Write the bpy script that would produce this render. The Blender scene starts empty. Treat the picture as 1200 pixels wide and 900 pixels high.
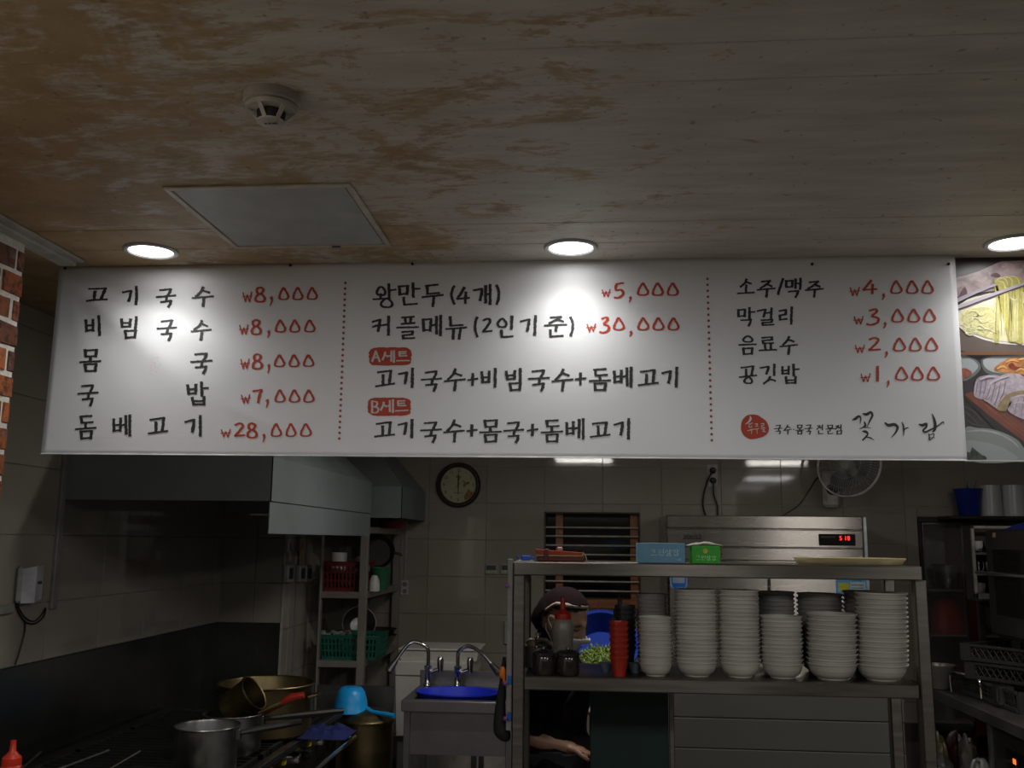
import bpy, bmesh, math, random
from mathutils import Vector, Matrix, Euler, noise as mnoise
random.seed(7)
S = bpy.context.scene
COL = S.collection
# ------------------------------------------------------------------ camera
EYE = 1.62
FPX = 1100.0
_Y = Vector((90, -184, -FPX)).normalized()
_Z = Vector((70, 6574, -FPX)); _Z = (_Z - _Y * _Z.dot(_Y)).normalized()
_X = _Y.cross(_Z)
RW = Matrix((_X, _Y, _Z))                 # camera -> world rotation
CAMP = Vector((0, 0, EYE))
cam_d = bpy.data.cameras.new('camera'); cam = bpy.data.objects.new('camera', cam_d); COL.objects.link(cam)
cam_d.sensor_fit = 'HORIZONTAL'; cam_d.sensor_width = 36.0; cam_d.lens = FPX / 1200 * 36.0; cam_d.clip_start = .02
cam.matrix_world = Matrix.Translation(CAMP) @ RW.to_4x4()
S.camera = cam
S.view_settings.view_transform = 'Standard'; S.view_settings.look = 'None'
S.view_settings.gamma = 1; S.view_settings.use_curve_mapping = False
S.view_settings.exposure = 0.5
S.cycles.use_denoising = True
S.cycles.max_bounces = 8
S.cycles.sample_clamp_indirect = 4
# ------------------------------------------------------------------ world
W = bpy.data.worlds.new('world'); S.world = W; W.use_nodes = True
W.node_tree.nodes['Background'].inputs[0].default_value = (.75, .85, 1, 1)
W.node_tree.nodes['Background'].inputs[1].default_value = .05
# ------------------------------------------------------------------ large lights (kitchen fluorescent fittings carry these)
KITCHEN_W = 8.0
SPOT_W = 6.0
def area(name, loc, sx, sy, watt, col, down=True, rot=None):
    l = bpy.data.lights.new(name, 'AREA'); l.shape = 'RECTANGLE'; l.size = sx; l.size_y = sy; l.energy = watt; l.color = col
    o = bpy.data.objects.new(name, l); COL.objects.link(o); o.location = loc
    if rot: o.rotation_euler = rot
    return o
# unseen area lamps without fixtures, added to light the banner from the dining room
for _x in (-.9, .7, 2.3):
    area('dining_room_fill', (_x, .7, 2.435), .6, .6, 11.0, (1, .985, .97))
    area('dining_room_fill', (_x, -1.4, 2.435), .6, .6, 3.0, (1, .985, .97))

CEIL = 2.45
def ray(px, py): return RW @ Vector((px - 600, 450 - py, -FPX))
def P(px, py, Y):
    w = ray(px, py); return CAMP + w * (Y / w.y)
def PX_(px, py, X):
    w = ray(px, py); return CAMP + w * (X / w.x)
def PZ(px, py, z):
    w = ray(px, py); return CAMP + w * ((z - EYE) / w.z)
def PP(p):                                # world -> photo pixel
    c = RW.transposed() @ (Vector(p) - CAMP); return (600 + FPX * c.x / -c.z, 450 - FPX * c.y / -c.z)

# ------------------------------------------------------------------ materials
def _nt(name):
    m = bpy.data.materials.new(name); m.use_nodes = True; nt = m.node_tree
    return m, nt, nt.nodes['Principled BSDF']
def N(nt, t, **kw):
    n = nt.nodes.new(t)
    for k, v in kw.items(): setattr(n, k, v)
    return n
def c4(c): return (c[0], c[1], c[2], 1)
def ramp(nt, src, stops):
    r = N(nt, 'ShaderNodeValToRGB'); e = r.color_ramp.elements
    e[0].position, e[0].color = stops[0][0], c4(stops[0][1]); e[1].position, e[1].color = stops[-1][0], c4(stops[-1][1])
    for p, c in stops[1:-1]:
        k = e.new(p); k.color = c4(c)
    nt.links.new(src, r.inputs[0]); return r.outputs[0]
def pos(nt, scale=(1, 1, 1), obj=False, rot=(0, 0, 0)):
    m = N(nt, 'ShaderNodeMapping'); m.inputs['Scale'].default_value = scale; m.inputs['Rotation'].default_value = rot
    if obj: nt.links.new(N(nt, 'ShaderNodeTexCoord').outputs['Object'], m.inputs[0])
    else: nt.links.new(N(nt, 'ShaderNodeNewGeometry').outputs['Position'], m.inputs[0])
    return m.outputs[0]
def nz(nt, vec, scale, detail=4, rough=.55, dist=0):
    n = N(nt, 'ShaderNodeTexNoise'); n.inputs['Scale'].default_value = scale; n.inputs['Detail'].default_value = detail
    n.inputs['Roughness'].default_value = rough; n.inputs['Distortion'].default_value = dist
    nt.links.new(vec, n.inputs['Vector']); return n.outputs['Fac']
def mix(nt, fac, a, b, mode='MIX'):
    m = N(nt, 'ShaderNodeMix', data_type='RGBA', blend_type=mode)
    for s, v in ((m.inputs[0], fac), (m.inputs[6], a), (m.inputs[7], b)):
        if isinstance(v, (int, float)): s.default_value = v
        elif isinstance(v, (tuple, list)): s.default_value = c4(v)
        else: nt.links.new(v, s)
    return m.outputs[2]
def bump(nt, b, h, s, d=.002):
    n = N(nt, 'ShaderNodeBump'); n.inputs['Strength'].default_value = s; n.inputs['Distance'].default_value = d
    nt.links.new(h, n.inputs['Height']); nt.links.new(n.outputs[0], b.inputs['Normal'])
MATS = {}
def mat(name, col, rough=.5, metal=0, var=.25, scale=12, bmp=0, stretch=(1, 1, 1), emit=None, es=0, alpha=None, trans=0, rvar=0, spec=.5, perobj=0, aniso=0):
    if name in MATS: return MATS[name]
    m, nt, b = _nt(name)
    b.inputs['Roughness'].default_value = rough; b.inputs['Metallic'].default_value = metal
    b.inputs['Specular IOR Level'].default_value = spec
    v = pos(nt, stretch, obj=True)
    n = nz(nt, v, scale)
    d = tuple(x * (1 - var) for x in col); l = tuple(min(1, x * (1 + var)) for x in col)
    c = ramp(nt, n, [(.3, d), (.7, l)])
    if perobj:
        oi = N(nt, 'ShaderNodeObjectInfo'); mr = N(nt, 'ShaderNodeMapRange')
        nt.links.new(oi.outputs['Random'], mr.inputs[0]); mr.inputs[3].default_value = 1 - perobj; mr.inputs[4].default_value = 1
        c = mix(nt, 1.0, c, mr.outputs[0], 'MULTIPLY')
    nt.links.new(c, b.inputs['Base Color'])
    if rvar:
        mr = N(nt, 'ShaderNodeMapRange'); nt.links.new(n, mr.inputs[0]); mr.inputs[3].default_value = max(0, rough - rvar); mr.inputs[4].default_value = rough + rvar
        nt.links.new(mr.outputs[0], b.inputs['Roughness'])
    if bmp: bump(nt, b, nz(nt, v, scale * 6), bmp)
    if aniso:
        b.inputs['Anisotropic'].default_value = aniso; b.inputs['Anisotropic Rotation'].default_value = .25
        tg = N(nt, 'ShaderNodeTangent', direction_type='RADIAL', axis='Z'); nt.links.new(tg.outputs[0], b.inputs['Tangent'])
    if emit: b.inputs['Emission Color'].default_value = c4(emit); b.inputs['Emission Strength'].default_value = es
    if trans: b.inputs['Transmission Weight'].default_value = trans
    if alpha is not None: b.inputs['Alpha'].default_value = alpha
    MATS[name] = m; return m
def H(s):                                  # sRGB hex -> linear
    r = []
    for i in (0, 2, 4):
        v = int(s[i:i + 2], 16) / 255; r.append(v / 12.92 if v <= .04045 else ((v + .055) / 1.055) ** 2.4)
    return tuple(r)

STEEL = mat('brushed_steel', (.21, .19, .165), .30, 1, .12, 5, .03, (1, 14, 14), rvar=.06, aniso=.75)
STEELD = mat('dull_steel', (.16, .16, .16), .42, 1, .25, 4, .05, rvar=.1)
HOODM = mat('galvanised_sheet', (.235, .275, .285), .5, .35, .12, 3, rvar=.1)
CHROME = mat('chrome', (.7, .7, .7), .12, 1, .05)
ALU = mat('beaten_aluminium', (.3, .3, .29), .35, 1, .15, 20, .1, rvar=.1)
BRASS = mat('aged_brass', (.19, .15, .075), .42, 1, .35, 9, .1, rvar=.12)
BLACKP = mat('black_plastic', (.012, .012, .013), .4)
BLACKI = mat('cast_iron', (.018, .018, .018), .6, .3, .3, 30, .3)
WHITEP = mat('white_plastic', (.6, .6, .58), .4, 0, .06)
CREAM = mat('cream_melamine', (.55, .52, .43), .35, 0, .08)
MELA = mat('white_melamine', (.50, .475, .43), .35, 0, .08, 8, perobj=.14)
MELA_SHADED = mat('shaded_white_melamine', (.30, .285, .26), .4, 0, .12, 8, perobj=.1)  # darker copy of the white melamine, the back row's shade put into the colour
WOOD = mat('orange_brown_wood', H('9A6236'), .5, 0, .3, 6, .1, (1, 1, 8))
DWOOD = mat('dark_red_wood', H('4A2418'), .45, 0, .3, 6, .1, (8, 8, 1))
GROUT = mat('grout', (.42, .40, .36), .8)
TILE = mat('beige_glazed_tile', (.31, .287, .247), .055, 0, .05, 3, 0, rvar=.015, perobj=.07, spec=.45)
BACKS = mat('backsplash_steel', (.15, .15, .15), .26, .9, .35, 1.6, .02, rvar=.1)

# ------------------------------------------------------------------ mesh building (all in world metres, shifted to the thing's origin)
WL = {}
class MB:
    def __init__(s): s.v = []; s.f = []; s.sm = []
    def add(s, vs, fs, smooth=False):
        o = len(s.v); s.v += [Vector(p) for p in vs]; s.f += [[i + o for i in f] for f in fs]; s.sm += [smooth] * len(fs); return s
    def box(s, x0, x1, y0, y1, z0, z1, bev=0):
        if x0 > x1: x0, x1 = x1, x0
        if y0 > y1: y0, y1 = y1, y0
        if z0 > z1: z0, z1 = z1, z0
        if not bev:
            vs = [(x0, y0, z0), (x1, y0, z0), (x1, y1, z0), (x0, y1, z0), (x0, y0, z1), (x1, y0, z1), (x1, y1, z1), (x0, y1, z1)]
            return s.add(vs, [(0, 3, 2, 1), (4, 5, 6, 7), (0, 1, 5, 4), (1, 2, 6, 5), (2, 3, 7, 6), (3, 0, 4, 7)])
        bm = bmesh.new(); bmesh.ops.create_cube(bm, size=1)
        for v in bm.verts: v.co = Vector(((x0 + x1) / 2 + v.co.x * (x1 - x0), (y0 + y1) / 2 + v.co.y * (y1 - y0), (z0 + z1) / 2 + v.co.z * (z1 - z0)))
        b = min(bev, (x1 - x0) * .45, (y1 - y0) * .45, (z1 - z0) * .45)
        bmesh.ops.bevel(bm, geom=bm.edges[:], offset=b, segments=1, affect='EDGES')
        bm.verts.index_update()
        s.add([v.co.copy() for v in bm.verts], [[v.index for v in f.verts] for f in bm.faces]); bm.free(); return s
    def hexa(s, lo, hi):                   # two quads (lists of 4 points) joined
        return s.add(list(lo) + list(hi), [(3, 2, 1, 0), (4, 5, 6, 7), (0, 1, 5, 4), (1, 2, 6, 5), (2, 3, 7, 6), (3, 0, 4, 7)])
    def lathe(s, prof, c=(0, 0, 0), n=28, M=None, sx=1, sy=1):
        vs = []; fs = []; m = len(prof)
        for j in range(n):
            a = 2 * math.pi * j / n; ca, sa = math.cos(a), math.sin(a)
            for r, z in prof: vs.append(Vector((r * ca * sx, r * sa * sy, z)))
        if M: vs = [M @ v for v in vs]
        vs = [v + Vector(c) for v in vs]
        for j in range(n):
            k = (j + 1) % n
            for i in range(m - 1):
                fs.append((j * m + i, k * m + i, k * m + i + 1, j * m + i + 1))
        if prof[0][0] > 1e-6: fs.append([j * m for j in range(n)][::-1])
        if prof[-1][0] > 1e-6: fs.append([j * m + m - 1 for j in range(n)])
        return s.add(vs, fs, True)
    def cyl(s, a, b, r0, r1=None, n=14):
        r1 = r0 if r1 is None else r1; a = Vector(a); b = Vector(b); d = b - a
        q = d.to_track_quat('Z', 'Y').to_matrix(); L = d.length
        return s.lathe([(r0, 0), (r1, L)], a, n, q)
    def tube(s, pts, r, n=8, closed=False):
        pts = [Vector(p) for p in pts]; m = len(pts); vs = []; fs = []
        up = None
        for i, p in enumerate(pts):
            t = (pts[(i + 1) % m] - pts[i - 1]) if closed else (pts[min(i + 1, m - 1)] - pts[max(i - 1, 0)])
            t.normalize()
            if up is None: up = t.orthogonal().normalized()
            up = (up - t * up.dot(t)).normalized(); w = t.cross(up)
            rr = r[i] if isinstance(r, (list, tuple)) else r
            for k in range(n):
                a = 2 * math.pi * k / n; vs.append(p + up * (math.cos(a) * rr) + w * (math.sin(a) * rr))
        for i in range(m if closed else m - 1):
            j = (i + 1) % m
            for k in range(n):
                l = (k + 1) % n; fs.append((i * n + k, i * n + l, j * n + l, j * n + k))
        if not closed: fs += [list(range(n))[::-1], [(m - 1) * n + k for k in range(n)]]
        return s.add(vs, fs, True)
    def ell(s, c, rx, ry, rz, M=None, n=16, m=10, fn=None):
        vs = []; fs = []
        for i in range(m + 1):
            th = math.pi * i / m
            for j in range(n):
                a = 2 * math.pi * j / n; p = Vector((math.sin(th) * math.cos(a), math.sin(th) * math.sin(a), math.cos(th)))
                if fn: p = fn(p)
                p = Vector((p.x * rx, p.y * ry, p.z * rz))
                if M: p = M @ p
                vs.append(p + Vector(c))
        for i in range(m):
            for j in range(n):
                k = (j + 1) % n; fs.append((i * n + j, (i + 1) * n + j, (i + 1) * n + k, i * n + k))
        return s.add(vs, fs, True)
    def prism(s, pts, axis, a, b):         # pts: 2D outline; axis = extrusion axis
        def mk(u, v, w):
            return {'x': (w, u, v), 'y': (u, w, v), 'z': (u, v, w)}[axis]
        n = len(pts); vs = [mk(u, v, a) for u, v in pts] + [mk(u, v, b) for u, v in pts]
        return s.add(vs, [list(range(n))[::-1], list(range(n, 2 * n))] + [(i, (i + 1) % n, n + (i + 1) % n, n + i) for i in range(n)])
    def xf(s, M):
        s.v = [M @ p for p in s.v]; return s
    def mesh(s, name, m, off, ang=40):
        me = bpy.data.meshes.new(name); me.from_pydata([p - off for p in s.v], [], s.f)
        bm = bmesh.new(); bm.from_mesh(me); bmesh.ops.recalc_face_normals(bm, faces=bm.faces[:]); bm.to_mesh(me); bm.free()
        if any(s.sm):
            for p in me.polygons: p.use_smooth = True
            me.set_sharp_from_angle(angle=math.radians(ang))
        if m: me.materials.append(m)
        return me
    def build(s, name, m, parent=None, ang=40):
        if parent is not None: off = WL[parent.name]
        else:
            xs = [p.x for p in s.v]; ys = [p.y for p in s.v]; zs = [p.z for p in s.v]
            off = Vector(((min(xs) + max(xs)) / 2, (min(ys) + max(ys)) / 2, min(zs)))
        o = bpy.data.objects.new(name, s.mesh(name, m, off, ang)); COL.objects.link(o)
        if parent is not None: o.parent = parent
        else: o.location = off
        WL[o.name] = off.copy(); return o
def thing(name, label, cat, loc=(0, 0, 0), group=None):
    o = bpy.data.objects.new(name, None); COL.objects.link(o); o.location = loc; o.empty_display_size = .1
    o['label'] = label; o['category'] = cat
    if group: o['group'] = group
    WL[o.name] = Vector(loc); return o
def tag(o, label, cat, group=None, kind=None):
    o['label'] = label; o['category'] = cat
    if group: o['group'] = group
    if kind: o['kind'] = kind
    return o
def struct(o): o['kind'] = 'structure'; return o
def link_copy(o, parent=None):
    c = o.copy(); COL.objects.link(c); c.parent = parent
    for ch in list(o.children): link_copy(ch, c)
    return c
def inst(name, me, parent, loc, scale=None):
    o = bpy.data.objects.new(name, me); COL.objects.link(o); o.parent = parent; o.location = Vector(loc) - WL[parent.name]
    if scale: o.scale = scale
    WL[o.name] = Vector(loc); return o
def catmull(pts, k=6, closed=False):
    pts = [Vector(p) for p in pts]; n = len(pts); out = []
    for i in range(n if closed else n - 1):
        p0 = pts[(i - 1) % n] if closed or i > 0 else pts[0]; p1 = pts[i]; p2 = pts[(i + 1) % n]
        p3 = pts[(i + 2) % n] if closed or i < n - 2 else pts[-1]
        for j in range(k):
            t = j / k; out.append(.5 * ((2 * p1) + (p2 - p0) * t + (2 * p0 - 5 * p1 + 4 * p2 - p3) * t * t + (3 * p1 - p0 - 3 * p2 + p3) * t ** 3))
    if not closed: out.append(pts[-1])
    return out
def text_mesh(name, s, size, m, parent, origin, xdir, updir, align='CENTER', thick=.0004):
    c = bpy.data.curves.new('text_curve', 'FONT'); c.body = s; c.size = size; c.align_x = align; c.align_y = 'CENTER'; c.extrude = thick
    t = bpy.data.objects.new('text_curve', c); COL.objects.link(t)
    dg = bpy.context.evaluated_depsgraph_get(); me = bpy.data.meshes.new_from_object(t.evaluated_get(dg))
    bpy.data.objects.remove(t); bpy.data.curves.remove(c)
    x = Vector(xdir).normalized(); u = Vector(updir).normalized(); z = x.cross(u)
    R = Matrix((x, u, z)).transposed()
    off = WL[parent.name]
    for v in me.vertices: v.co = R @ v.co + Vector(origin) - off
    me.materials.clear(); me.materials.append(m); me.name = name
    o = bpy.data.objects.new(name, me); COL.objects.link(o); o.parent = parent; WL[o.name] = off.copy(); return o
# ================================================================== SETTING
# ---- ceiling
def ceiling_mat():
    m, nt, b = _nt('stained_ceiling_paint')
    b.inputs['Roughness'].default_value = .6
    v = pos(nt)
    vs = pos(nt, (1, 1.5, 1), rot=(0, 0, .5))
    big = nz(nt, vs, 3.6, 7, .68, 1.1)
    fine = nz(nt, pos(nt, (3, 9, 1), rot=(0, 0, .55)), 6.5, 6, .68, .4)
    sep = N(nt, 'ShaderNodeSeparateXYZ'); nt.links.new(v, sep.inputs[0])
    gx = N(nt, 'ShaderNodeMapRange'); nt.links.new(sep.outputs[0], gx.inputs[0])
    gx.inputs[1].default_value = -1.5; gx.inputs[2].default_value = .5; gx.inputs[3].default_value = .105; gx.inputs[4].default_value = -.13
    def M_(op, a, c):
        n = N(nt, 'ShaderNodeMath', operation=op)
        for i, q in enumerate((a, c)):
            if isinstance(q, (int, float)): n.inputs[i].default_value = q
            else: nt.links.new(q, n.inputs[i])
        return n.outputs[0]
    s = M_('ADD', M_('ADD', M_('MULTIPLY', big, .62), M_('MULTIPLY', fine, .38)), gx.outputs[0])
    mask = ramp(nt, s, [(.47, (0, 0, 0)), (.505, (.6,) * 3), (.56, (.95,) * 3)])
    base = ramp(nt, nz(nt, pos(nt, (1, 5, 1)), 4, 5, .6), [(.3, (.44, .405, .335)), (.7, (.60, .565, .49))])
    brown = ramp(nt, nz(nt, v, 7, 5, .6), [(.3, (.29, .185, .075)), (.7, (.44, .31, .155))])
    c = mix(nt, mask, base, brown)
    sp = ramp(nt, nz(nt, v, 55, 2, .4), [(.25, (.35, .3, .2)), (.31, (1, 1, 1))])
    c = mix(nt, .6, c, sp, 'MULTIPLY')
    nt.links.new(c, b.inputs['Base Color'])
    bump(nt, b, fine, .25, .002)
    return m
CM = ceiling_mat()
def yline(py): return PZ(600, py, CEIL).y
seams = [-2.6, -1.2, .2, yline(58) - .0, yline(101), yline(262), yline(286), 2.79, 4.2, 6.62]
ceil = MB().box(-2.15, 3.3, -2.7, 6.92, CEIL + .012, CEIL + .08).build('ceiling', mat('plaster_slab', (.4, .38, .34), .8)); struct(ceil)
for a, b_ in zip(seams[:-1], seams[1:]):
    MB().box(-2.15, 3.3, a + .0012, b_ - .0012, CEIL, CEIL + .012, .0015).build('ceiling_board', CM, ceil)
# ---- floor
fl = MB().box(-2.15, 3.3, -2.7, 6.92, -.06, 0).build('floor', mat('grey_floor', (.11, .10, .09), .5, 0, .2, 3)); struct(fl)
XL = -2.05; YJ = PX_(263, 600, XL).y; XJ = P(331, 700, YJ).x; YB = 6.5; XR = 3.2
# ---- tiled walls: slab + single tiles
TZ0, TH, TWD = 1.62, .25, .4
def tile_piece(u0, u1, z0, z1): return (u0 + .0015, u1 - .0015, z0 + .0015, z1 - .0015)
def subtract(r, h):
    u0, u1, z0, z1 = r; a0, a1, b0, b1 = h
    if u1 <= a0 or u0 >= a1 or z1 <= b0 or z0 >= b1: return [r]
    out = []
    if u0 < a0: out.append((u0, a0, z0, z1))
    if u1 > a1: out.append((a1, u1, z0, z1))
    m0, m1 = max(u0, a0), min(u1, a1)
    if z0 < b0: out.append((m0, m1, z0, b0))
    if z1 > b1: out.append((m0, m1, b1, z1))
    return [q for q in out if q[1] - q[0] > .012 and q[3] - q[2] > .012]
tcache = {}
def tiles(wall, plane, at, u0, u1, zlo, zhi, uj, sgn, holes=()):
    # plane 'y': wall faces -Y at Y=at ; 'x': wall faces sgn*X at X=at
    k0 = math.floor((u0 - uj) / TWD); k = k0
    while uj + k * TWD < u1:
        a, b = max(u0, uj + k * TWD), min(u1, uj + (k + 1) * TWD)
        j = math.floor((zlo - TZ0) / TH)
        while TZ0 + j * TH < zhi:
            c, d = max(zlo, TZ0 + j * TH), min(zhi, TZ0 + (j + 1) * TH)
            rs = [(a, b, c, d)]
            for h in holes: rs = [q for r in rs for q in subtract(r, h)]
            for r in rs:
                if r[1] - r[0] < .012 or r[3] - r[2] < .012: continue
                w, h_ = r[1] - r[0] - .003, r[3] - r[2] - .003
                key = (plane, sgn, round(w, 4), round(h_, 4))
                if key not in tcache:
                    t = MB()
                    if plane == 'y': t.box(-w / 2, w / 2, -.004, .004, -h_ / 2, h_ / 2, .0015)
                    else: t.box(-.004, .004, -w / 2, w / 2, -h_ / 2, h_ / 2, .0015)
                    tcache[key] = t.mesh('tile', TILE, Vector())
                um, zm = (r[0] + r[1]) / 2, (r[2] + r[3]) / 2
                off = -.003
                o = inst('tile', tcache[key], wall, (um, at + off, zm) if plane == 'y' else (at - sgn * off, um, zm))
                o.rotation_euler = ((random.random() - .5) * .004, (random.random() - .5) * .003 if plane == 'x' else 0, (random.random() - .5) * .004)
            j += 1
        k += 1
wx0, wx1 = P(638, 650, YB).x, P(750, 650, YB).x; wz1, wz0 = P(690, 600.5, YB).z, P(690, 713, YB).z
wb = MB()
cx0 = P(1080, 700, YB).x; cz1 = P(1120, 606, YB).z
wb.box(XJ - .1, wx0, YB, YB + .12, 0, CEIL).box(wx1, cx0, YB, YB + .12, 0, CEIL).box(cx0, XR + .1, YB, YB + .12, cz1, CEIL).box(wx0, wx1, YB, YB + .12, 0, wz0).box(wx0, wx1, YB, YB + .12, wz1, CEIL)
wall_back = struct(wb.box(cx0 - .02, XR + .1, YB + .37, YB + .4, 0, CEIL).build('wall_back', GROUT))
uj = P(570, 600, YB).x
tiles(wall_back, 'y', YB, XJ, XR, .37, CEIL, uj, 1, [(wx0 - .002, wx1 + .002, wz0, wz1), (cx0, XR + .1, -1, cz1)])
wall_left = struct(MB().box(XL - .1, XL, 2.64, YJ, 0, CEIL).build('wall_left', GROUT))
SPL = 1.155
ujl = PX_(124, 610, XL).y
tiles(wall_left, 'x', XL, 2.64, YJ, SPL, CEIL, ujl, 1)
wj = MB().box(XL - .1, XJ, YJ, YJ + .1, 0, CEIL).box(XJ - .1, XJ, YJ, YB + .1, 0, CEIL)
wall_jog = struct(wj.build('wall_jog', GROUT))
tiles(wall_jog, 'y', YJ, XL, XJ, SPL, CEIL, XL - .2, 1)
tiles(wall_jog, 'x', XJ, YJ, YB, .62, CEIL, YJ + .1, 1)
wall_right = struct(MB().box(XR, XR + .1, -2.6, YB, 0, CEIL).build('wall_right', mat('plain_wall', (.12, .11, .10), .7)))
wall_rear = struct(MB().box(-2.1, XR, -2.7, -2.6, 0, CEIL).build('wall_rear', MATS['plain_wall']))
# steel backsplash sheets
ys = [2.64, PX_(88, 850, XL).y, YJ]
for a, b_ in zip(ys[:-1], ys[1:]):
    MB().box(XL, XL + .006, a + .001, b_ - .001, .5, SPL, .001).build('steel_sheet', BACKS, wall_left)
MB().box(XL + .006, XJ, YJ - .006, YJ, .5, SPL, .001).build('steel_sheet', BACKS, wall_jog)
MB().box(XL, XL + .008, 2.64, YJ, SPL, SPL + .006, .002).build('steel_edge_strip', mat('dark_strip', (.05, .05, .05), .5), wall_left)
# ---- brick wall at the left
XBR = -1.59; YBR = PX_(27, 330, XBR).y
BM = None
def brick_mat():
    m, nt, b = _nt('rough_red_brick'); b.inputs['Roughness'].default_value = .85
    v = pos(nt); oi = N(nt, 'ShaderNodeObjectInfo')
    per = ramp(nt, oi.outputs['Random'], [(0, H('4A342A')), (.3, H('8A4A28')), (.6, H('A8602F')), (.8, H('5A3E34')), (1, H('8E5230'))])
    n = ramp(nt, nz(nt, v, 38, 5, .7), [(.38, (.22, .2, .2)), (.5, (1, 1, 1)), (.62, (1.35, 1.15, .9))])
    c = mix(nt, .85, per, n, 'MULTIPLY')
    chalk = ramp(nt, nz(nt, v, 16, 5, .7, .5), [(.56, (0, 0, 0)), (.68, (.55,) * 3)])
    c = mix(nt, chalk, c, (.26, .235, .2))
    nt.links.new(c, b.inputs['Base Color']); bump(nt, b, nz(nt, v, 60, 5, .7), .9, .004); return m
BRM = brick_mat()
wbrick = struct(MB().box(XL, XBR - .003, -2.6, YBR - .004, 0, CEIL).build('wall_left_brick', mat('pale_mortar', (.72, .70, .62), .9, 0, .15, 60, .5)))
z = CEIL - .035; row = 0
CH, BL = .0715, .1
bcache = []
for k in range(6):
    t = MB().box(-.008, .004, -(BL - .012) / 2, (BL - .012) / 2, -(CH - .013) / 2, (CH - .013) / 2, .0025)
    for i, p in enumerate(t.v): t.v[i] = p + Vector((random.uniform(-.002, .002), random.uniform(-.002, .002), random.uniform(-.0018, .0018)))
    bcache.append(t.mesh('brick', BRM, Vector()))
hb = MB().box(-.008, .004, -.016, .016, -(CH - .013) / 2, (CH - .013) / 2, .0035).mesh('brick', BRM, Vector())
while z > .9:
    zc = z - CH / 2
    y1 = YBR
    if row % 2 == 0:
        inst('brick', hb, wbrick, (XBR - .004, y1 - .016, zc)); y1 -= .042
    while y1 > 1.2:
        o = inst('brick', random.choice(bcache), wbrick, (XBR - .004 + random.uniform(-.002, .002), y1 - (BL - .012) / 2, zc)); y1 -= BL
    z -= CH; row += 1
cr0 = PZ(60, 305.5, CEIL)
struct(MB().box(XBR - .02, XBR + .035, -2.6, cr0.y, CEIL - .018, CEIL - .0005, .003).box(XBR + .035, XBR + .06, -2.6, cr0.y, CEIL - .008, CEIL - .0005, .002).build('trim_1', mat('grey_white_trim', (.42, .4, .36), .6)))

# ---- window in the back wall
w1 = MB(); dpt = .1
fw = .0
wn = MB().box(wx0, wx1, YB + .115, YB + .125, wz0, wz1).build('window_1', mat('dark_window_glass', (.012, .013, .014), .08, 0, .1)); struct(wn)
for nm, a, b_ in (('window_frame', 651, 660), ('window_frame', 738.5, 748)):
    MB().box(P(a, 650, YB + .06).x, P(b_, 650, YB + .06).x, YB + .05, YB + .09, wz0, wz1, .003).build(nm, WOOD, wn)
MB().box(wx0, wx1, YB + .03, YB + .11, wz0, P(690, 702, YB + .03).z, .003).build('window_rail', WOOD, wn)
MB().box(wx0, wx1, YB + .08, YB + .11, wz1 - .03, wz1, .003).build('window_head', mat('dark_timber', (.03, .022, .016), .6), wn)
MB().box(wx0 - .002, wx0 + .008, YB - .012, YB + .1, wz0, wz1, .001).build('window_reveal', mat('brown_reveal', H('4C4038'), .6), wn)
MB().box(wx1 - .008, wx1 + .002, YB - .012, YB + .1, wz0, wz1, .001).build('window_reveal', MATS['brown_reveal'], wn)
MB().box(wx0, wx1, YB - .012, YB + .1, wz1 - .008, wz1 + .002, .001).build('window_reveal', MATS['brown_reveal'], wn)
zb = [P(690, y, YB + .02).z for y in (618.3, 628.5, 639.3, 650, 660.5, 671, 681.5, 692.5)]
for zz in zb:
    MB().cyl((wx0, YB + .02, zz), (wx1, YB + .02, zz), .0065, n=8).build('window_bar', mat('dull_bar', (.55, .53, .5), .45, .5), wn)
sz = P(690, 713, YB).z
sill = MB().box(wx0 - .03, wx1 + .03, YB - .07, YB + .1, sz - .03, sz, .003).build('window_sill', mat('pale_sill', (.5, .48, .44), .4), wn)

# ================================================================== CEILING FITTINGS
def downlight(px, py, label):
    c = PZ(px, py, CEIL); c.z = CEIL
    t = thing('recessed_downlight', label, 'ceiling light', c, 'recessed downlights in front of the banner')
    R = .078
    MB().lathe([(R - .017, -.001), (R - .013, -.0065), (R - .004, -.0065), (R, -.003), (R, .0)], c, 40).build('rim', mat('silver_white_rim', (.42, .43, .43), .35, .3, .03), t)
    MB().lathe([(0, -.002), (R - .017, -.002), (R - .017, -.001), (0, -.001)], c, 36).build('diffuser', mat('lit_diffuser', (.9, .9, .9), .5, emit=(1, .98, .96), es=7.0), t)
    l = bpy.data.lights.new('downlight_lamp', 'SPOT'); l.energy = SPOT_W; l.spot_size = math.radians(142); l.spot_blend = 1.0; l.shadow_soft_size = .06; l.color = (1, .99, .97)
    o = bpy.data.objects.new('downlight_lamp', l); COL.objects.link(o); o.parent = t; o.location = (0, 0, -.012)
    return t
downlight(177, 293.5, 'round recessed downlight, lit, at the left beside the access hatch')
downlight(669, 289.5, 'round recessed downlight, lit, above the middle of the menu banner')
downlight(1188, 284, 'round recessed downlight, lit, at the right above the food photo panel')
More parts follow.
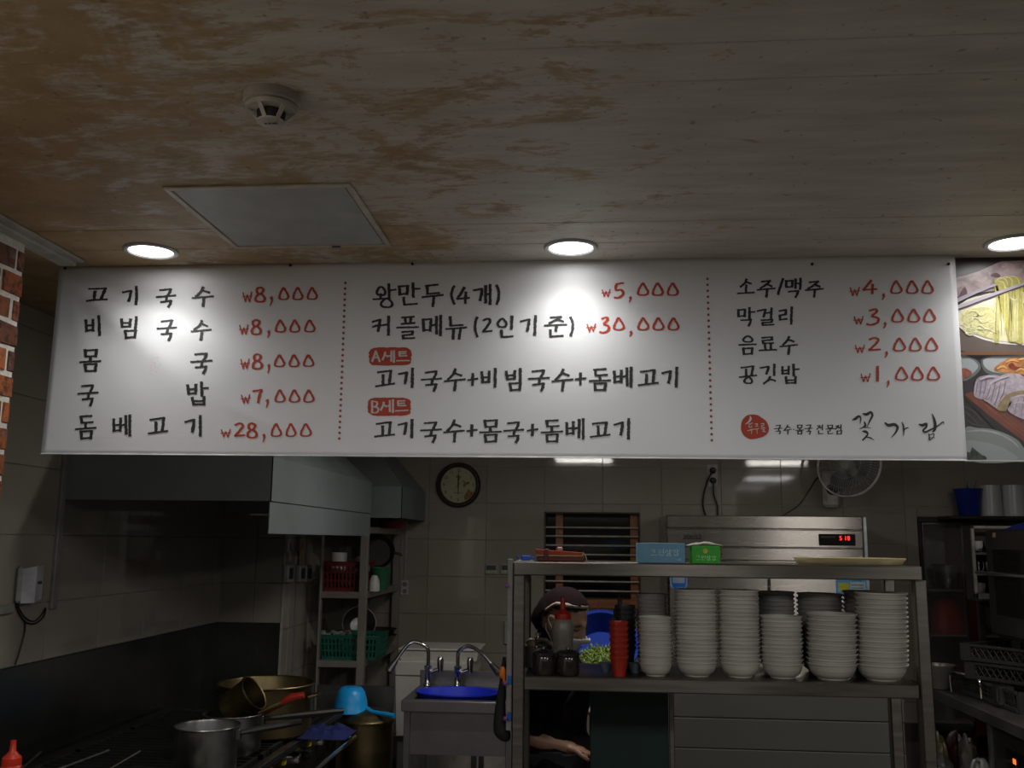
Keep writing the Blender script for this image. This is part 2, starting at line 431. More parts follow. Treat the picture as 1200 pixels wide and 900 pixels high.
# access hatch
q = [PZ(*p, CEIL) for p in ((190, 217.5), (415, 215), (457, 288), (272, 288))]
hx0 = (q[0].x + q[3].x) / 2; hx1 = (q[1].x + q[2].x) / 2; hy0 = (q[0].y + q[1].y) / 2; hy1 = (q[2].y + q[3].y) / 2
print('HATCH', hx0, hx1, hy0, hy1, [tuple(round(v, 2) for v in a) for a in q])
t = thing('access_hatch', 'grey-white rectangular access hatch in the ceiling, taped round its frame', 'access hatch', ((hx0 + hx1) / 2, (hy0 + hy1) / 2, CEIL))
fr = .016; AM = mat('hatch_frame_paint', (.47, .44, .36), .5)
for a in ((hx0, hx1, hy0, hy0 + fr), (hx0, hx1, hy1 - fr, hy1), (hx0, hx0 + fr, hy0 + fr, hy1 - fr), (hx1 - fr, hx1, hy0 + fr, hy1 - fr)):
    MB().box(*a, CEIL - .006, CEIL - .0002, .002).build('frame', AM, t)
MB().box(hx0 + fr + .003, hx1 - fr - .003, hy0 + fr + .003, hy1 - fr - .003, CEIL - .004, CEIL - .0004, .001).build('panel', mat('hatch_panel_paint', (.36, .385, .37), .5, 0, .12, 9), t)
MB().box((hx0 + hx1) / 2 + .06, (hx0 + hx1) / 2 + .085, hy1 - .014, hy1 - .006, CEIL - .009, CEIL - .006, .001).build('latch', mat('dark_strip', (.05,) * 3), t)
# smoke detector
c = PZ(319, 113, CEIL); c.z = CEIL
t = thing('smoke_detector', 'round off-white smoke detector on the stained ceiling', 'smoke detector', c)
DM = mat('aged_detector_plastic', (.42, .385, .32), .45, 0, .15, 30)
MB().lathe([(.054, -.0002), (.055, -.006), (.053, -.018), (.05, -.020)], c, 36).build('base', DM, t)
MB().lathe([(.047, -.020), (.05, -.024), (.048, -.032), (.0, -.032)], c, 36).build('body', DM, t)
MB().lathe([(.0, -.033), (.027, -.0325), (.0255, -.050), (0, -.050)], c, 24).build('sensing_chamber', mat('black_mesh', (.01,) * 3, .6), t)
for k in range(6):
    a = k * math.pi / 3 + .35; ca, sa = math.cos(a), math.sin(a)
    d = Vector((-sa, ca, 0)) * .004
    p0 = c + Vector((.046 * ca, .046 * sa, -.0315)); p1 = c + Vector((.024 * ca, .024 * sa, -.0515))
    up = Vector((0, 0, .004))
    MB().hexa([p0 - d, p0 + d, p1 + d, p1 - d], [p0 - d + up, p0 + d + up, p1 + d + up, p1 - d + up]).build('rib', DM, t)
MB().lathe([(0, -.0505), (.026, -.0505), (.026, -.053), (.022, -.0545), (0, -.055)], c, 28).build('cap', DM, t)
lb = MB()
for i, dx in enumerate((-.012, -.004, .003, .008)):
    lb.box(c.x + dx, c.x + dx + .005, c.y - .003 - (i % 2) * .001, c.y + .002, CEIL - .0556, CEIL - .0549)
lb.build('printed_mark', mat('faded_red_print', H('5A3A48'), .6), t)
# kitchen fluorescent fittings beyond the banner
def tube_light(x, y, ln, label):
    c = Vector((x, y, CEIL)); t = thing('tube_light', label, 'ceiling light', c, 'tube lights on the kitchen ceiling')
    MB().box(x - ln / 2, x + ln / 2, y - .035, y + .035, CEIL - .03, CEIL - .0002, .004).build('housing', WHITEP, t)
    MB().cyl((x - ln / 2 + .02, y, CEIL - .045), (x + ln / 2 - .02, y, CEIL - .045), .013).build('tube', mat('lit_tube', (.9,) * 3, .5, emit=(1, .97, .9), es=16), t)
    for s in (-1, 1): MB().box(x + s * (ln / 2 - .01) - .01, x + s * (ln / 2 - .01) + .01, y - .02, y + .02, CEIL - .062, CEIL - .03, .003).build('lamp_holder', WHITEP, t)
    a = area('tube_glow', (0, 0, -.062), ln - .06, .05, KITCHEN_W, (1, .95, .87)); a.parent = t
    return t
tube_light(-.05, 3.9, .58, 'slim ceiling tube light mirrored in the wall tiles over the window')
tube_light(1.88, 3.45, .62, 'slim ceiling tube light mirrored in the wall tiles over the refrigerator')
# ================================================================== BANNER + LETTERING
BY = 2.73
TL, TR, BR_, BLc = P(72.5, 314, BY), P(1117, 300, BY), P(1131, 540.5, BY), P(50, 532.5, BY)
def bdisp(x, z):                            # metres towards the room, from world x/z
    r = 0.0
    def ridge(ax, az, bx, bz, amp, sig, fade=1.0):
        dx, dz = bx - ax, bz - az; L2 = dx * dx + dz * dz
        tt = max(0, min(1, ((x - ax) * dx + (z - az) * dz) / L2)); ex, ez = ax + dx * tt, az + dz * tt
        d = math.hypot(x - ex, z - ez); s = sig * (.35 + .9 * tt)
        return amp * math.exp(-(d / s) ** 2) * (1 - tt * fade * .8) * min(1, .25 + tt * 4)
    r += ridge(TL.x, TL.z, TL.x + .62, TL.z - .24, -.013, .045)
    r += ridge(TL.x, TL.z - .02, TL.x + .46, TL.z - .40, .008, .05)
    r += ridge(TL.x, TL.z, TL.x + .42, TL.z - .35, .006, .035)
    r += ridge(TL.x + .02, TL.z, TL.x + .17, TL.z - .52, .004, .03)
    r += ridge(-1.1, 2.02, -.72, 1.84, .0025, .03)
    r += .0035 * math.sin(x * 5.1 + 1.3) * math.exp(-((z - 2.1) / .25) ** 2)
    r += .0016 * mnoise.noise(Vector((x * 4.2, z * 5.0, 3.1)))
    r += .010 * max(0, (2.05 - z)) * math.sin(x * 1.7 + .4)
    return r
def bpt(x, z, lift=0): return Vector((x, BY - bdisp(x, z) - lift - .012, z))
nu, nv = 150, 42; b = MB(); vs = []
for j in range(nv + 1):
    for i in range(nu + 1):
        u, v = i / nu, j / nv
        pt = (TL * (1 - u) + TR * u) * (1 - v) + (BLc * (1 - u) + BR_ * u) * v
        if v == 0: pt.z += -.0022 * abs(math.sin(u * 17)) 
        vs.append(bpt(pt.x, pt.z))
b.add(vs, [(j * (nu + 1) + i, j * (nu + 1) + i + 1, (j + 1) * (nu + 1) + i + 1, (j + 1) * (nu + 1) + i) for j in range(nv) for i in range(nu)], True)
banner = thing('menu_banner', 'long white vinyl menu banner with black and red brush lettering', 'banner', ((TL.x + TR.x) / 2, BY, BLc.z))
sheet = b.build('vinyl_sheet', mat('white_vinyl', (.72, .73, .75), .42, 0, .02, 3), banner)
sheet.modifiers.new('thick', 'SOLIDIFY').thickness = .0006
hem = MB()
hem.tube([bpt(BLc.x + (BR_.x - BLc.x) * i / 60, BLc.z + (BR_.z - BLc.z) * i / 60 + .001, .0012) for i in range(61)], .0016, 5)
hem.build('bottom_hem', mat('hem_vinyl', (.75, .75, .76), .4), banner)
cl = MB()
for pxx in (76, 340, 483, 952, 1112):
    cc = P(pxx, 309, BY - .02); cl.lathe([(0, -.002), (.0045, -.002), (.004, .0015), (0, .002)], (cc.x, BY - .018, min(cc.z, CEIL - .006)), 10, Matrix.Rotation(math.pi / 2, 3, 'X'))
cl.build('fixing_pins', mat('dark_pin', (.03, .025, .02), .5, .6), banner)

# ---- brush strokes : polylines in a unit box, x right, y down ; 'c' = curve, 'o' = closed curve
J = {
 'ㄱ': [[(0, .2), (.86, .06), (.8, .5), (.66, 1)]], 'ㄴ': [[(.06, 0), (.1, .84), (1, .74)]],
 'ㄷ': [[(.02, .1), (.92, 0)], [(.1, .08), (.14, .9), (1, .8)]],
 'ㄹ': [[(.02, .1), (.88, 0), (.84, .42), (.1, .52)], [(.1, .52), (.12, .94), (1, .84)]],
 'ㅁ': [[(.04, .04), (.12, .96)], [(.04, .1), (.94, 0), (.86, .94)], [(.12, .92), (.86, .86)]],
 'ㅂ': [[(.04, .06), (.12, .96)], [(.9, 0), (.86, .94)], [(.1, .52), (.86, .46)], [(.12, .93), (.86, .88)]],
 'ㅅ': [[(.56, 0), (.42, .45), (0, 1)], [(.5, .34), (1, .6)]],
 'ㅇ': [('o', [(.5, .02), (.9, .5), (.82, .9), (.5, .97), (.16, .88), (.1, .5)])],
 'ㅈ': [[(.1, .16), (.86, .04), (.5, .5), (0, .96)], [(.56, .44), (1, .72)]],
 'ㅋ': [[(0, .2), (.86, .06), (.8, .5), (.6, 1)], [(.02, .62), (.8, .46)]],
 'ㅌ': [[(.02, .08), (.9, 0)], [(.06, .48), (.86, .42)], [(.08, .06), (.12, .92), (1, .84)]],
 'ㅍ': [[(.04, .1), (.96, 0)], [(.3, .1), (.34, .9)], [(.72, .06), (.68, .86)], [(.02, .96), (1, .84)]],
 'ㅣ': [[(.55, 0), (.5, 1)]], 'ㅏ': [[(.25, 0), (.28, 1)], [(.3, .42), (1, .4)]], 'ㅓ': [[(.75, 0), (.7, 1)], [(0, .5), (.72, .44)]],
 'ㅐ': [[(.18, .06), (.2, .92)], [(.85, 0), (.82, 1)], [(.2, .5), (.82, .46)]],
 'ㅔ': [[(.5, .04), (.5, .92)], [(.95, 0), (.92, 1)], [(0, .5), (.5, .44)]],
 'ㅗ': [[(.5, 0), (.5, .8)], [(0, 1), (1, .84)]], 'ㅛ': [[(.34, .2), (.36, .9)], [(.68, .15), (.66, .86)], [(0, 1), (1, .86)]],
 'ㅜ': [[(0, .22), (1, .04)], [(.55, .14), (.5, 1)]], 'ㅠ': [[(0, .2), (1, .06)], [(.36, .18), (.34, 1)], [(.72, .12), (.62, 1)]],
 'ㅡ': [[(0, .58), (1, .4)]],
 '(': [('c', [(.9, 0), (.3, .25), (.2, .6), (.9, 1)])], ')': [('c', [(.1, 0), (.75, .3), (.75, .65), (.2, 1)])],
 '+': [[(0, .56), (1, .44)], [(.5, 0), (.48, 1)]], '/': [[(.95, 0), (.05, 1)]],
 'A': [[(.5, 0), (.05, 1)], [(.5, 0), (1, 1)], [(.2, .66), (.8, .6)]],
 'B': [[(.1, 0), (.1, 1)], ('c', [(.1, .02), (.8, .1), (.7, .42), (.12, .48)]), ('c', [(.12, .48), (.95, .6), (.85, .95), (.1, 1)])],
 'W': [[(0, .05), (.28, 1), (.5, .3), (.74, 1), (1, 0)], [(-.06, .5), (1.06, .42)]],
 '0': [('o', [(.5, .0), (.72, .28), (1, .72), (.82, .96), (.4, 1), (.06, .92), (.08, .62), (.3, .22)])],
 '1': [[(.52, 0), (.5, 1)]], '2': [('c', [(.08, .14), (.55, 0), (.85, .14), (.6, .5), (.1, .92)]), [(.1, .92), (1, .86)]],
 '3': [('c', [(.2, .1), (.75, 0), (.82, .18), (.42, .46)]), ('c', [(.42, .46), (.95, .58), (.9, .86), (.4, 1), (0, .95)])],
 '4': [[(.6, 0), (.3, .4), (.02, .72), (1, .66)], [(.72, .3), (.68, 1)]],
 '5': [[(.95, 0), (.3, .06)], ('c', [(.32, .04), (.22, .44), (.8, .46), (.92, .74), (.5, .96), (.02, .96)])],
 '7': [[(0, .14), (.92, .04)], ('c', [(.92, .04), (.7, .4), (.5, 1)])],
 '8': [('o', [(.5, .0), (.82, .14), (.6, .42), (.36, .46), (.18, .3), (.2, .1)]), ('o', [(.5, .44), (.92, .68), (.86, .93), (.5, 1), (.1, .93), (.1, .66)])],
 ',': [('c', [(.35, 0), (.75, .2), (.7, .55), (.1, 1)])],
}
SYL = {}
for s_ in '고ㄱㅗ 기ㄱㅣ 국ㄱㅜㄱ 수ㅅㅜ 비ㅂㅣ 빔ㅂㅣㅁ 몸ㅁㅗㅁ 밥ㅂㅏㅂ 돔ㄷㅗㅁ 베ㅂㅔ 만ㅁㅏㄴ 두ㄷㅜ 개ㄱㅐ 커ㅋㅓ 플ㅍㅡㄹ 메ㅁㅔ 뉴ㄴㅠ 인ㅇㅣㄴ 준ㅈㅜㄴ 세ㅅㅔ 트ㅌㅡ 소ㅅㅗ 주ㅈㅜ 맥ㅁㅐㄱ 막ㅁㅏㄱ 걸ㄱㅓㄹ 리ㄹㅣ 음ㅇㅡㅁ 료ㄹㅛ 공ㄱㅗㅇ 깃ㄱㅣㅅ 전ㅈㅓㄴ 문ㅁㅜㄴ 점ㅈㅓㅁ 크ㅋㅡ 린ㄹㅣㄴ 장ㅈㅏㅇ 갑ㄱㅏㅂ 그ㄱㅡ'.split():
    SYL[s_[0]] = s_[1:]
def glyph(ch):
    out = []
    def put(j, x0, y0, x1, y1):
        for s in J[j]:
            if isinstance(s, tuple): out.append((s[0], [(x0 + (x1 - x0) * a, y0 + (y1 - y0) * b) for a, b in s[1]]))
            else: out.append(('l', [(x0 + (x1 - x0) * a, y0 + (y1 - y0) * b) for a, b in s]))
    if ch == '왕':
        put('ㅇ', .12, .1, .58, .48); put('ㅗ', 0, .42, .66, .66); put('ㅏ', .6, 0, 1, .6); put('ㅇ', .3, .6, .9, 1); return out
    if ch not in SYL: put(ch, 0, 0, 1, 1); return out
    if ch in '고공':
        k = 1 if ch == '고' else .62
        out += [('l', [(.1, .12 * k), (.82, 0), (.74, .8 * k)]), ('l', [(.4, .3 * k), (.4, .88 * k)]), ('l', [(0, 1.02 * k), (1, .86 * k)])]
        if ch == '공': put('ㅇ', .26, .62, .8, 1)
        return out
    s = SYL[ch]; c, v, f = s[0], s[1], (s[2] if len(s) > 2 else None)
    if v in 'ㅏㅓㅐㅔㅣ':
        e = .5 if v in 'ㅏㅣ' else .46
        if f:
            if v == 'ㅓ': put(c, 0, .06, .5, .5); put(v, .4, 0, .9, .56)
            elif v == 'ㅐ': put(c, 0, .12, .46, .5); put(v, .56, 0, 1, .58)
            elif v == 'ㅏ': put(c, 0, .1, .46, .52); put(v, .58, 0, 1, .6)
            else: put(c, 0, .1, .56, .5); put(v, .62, 0, 1, .58)
            put(f, .2, .64, .88, 1)
        else:
            put(c, 0, .16, e if c != 'ㄱ' else .55, .8)
            put(v, .44 if v == 'ㅓ' else (.46 if v == 'ㅔ' else .6), 0, 1, 1)
    else:
        if f:
            put(c, .2, 0, .84, .33)
            if v == 'ㅡ': put(v, 0, .38, 1, .56)
            elif v == 'ㅗ': put(v, 0, .3, 1, .56)
            else: put(v, 0, .36, 1, .68)
            put(f, .22, .64, .82, 1)
        else:
            put(c, .16, .02, .82, .5)
            if v == 'ㅡ': put(v, 0, .78, 1, .98)
            elif v in 'ㅗㅛ': put(v, 0, .42, 1, .96)
            else: put(v, 0, .46, 1, 1)
    return out
rnd = random.Random(11)
def ribbon(mb, pts, w, place, rough=.21, taper=0, lvl=0):
    # pts in photo pixels; w px width ; place(px,py,lift)->world
    q = []
    for a, b_ in zip(pts[:-1], pts[1:]):
        n = max(1, int(math.hypot(b_[0] - a[0], b_[1] - a[1]) / 1.6))
        for i in range(n): q.append((a[0] + (b_[0] - a[0]) * i / n, a[1] + (b_[1] - a[1]) * i / n))
    q.append(pts[-1]); m = len(q); vs = []
    for i, p in enumerate(q):
        a, b_ = q[max(0, i - 1)], q[min(m - 1, i + 1)]
        dx, dy = b_[0] - a[0], b_[1] - a[1]; L = math.hypot(dx, dy) or 1; dx /= L; dy /= L
        ww = w * (.78 + .5 * abs(dy))
        f = 1.0
        if taper: f = 1 - taper * (i / max(1, m - 1))
        h0 = ww * .5 * f * (1 + rnd.uniform(-rough, rough)); h1 = ww * .5 * f * (1 + rnd.uniform(-rough, rough))
        vs.append(place(p[0] - dy * h0, p[1] + dx * h0, lvl)); vs.append(place(p[0] + dy * h1, p[1] - dx * h1, lvl))
    mb.add(vs, [(2 * i, 2 * i + 1, 2 * i + 3, 2 * i + 2) for i in range(m - 1)])
def draw(mb, ch, x0, y0, x1, y1, w, place, rough=.21, lvl=0):
    for kind, pts in glyph(ch):
        P2 = [(x0 + (x1 - x0) * a, y0 + (y1 - y0) * b_) for a, b_ in pts]
        if kind == 'l':
            if ch in SYL or ch == '왕': P2 = [(a + rnd.uniform(-.25, .25), b_ + rnd.uniform(-.25, .25)) for a, b_ in P2]
            for a, b_ in zip(P2[:-1], P2[1:]):
                dx, dy = b_[0] - a[0], b_[1] - a[1]; L = math.hypot(dx, dy) or 1; e = w * .34 / L
                ribbon(mb, [(a[0] - dx * e, a[1] - dy * e), (b_[0] + dx * e, b_[1] + dy * e)], w, place, rough, 0, lvl)
        else:
            cv = catmull([(a, b_, 0) for a, b_ in P2], 5, kind == 'o')
            cv = [(p.x, p.y) for p in cv]
            if kind == 'o': cv.append(cv[0]); cv.append(cv[1])
            tp = .75 if ch == ',' else 0
            ribbon(mb, cv, w * (1.25 if ch == ',' else .95), place, rough, tp, lvl)
def bplace(px, py, lvl=0):
    p = P(px, py, BY - .012); return bpt(p.x, p.z, .0012 + lvl * .0004)
def ink(name, col, fleck):
    m, nt, b = _nt(name); b.inputs['Roughness'].default_value = .6
    n = nz(nt, pos(nt), 170, 3, .6)
    nt.links.new(ramp(nt, n, [(.55, col), (.68, col), (.74, fleck)]), b.inputs['Base Color']); MATS[name] = m; return m
INK = ink('black_print', (.022, .023, .024), (.2, .2, .2)); RED = ink('red_print', H('B03A22'), H('D08A78')); WPR = ink('white_print', (.6, .58, .56), (.5, .45, .42))
def z1(x, y): return 40 + x / 3.158, 300 + y / 3.158
def z2(x, y): return 400 + x / 4.091, 310 + y / 4.091
def z3(x, y): return 600 + x / 4.091, 310 + y / 4.091
def z4(x, y): return 820 + x / 3.748, 300 + y / 3.748
def line(name, zf, items, mt, w, parent=banner, ypad=.5, lvl=0):
    sep = name in ('dish_name', 'price')
    nm_ = {'dish_name': 'brush_letter', 'price': 'price_figure'}.get(name)
    mb = MB()
    for ch, x0, x1, y0, y1 in items:
        if sep: mb = MB()
        a = zf(x0, y0); c_ = zf(x1, y1); pad = w * .45
        ww = w * (.45 if ch == 'W' else 1) * (.85 if ch in '0' else 1)
        draw(mb, ch, a[0] + pad, a[1] + pad * ypad, c_[0] - pad, c_[1] - pad * ypad, ww, bplace, lvl=lvl)
        if sep: mb.build(nm_, mt, parent)
    return None if sep else mb.build(name, mt, parent)
BW = 2.75
L1 = [
 [('고', 195, 275, 115, 170), ('기', 320, 392, 112, 180), ('국', 447, 527, 120, 190), ('수', 583, 667, 113, 188)],
 [('비', 187, 258, 222, 295), ('빔', 323, 396, 225, 308), ('국', 455, 530, 235, 315), ('수', 578, 657, 235, 312)],
 [('몸', 168, 250, 345, 430), ('국', 580, 662, 358, 438)],
 [('국', 160, 240, 475, 555), ('밥', 567, 650, 467, 555)],
 [('돔', 150, 233, 590, 680), ('베', 290, 362, 587, 667), ('고', 420, 498, 597, 658), ('기', 557, 632, 590, 668)]]
for l in L1: line('dish_name', z1, l, INK, BW)
R1 = [
 [('W', 770, 810, 132, 172), ('8', 815, 860, 115, 172), (',', 868, 886, 150, 188), ('0', 903, 945, 116, 163), ('0', 955, 997, 116, 163), ('0', 1008, 1050, 116, 162)],
 [('W', 757, 795, 253, 292), ('8', 800, 845, 235, 292), (',', 860, 875, 275, 305), ('0', 890, 933, 236, 283), ('0', 944, 986, 236, 283), ('0', 998, 1042, 236, 282)],
 [('W', 763, 800, 380, 420), ('8', 805, 850, 362, 420), (',', 861, 876, 400, 437), ('0', 887, 930, 365, 411), ('0', 941, 983, 365, 411), ('0', 994, 1037, 365, 410)],
 [('W', 765, 803, 512, 547), ('7', 808, 850, 492, 547), (',', 855, 870, 530, 565), ('0', 889, 931, 495, 542), ('0', 942, 985, 495, 542), ('0', 995, 1038, 495, 542)],
 [('W', 690, 730, 640, 672), ('2', 736, 783, 618, 672), ('8', 785, 830, 618, 674), (',', 842, 857, 658, 692), ('0', 875, 918, 620, 669), ('0', 930, 971, 620, 669), ('0', 983, 1028, 620, 668)]]
for l in R1: line('price', z1, l, RED, 2.6)
line('dish_name', z2, [('왕', 148, 265, 92, 208), ('만', 270, 380, 88, 200), ('두', 383, 492, 92, 202), ('(', 520, 550, 98, 195), ('4', 550, 618, 108, 188), ('개', 630, 724, 95, 194), (')', 736, 764, 95, 197)], INK, BW)
line('dish_name', z2, [('커', 145, 245, 245, 340), ('플', 262, 372, 248, 360), ('메', 385, 484, 242, 342), ('뉴', 497, 605, 246, 358), ('(', 633, 660, 248, 352), ('2', 670, 726, 258, 330), ('인', 742, 838, 246, 357), ('기', 856, 950, 245, 340), ('준', 971, 1085, 247, 355), (')', 1090, 1118, 248, 348)], INK, BW)
line('dish_name', z2, [('고', 160, 257, 505, 584), ('기', 270, 360, 496, 590), ('국', 380, 484, 508, 608), ('수', 490, 597, 497, 606), ('+', 603, 657, 521, 580), ('비', 668, 758, 496, 588), ('빔', 785, 878, 497, 608), ('국', 893, 1000, 503, 608), ('수', 1006, 1114, 500, 606), ('+', 1118, 1176, 520, 578), ('돔', 1185, 1294, 500, 609), ('베', 1301, 1397, 492, 590), ('고', 1420, 1522, 505, 581), ('기', 1533, 1627, 492, 590)], INK, BW)
line('dish_name', z2, [('고', 155, 257, 752, 826), ('기', 268, 358, 740, 832), ('국', 375, 482, 752, 854), ('수', 487, 593, 742, 852), ('+', 598, 654, 767, 824), ('몸', 660, 770, 744, 855), ('국', 776, 878, 752, 856), ('+', 888, 946, 765, 822), ('돔', 955, 1064, 744, 854), ('베', 1073, 1168, 738, 838), ('고', 1190, 1292, 754, 828), ('기', 1303, 1398, 738, 838)], INK, BW)
line('price', z3, [('W', 427, 475, 118, 158), ('5', 482, 540, 87, 165), (',', 555, 575, 153, 184), ('0', 597, 657, 88, 150), ('0', 668, 728, 88, 150), ('0', 740, 800, 88, 150)], RED, 2.7)
line('price', z3, [('W', 355, 405, 283, 325), ('3', 413, 470, 252, 330), ('0', 482, 541, 255, 316), (',', 557, 578, 319, 350), ('0', 598, 658, 255, 316), ('0', 671, 731, 255, 316), ('0', 744, 803, 255, 316)], RED, 2.7)
L4 = [[('소', 163, 243, 100, 170), ('주', 250, 334, 105, 182), ('/', 338, 370, 98, 170), ('맥', 373, 450, 96, 182), ('주', 460, 545, 107, 182)],
 [('막', 163, 245, 225, 308), ('걸', 250, 338, 227, 308), ('리', 345, 420, 222, 300)],
 [('음', 168, 252, 349, 435), ('료', 257, 342, 352, 420), ('수', 350, 432, 350, 432)],
 [('공', 170, 252, 482, 562), ('깃', 262, 345, 474, 562), ('밥', 357, 440, 474, 562)]]
for l in L4: line('dish_name', z4, l, INK, 2.4)
R4 = [[('W', 657, 705, 135, 177), ('4', 713, 780, 106, 167), (',', 795, 815, 165, 196), ('0', 835, 890, 108, 166), ('0', 904, 960, 108, 166), ('0', 972, 1028, 108, 166)],
 [('W', 675, 722, 262, 301), ('3', 728, 790, 231, 304), (',', 803, 822, 290, 320), ('0', 840, 897, 233, 291), ('0', 911, 968, 233, 291), ('0', 980, 1037, 233, 291)],
 [('W', 680, 728, 388, 426), ('2', 735, 797, 357, 420), (',', 809, 829, 418, 449), ('0', 848, 906, 359, 418), ('0', 918, 975, 359, 418), ('0', 988, 1046, 359, 418)],
 [('W', 705, 753, 514, 554), ('1', 768, 794, 483, 551), (',', 817, 836, 547, 578), ('0', 857, 915, 487, 546), ('0', 927, 984, 487, 546), ('0', 996, 1055, 487, 546)]]
for l in R4: line('price', z4, l, RED, 2.5)
# set labels
def blob(cx, cy, rx, ry, n, pw, jit, place, lvl, seed):
    r = random.Random(seed); mb = MB(); ring = []
    for i in range(n):
        a = 2 * math.pi * i / n; ca, sa = math.cos(a), math.sin(a)
        k = (abs(ca) ** pw + abs(sa) ** pw) ** (-1 / pw) * (1 + r.uniform(-jit, jit))
        ring.append((cx + rx * ca * k, cy + ry * sa * k))
    vs = [place(cx, cy, lvl)] + [place(cx + (x - cx) * .5, cy + (y - cy) * .5, lvl) for x, y in ring] + [place(x, y, lvl) for x, y in ring]
    fs = []
    for i in range(n):
        j = (i + 1) % n; fs += [(0, 1 + i, 1 + j), (1 + i, 1 + n + i, 1 + n + j, 1 + j)]
    return mb.add(vs, fs)
for (y0, items) in ((440, [('A', 142, 187, 413, 466), ('세', 192, 258, 410, 468), ('트', 262, 328, 414, 468)]), (681, [('B', 140, 180, 652, 712), ('세', 184, 252, 648, 710), ('트', 256, 322, 650, 708)])):
    cx, cy = z2(234 if y0 == 440 else 229, y0)
    blob(cx, cy, 25, 10.6, 64, 5, .03, bplace, 0, y0).build('red_label', RED, banner)
    line('set_name', z2, items, WPR, 1.9, lvl=1)
# dotted rules
for (a, b_, n) in (((404.8, 331.7), (397.5, 513.8), 29), ((829, 326.8), (834, 516), 28)):
    mb = MB()
    for i in range(n):
        x = a[0] + (b_[0] - a[0]) * i / (n - 1); y = a[1] + (b_[1] - a[1]) * i / (n - 1)
        c0 = [bplace(x + 1.6 * math.cos(t_ * math.pi / 4), y + 1.6 * math.sin(t_ * math.pi / 4)) for t_ in range(8)]
        mb.add(c0, [list(range(8))])
    o = mb.build('dotted_rule', mat('dull_red_print', H('8E4630'), .6), banner)
# faint red residue on the banner
mb = MB()
for _ in range(40):
    x, y = 182 + rnd.uniform(-5, 8), 430 + rnd.uniform(-15, 8); s = rnd.uniform(.15, .35)
    mb.add([bplace(x - s, y - s), bplace(x + s, y - s), bplace(x + s, y + s), bplace(x - s, y + s)], [(0, 1, 2, 3)])
mb.build('red_specks', mat('pale_red_print', H('C88A90'), .6), banner)
# shop crest
def zc(x, y): return 860 + x / 8.571, 475 + y / 8.571
cx, cy = zc(205, 215)
pts = [(70, 230), (80, 160), (110, 118), (150, 95), (230, 96), (280, 125), (325, 160), (352, 230), (335, 285), (275, 322), (170, 340), (110, 312), (82, 275)]
cv = catmull([(*zc(*p), 0) for p in pts], 5, True)
mb = MB(); n = len(cv); mb.add([bplace(cx, cy)] + [bplace(p.x, p.y) for p in cv], [(0, 1 + i, 1 + (i + 1) % n) for i in range(n)]); mb.build('crest', RED, banner)
def cursive(name, zf, strokes, mt, lvl=0, parent=banner, place=bplace):
    mb = MB()
    for st in strokes:
        cv = catmull([(*zf(a, b_), w) for a, b_, w in st], 6)
        vs = []
        for i, p in enumerate(cv):
            a, b_ = cv[max(0, i - 1)], cv[min(len(cv) - 1, i + 1)]; dx, dy = b_.x - a.x, b_.y - a.y; L = math.hypot(dx, dy) or 1
            h = p.z * .5; vs += [place(p.x - dy / L * h, p.y + dx / L * h, lvl), place(p.x + dy / L * h, p.y - dx / L * h, lvl)]
        mb.add(vs, [(2 * i, 2 * i + 1, 2 * i + 3, 2 * i + 2) for i in range(len(cv) - 1)])
    return mb.build(name, mt, parent)
cursive('crest_lettering', zc, [
 [(160, 105, .5), (168, 135, 2.6), (150, 165, 1.8), (112, 192, .5)], [(140, 190, .6), (190, 178, .9)], [(165, 190, .6), (150, 215, .8), (175, 222, .8), (180, 200, .6)],
 [(132, 258, .6), (170, 246, 1.1), (208, 238, .6)], [(178, 248, .9), (176, 290, .5)],
 [(208, 190, .7), (236, 186, 1), (228, 206, .8), (212, 216, .6)], [(232, 205, .6), (244, 214, .6)], [(206, 243, .6), (252, 232, .9)], [(232, 240, .8), (232, 288, .4)],
 [(268, 186, .7), (300, 184, 1), (296, 200, .8), (276, 206, .7), (278, 220, .7), (308, 218, .8)], [(268, 236, .6), (318, 230, .9)], [(284, 248, .6), (304, 246, .8), (300, 258, .7), (286, 264, .7), (312, 264, .8), (318, 272, .4)]], WPR, 1)
THIN = MB()
for ch, a, b_, c_, d_ in [('국', 402, 490, 196, 290), ('수', 495, 582, 196, 292), ('몸', 618, 705, 198, 292), ('국', 708, 796, 196, 290), ('전', 832, 908, 194, 290), ('문', 922, 1012, 198, 290), ('점', 1016, 1098, 194, 290)]:
    p0 = zc(a, c_); p1 = zc(b_, d_); draw(THIN, ch, p0[0] + .5, p0[1], p1[0] - .5, p1[1], 1.25, bplace, .02)
p0 = zc(600, 243); THIN.add([bplace(p0[0] + .9 * math.cos(k * math.pi / 3), p0[1] + .9 * math.sin(k * math.pi / 3)) for k in range(6)], [list(range(6))])
THIN.build('shop_description', INK, banner)
def zd(x, y): return 990 + x / 9.23, 475 + y / 9.23
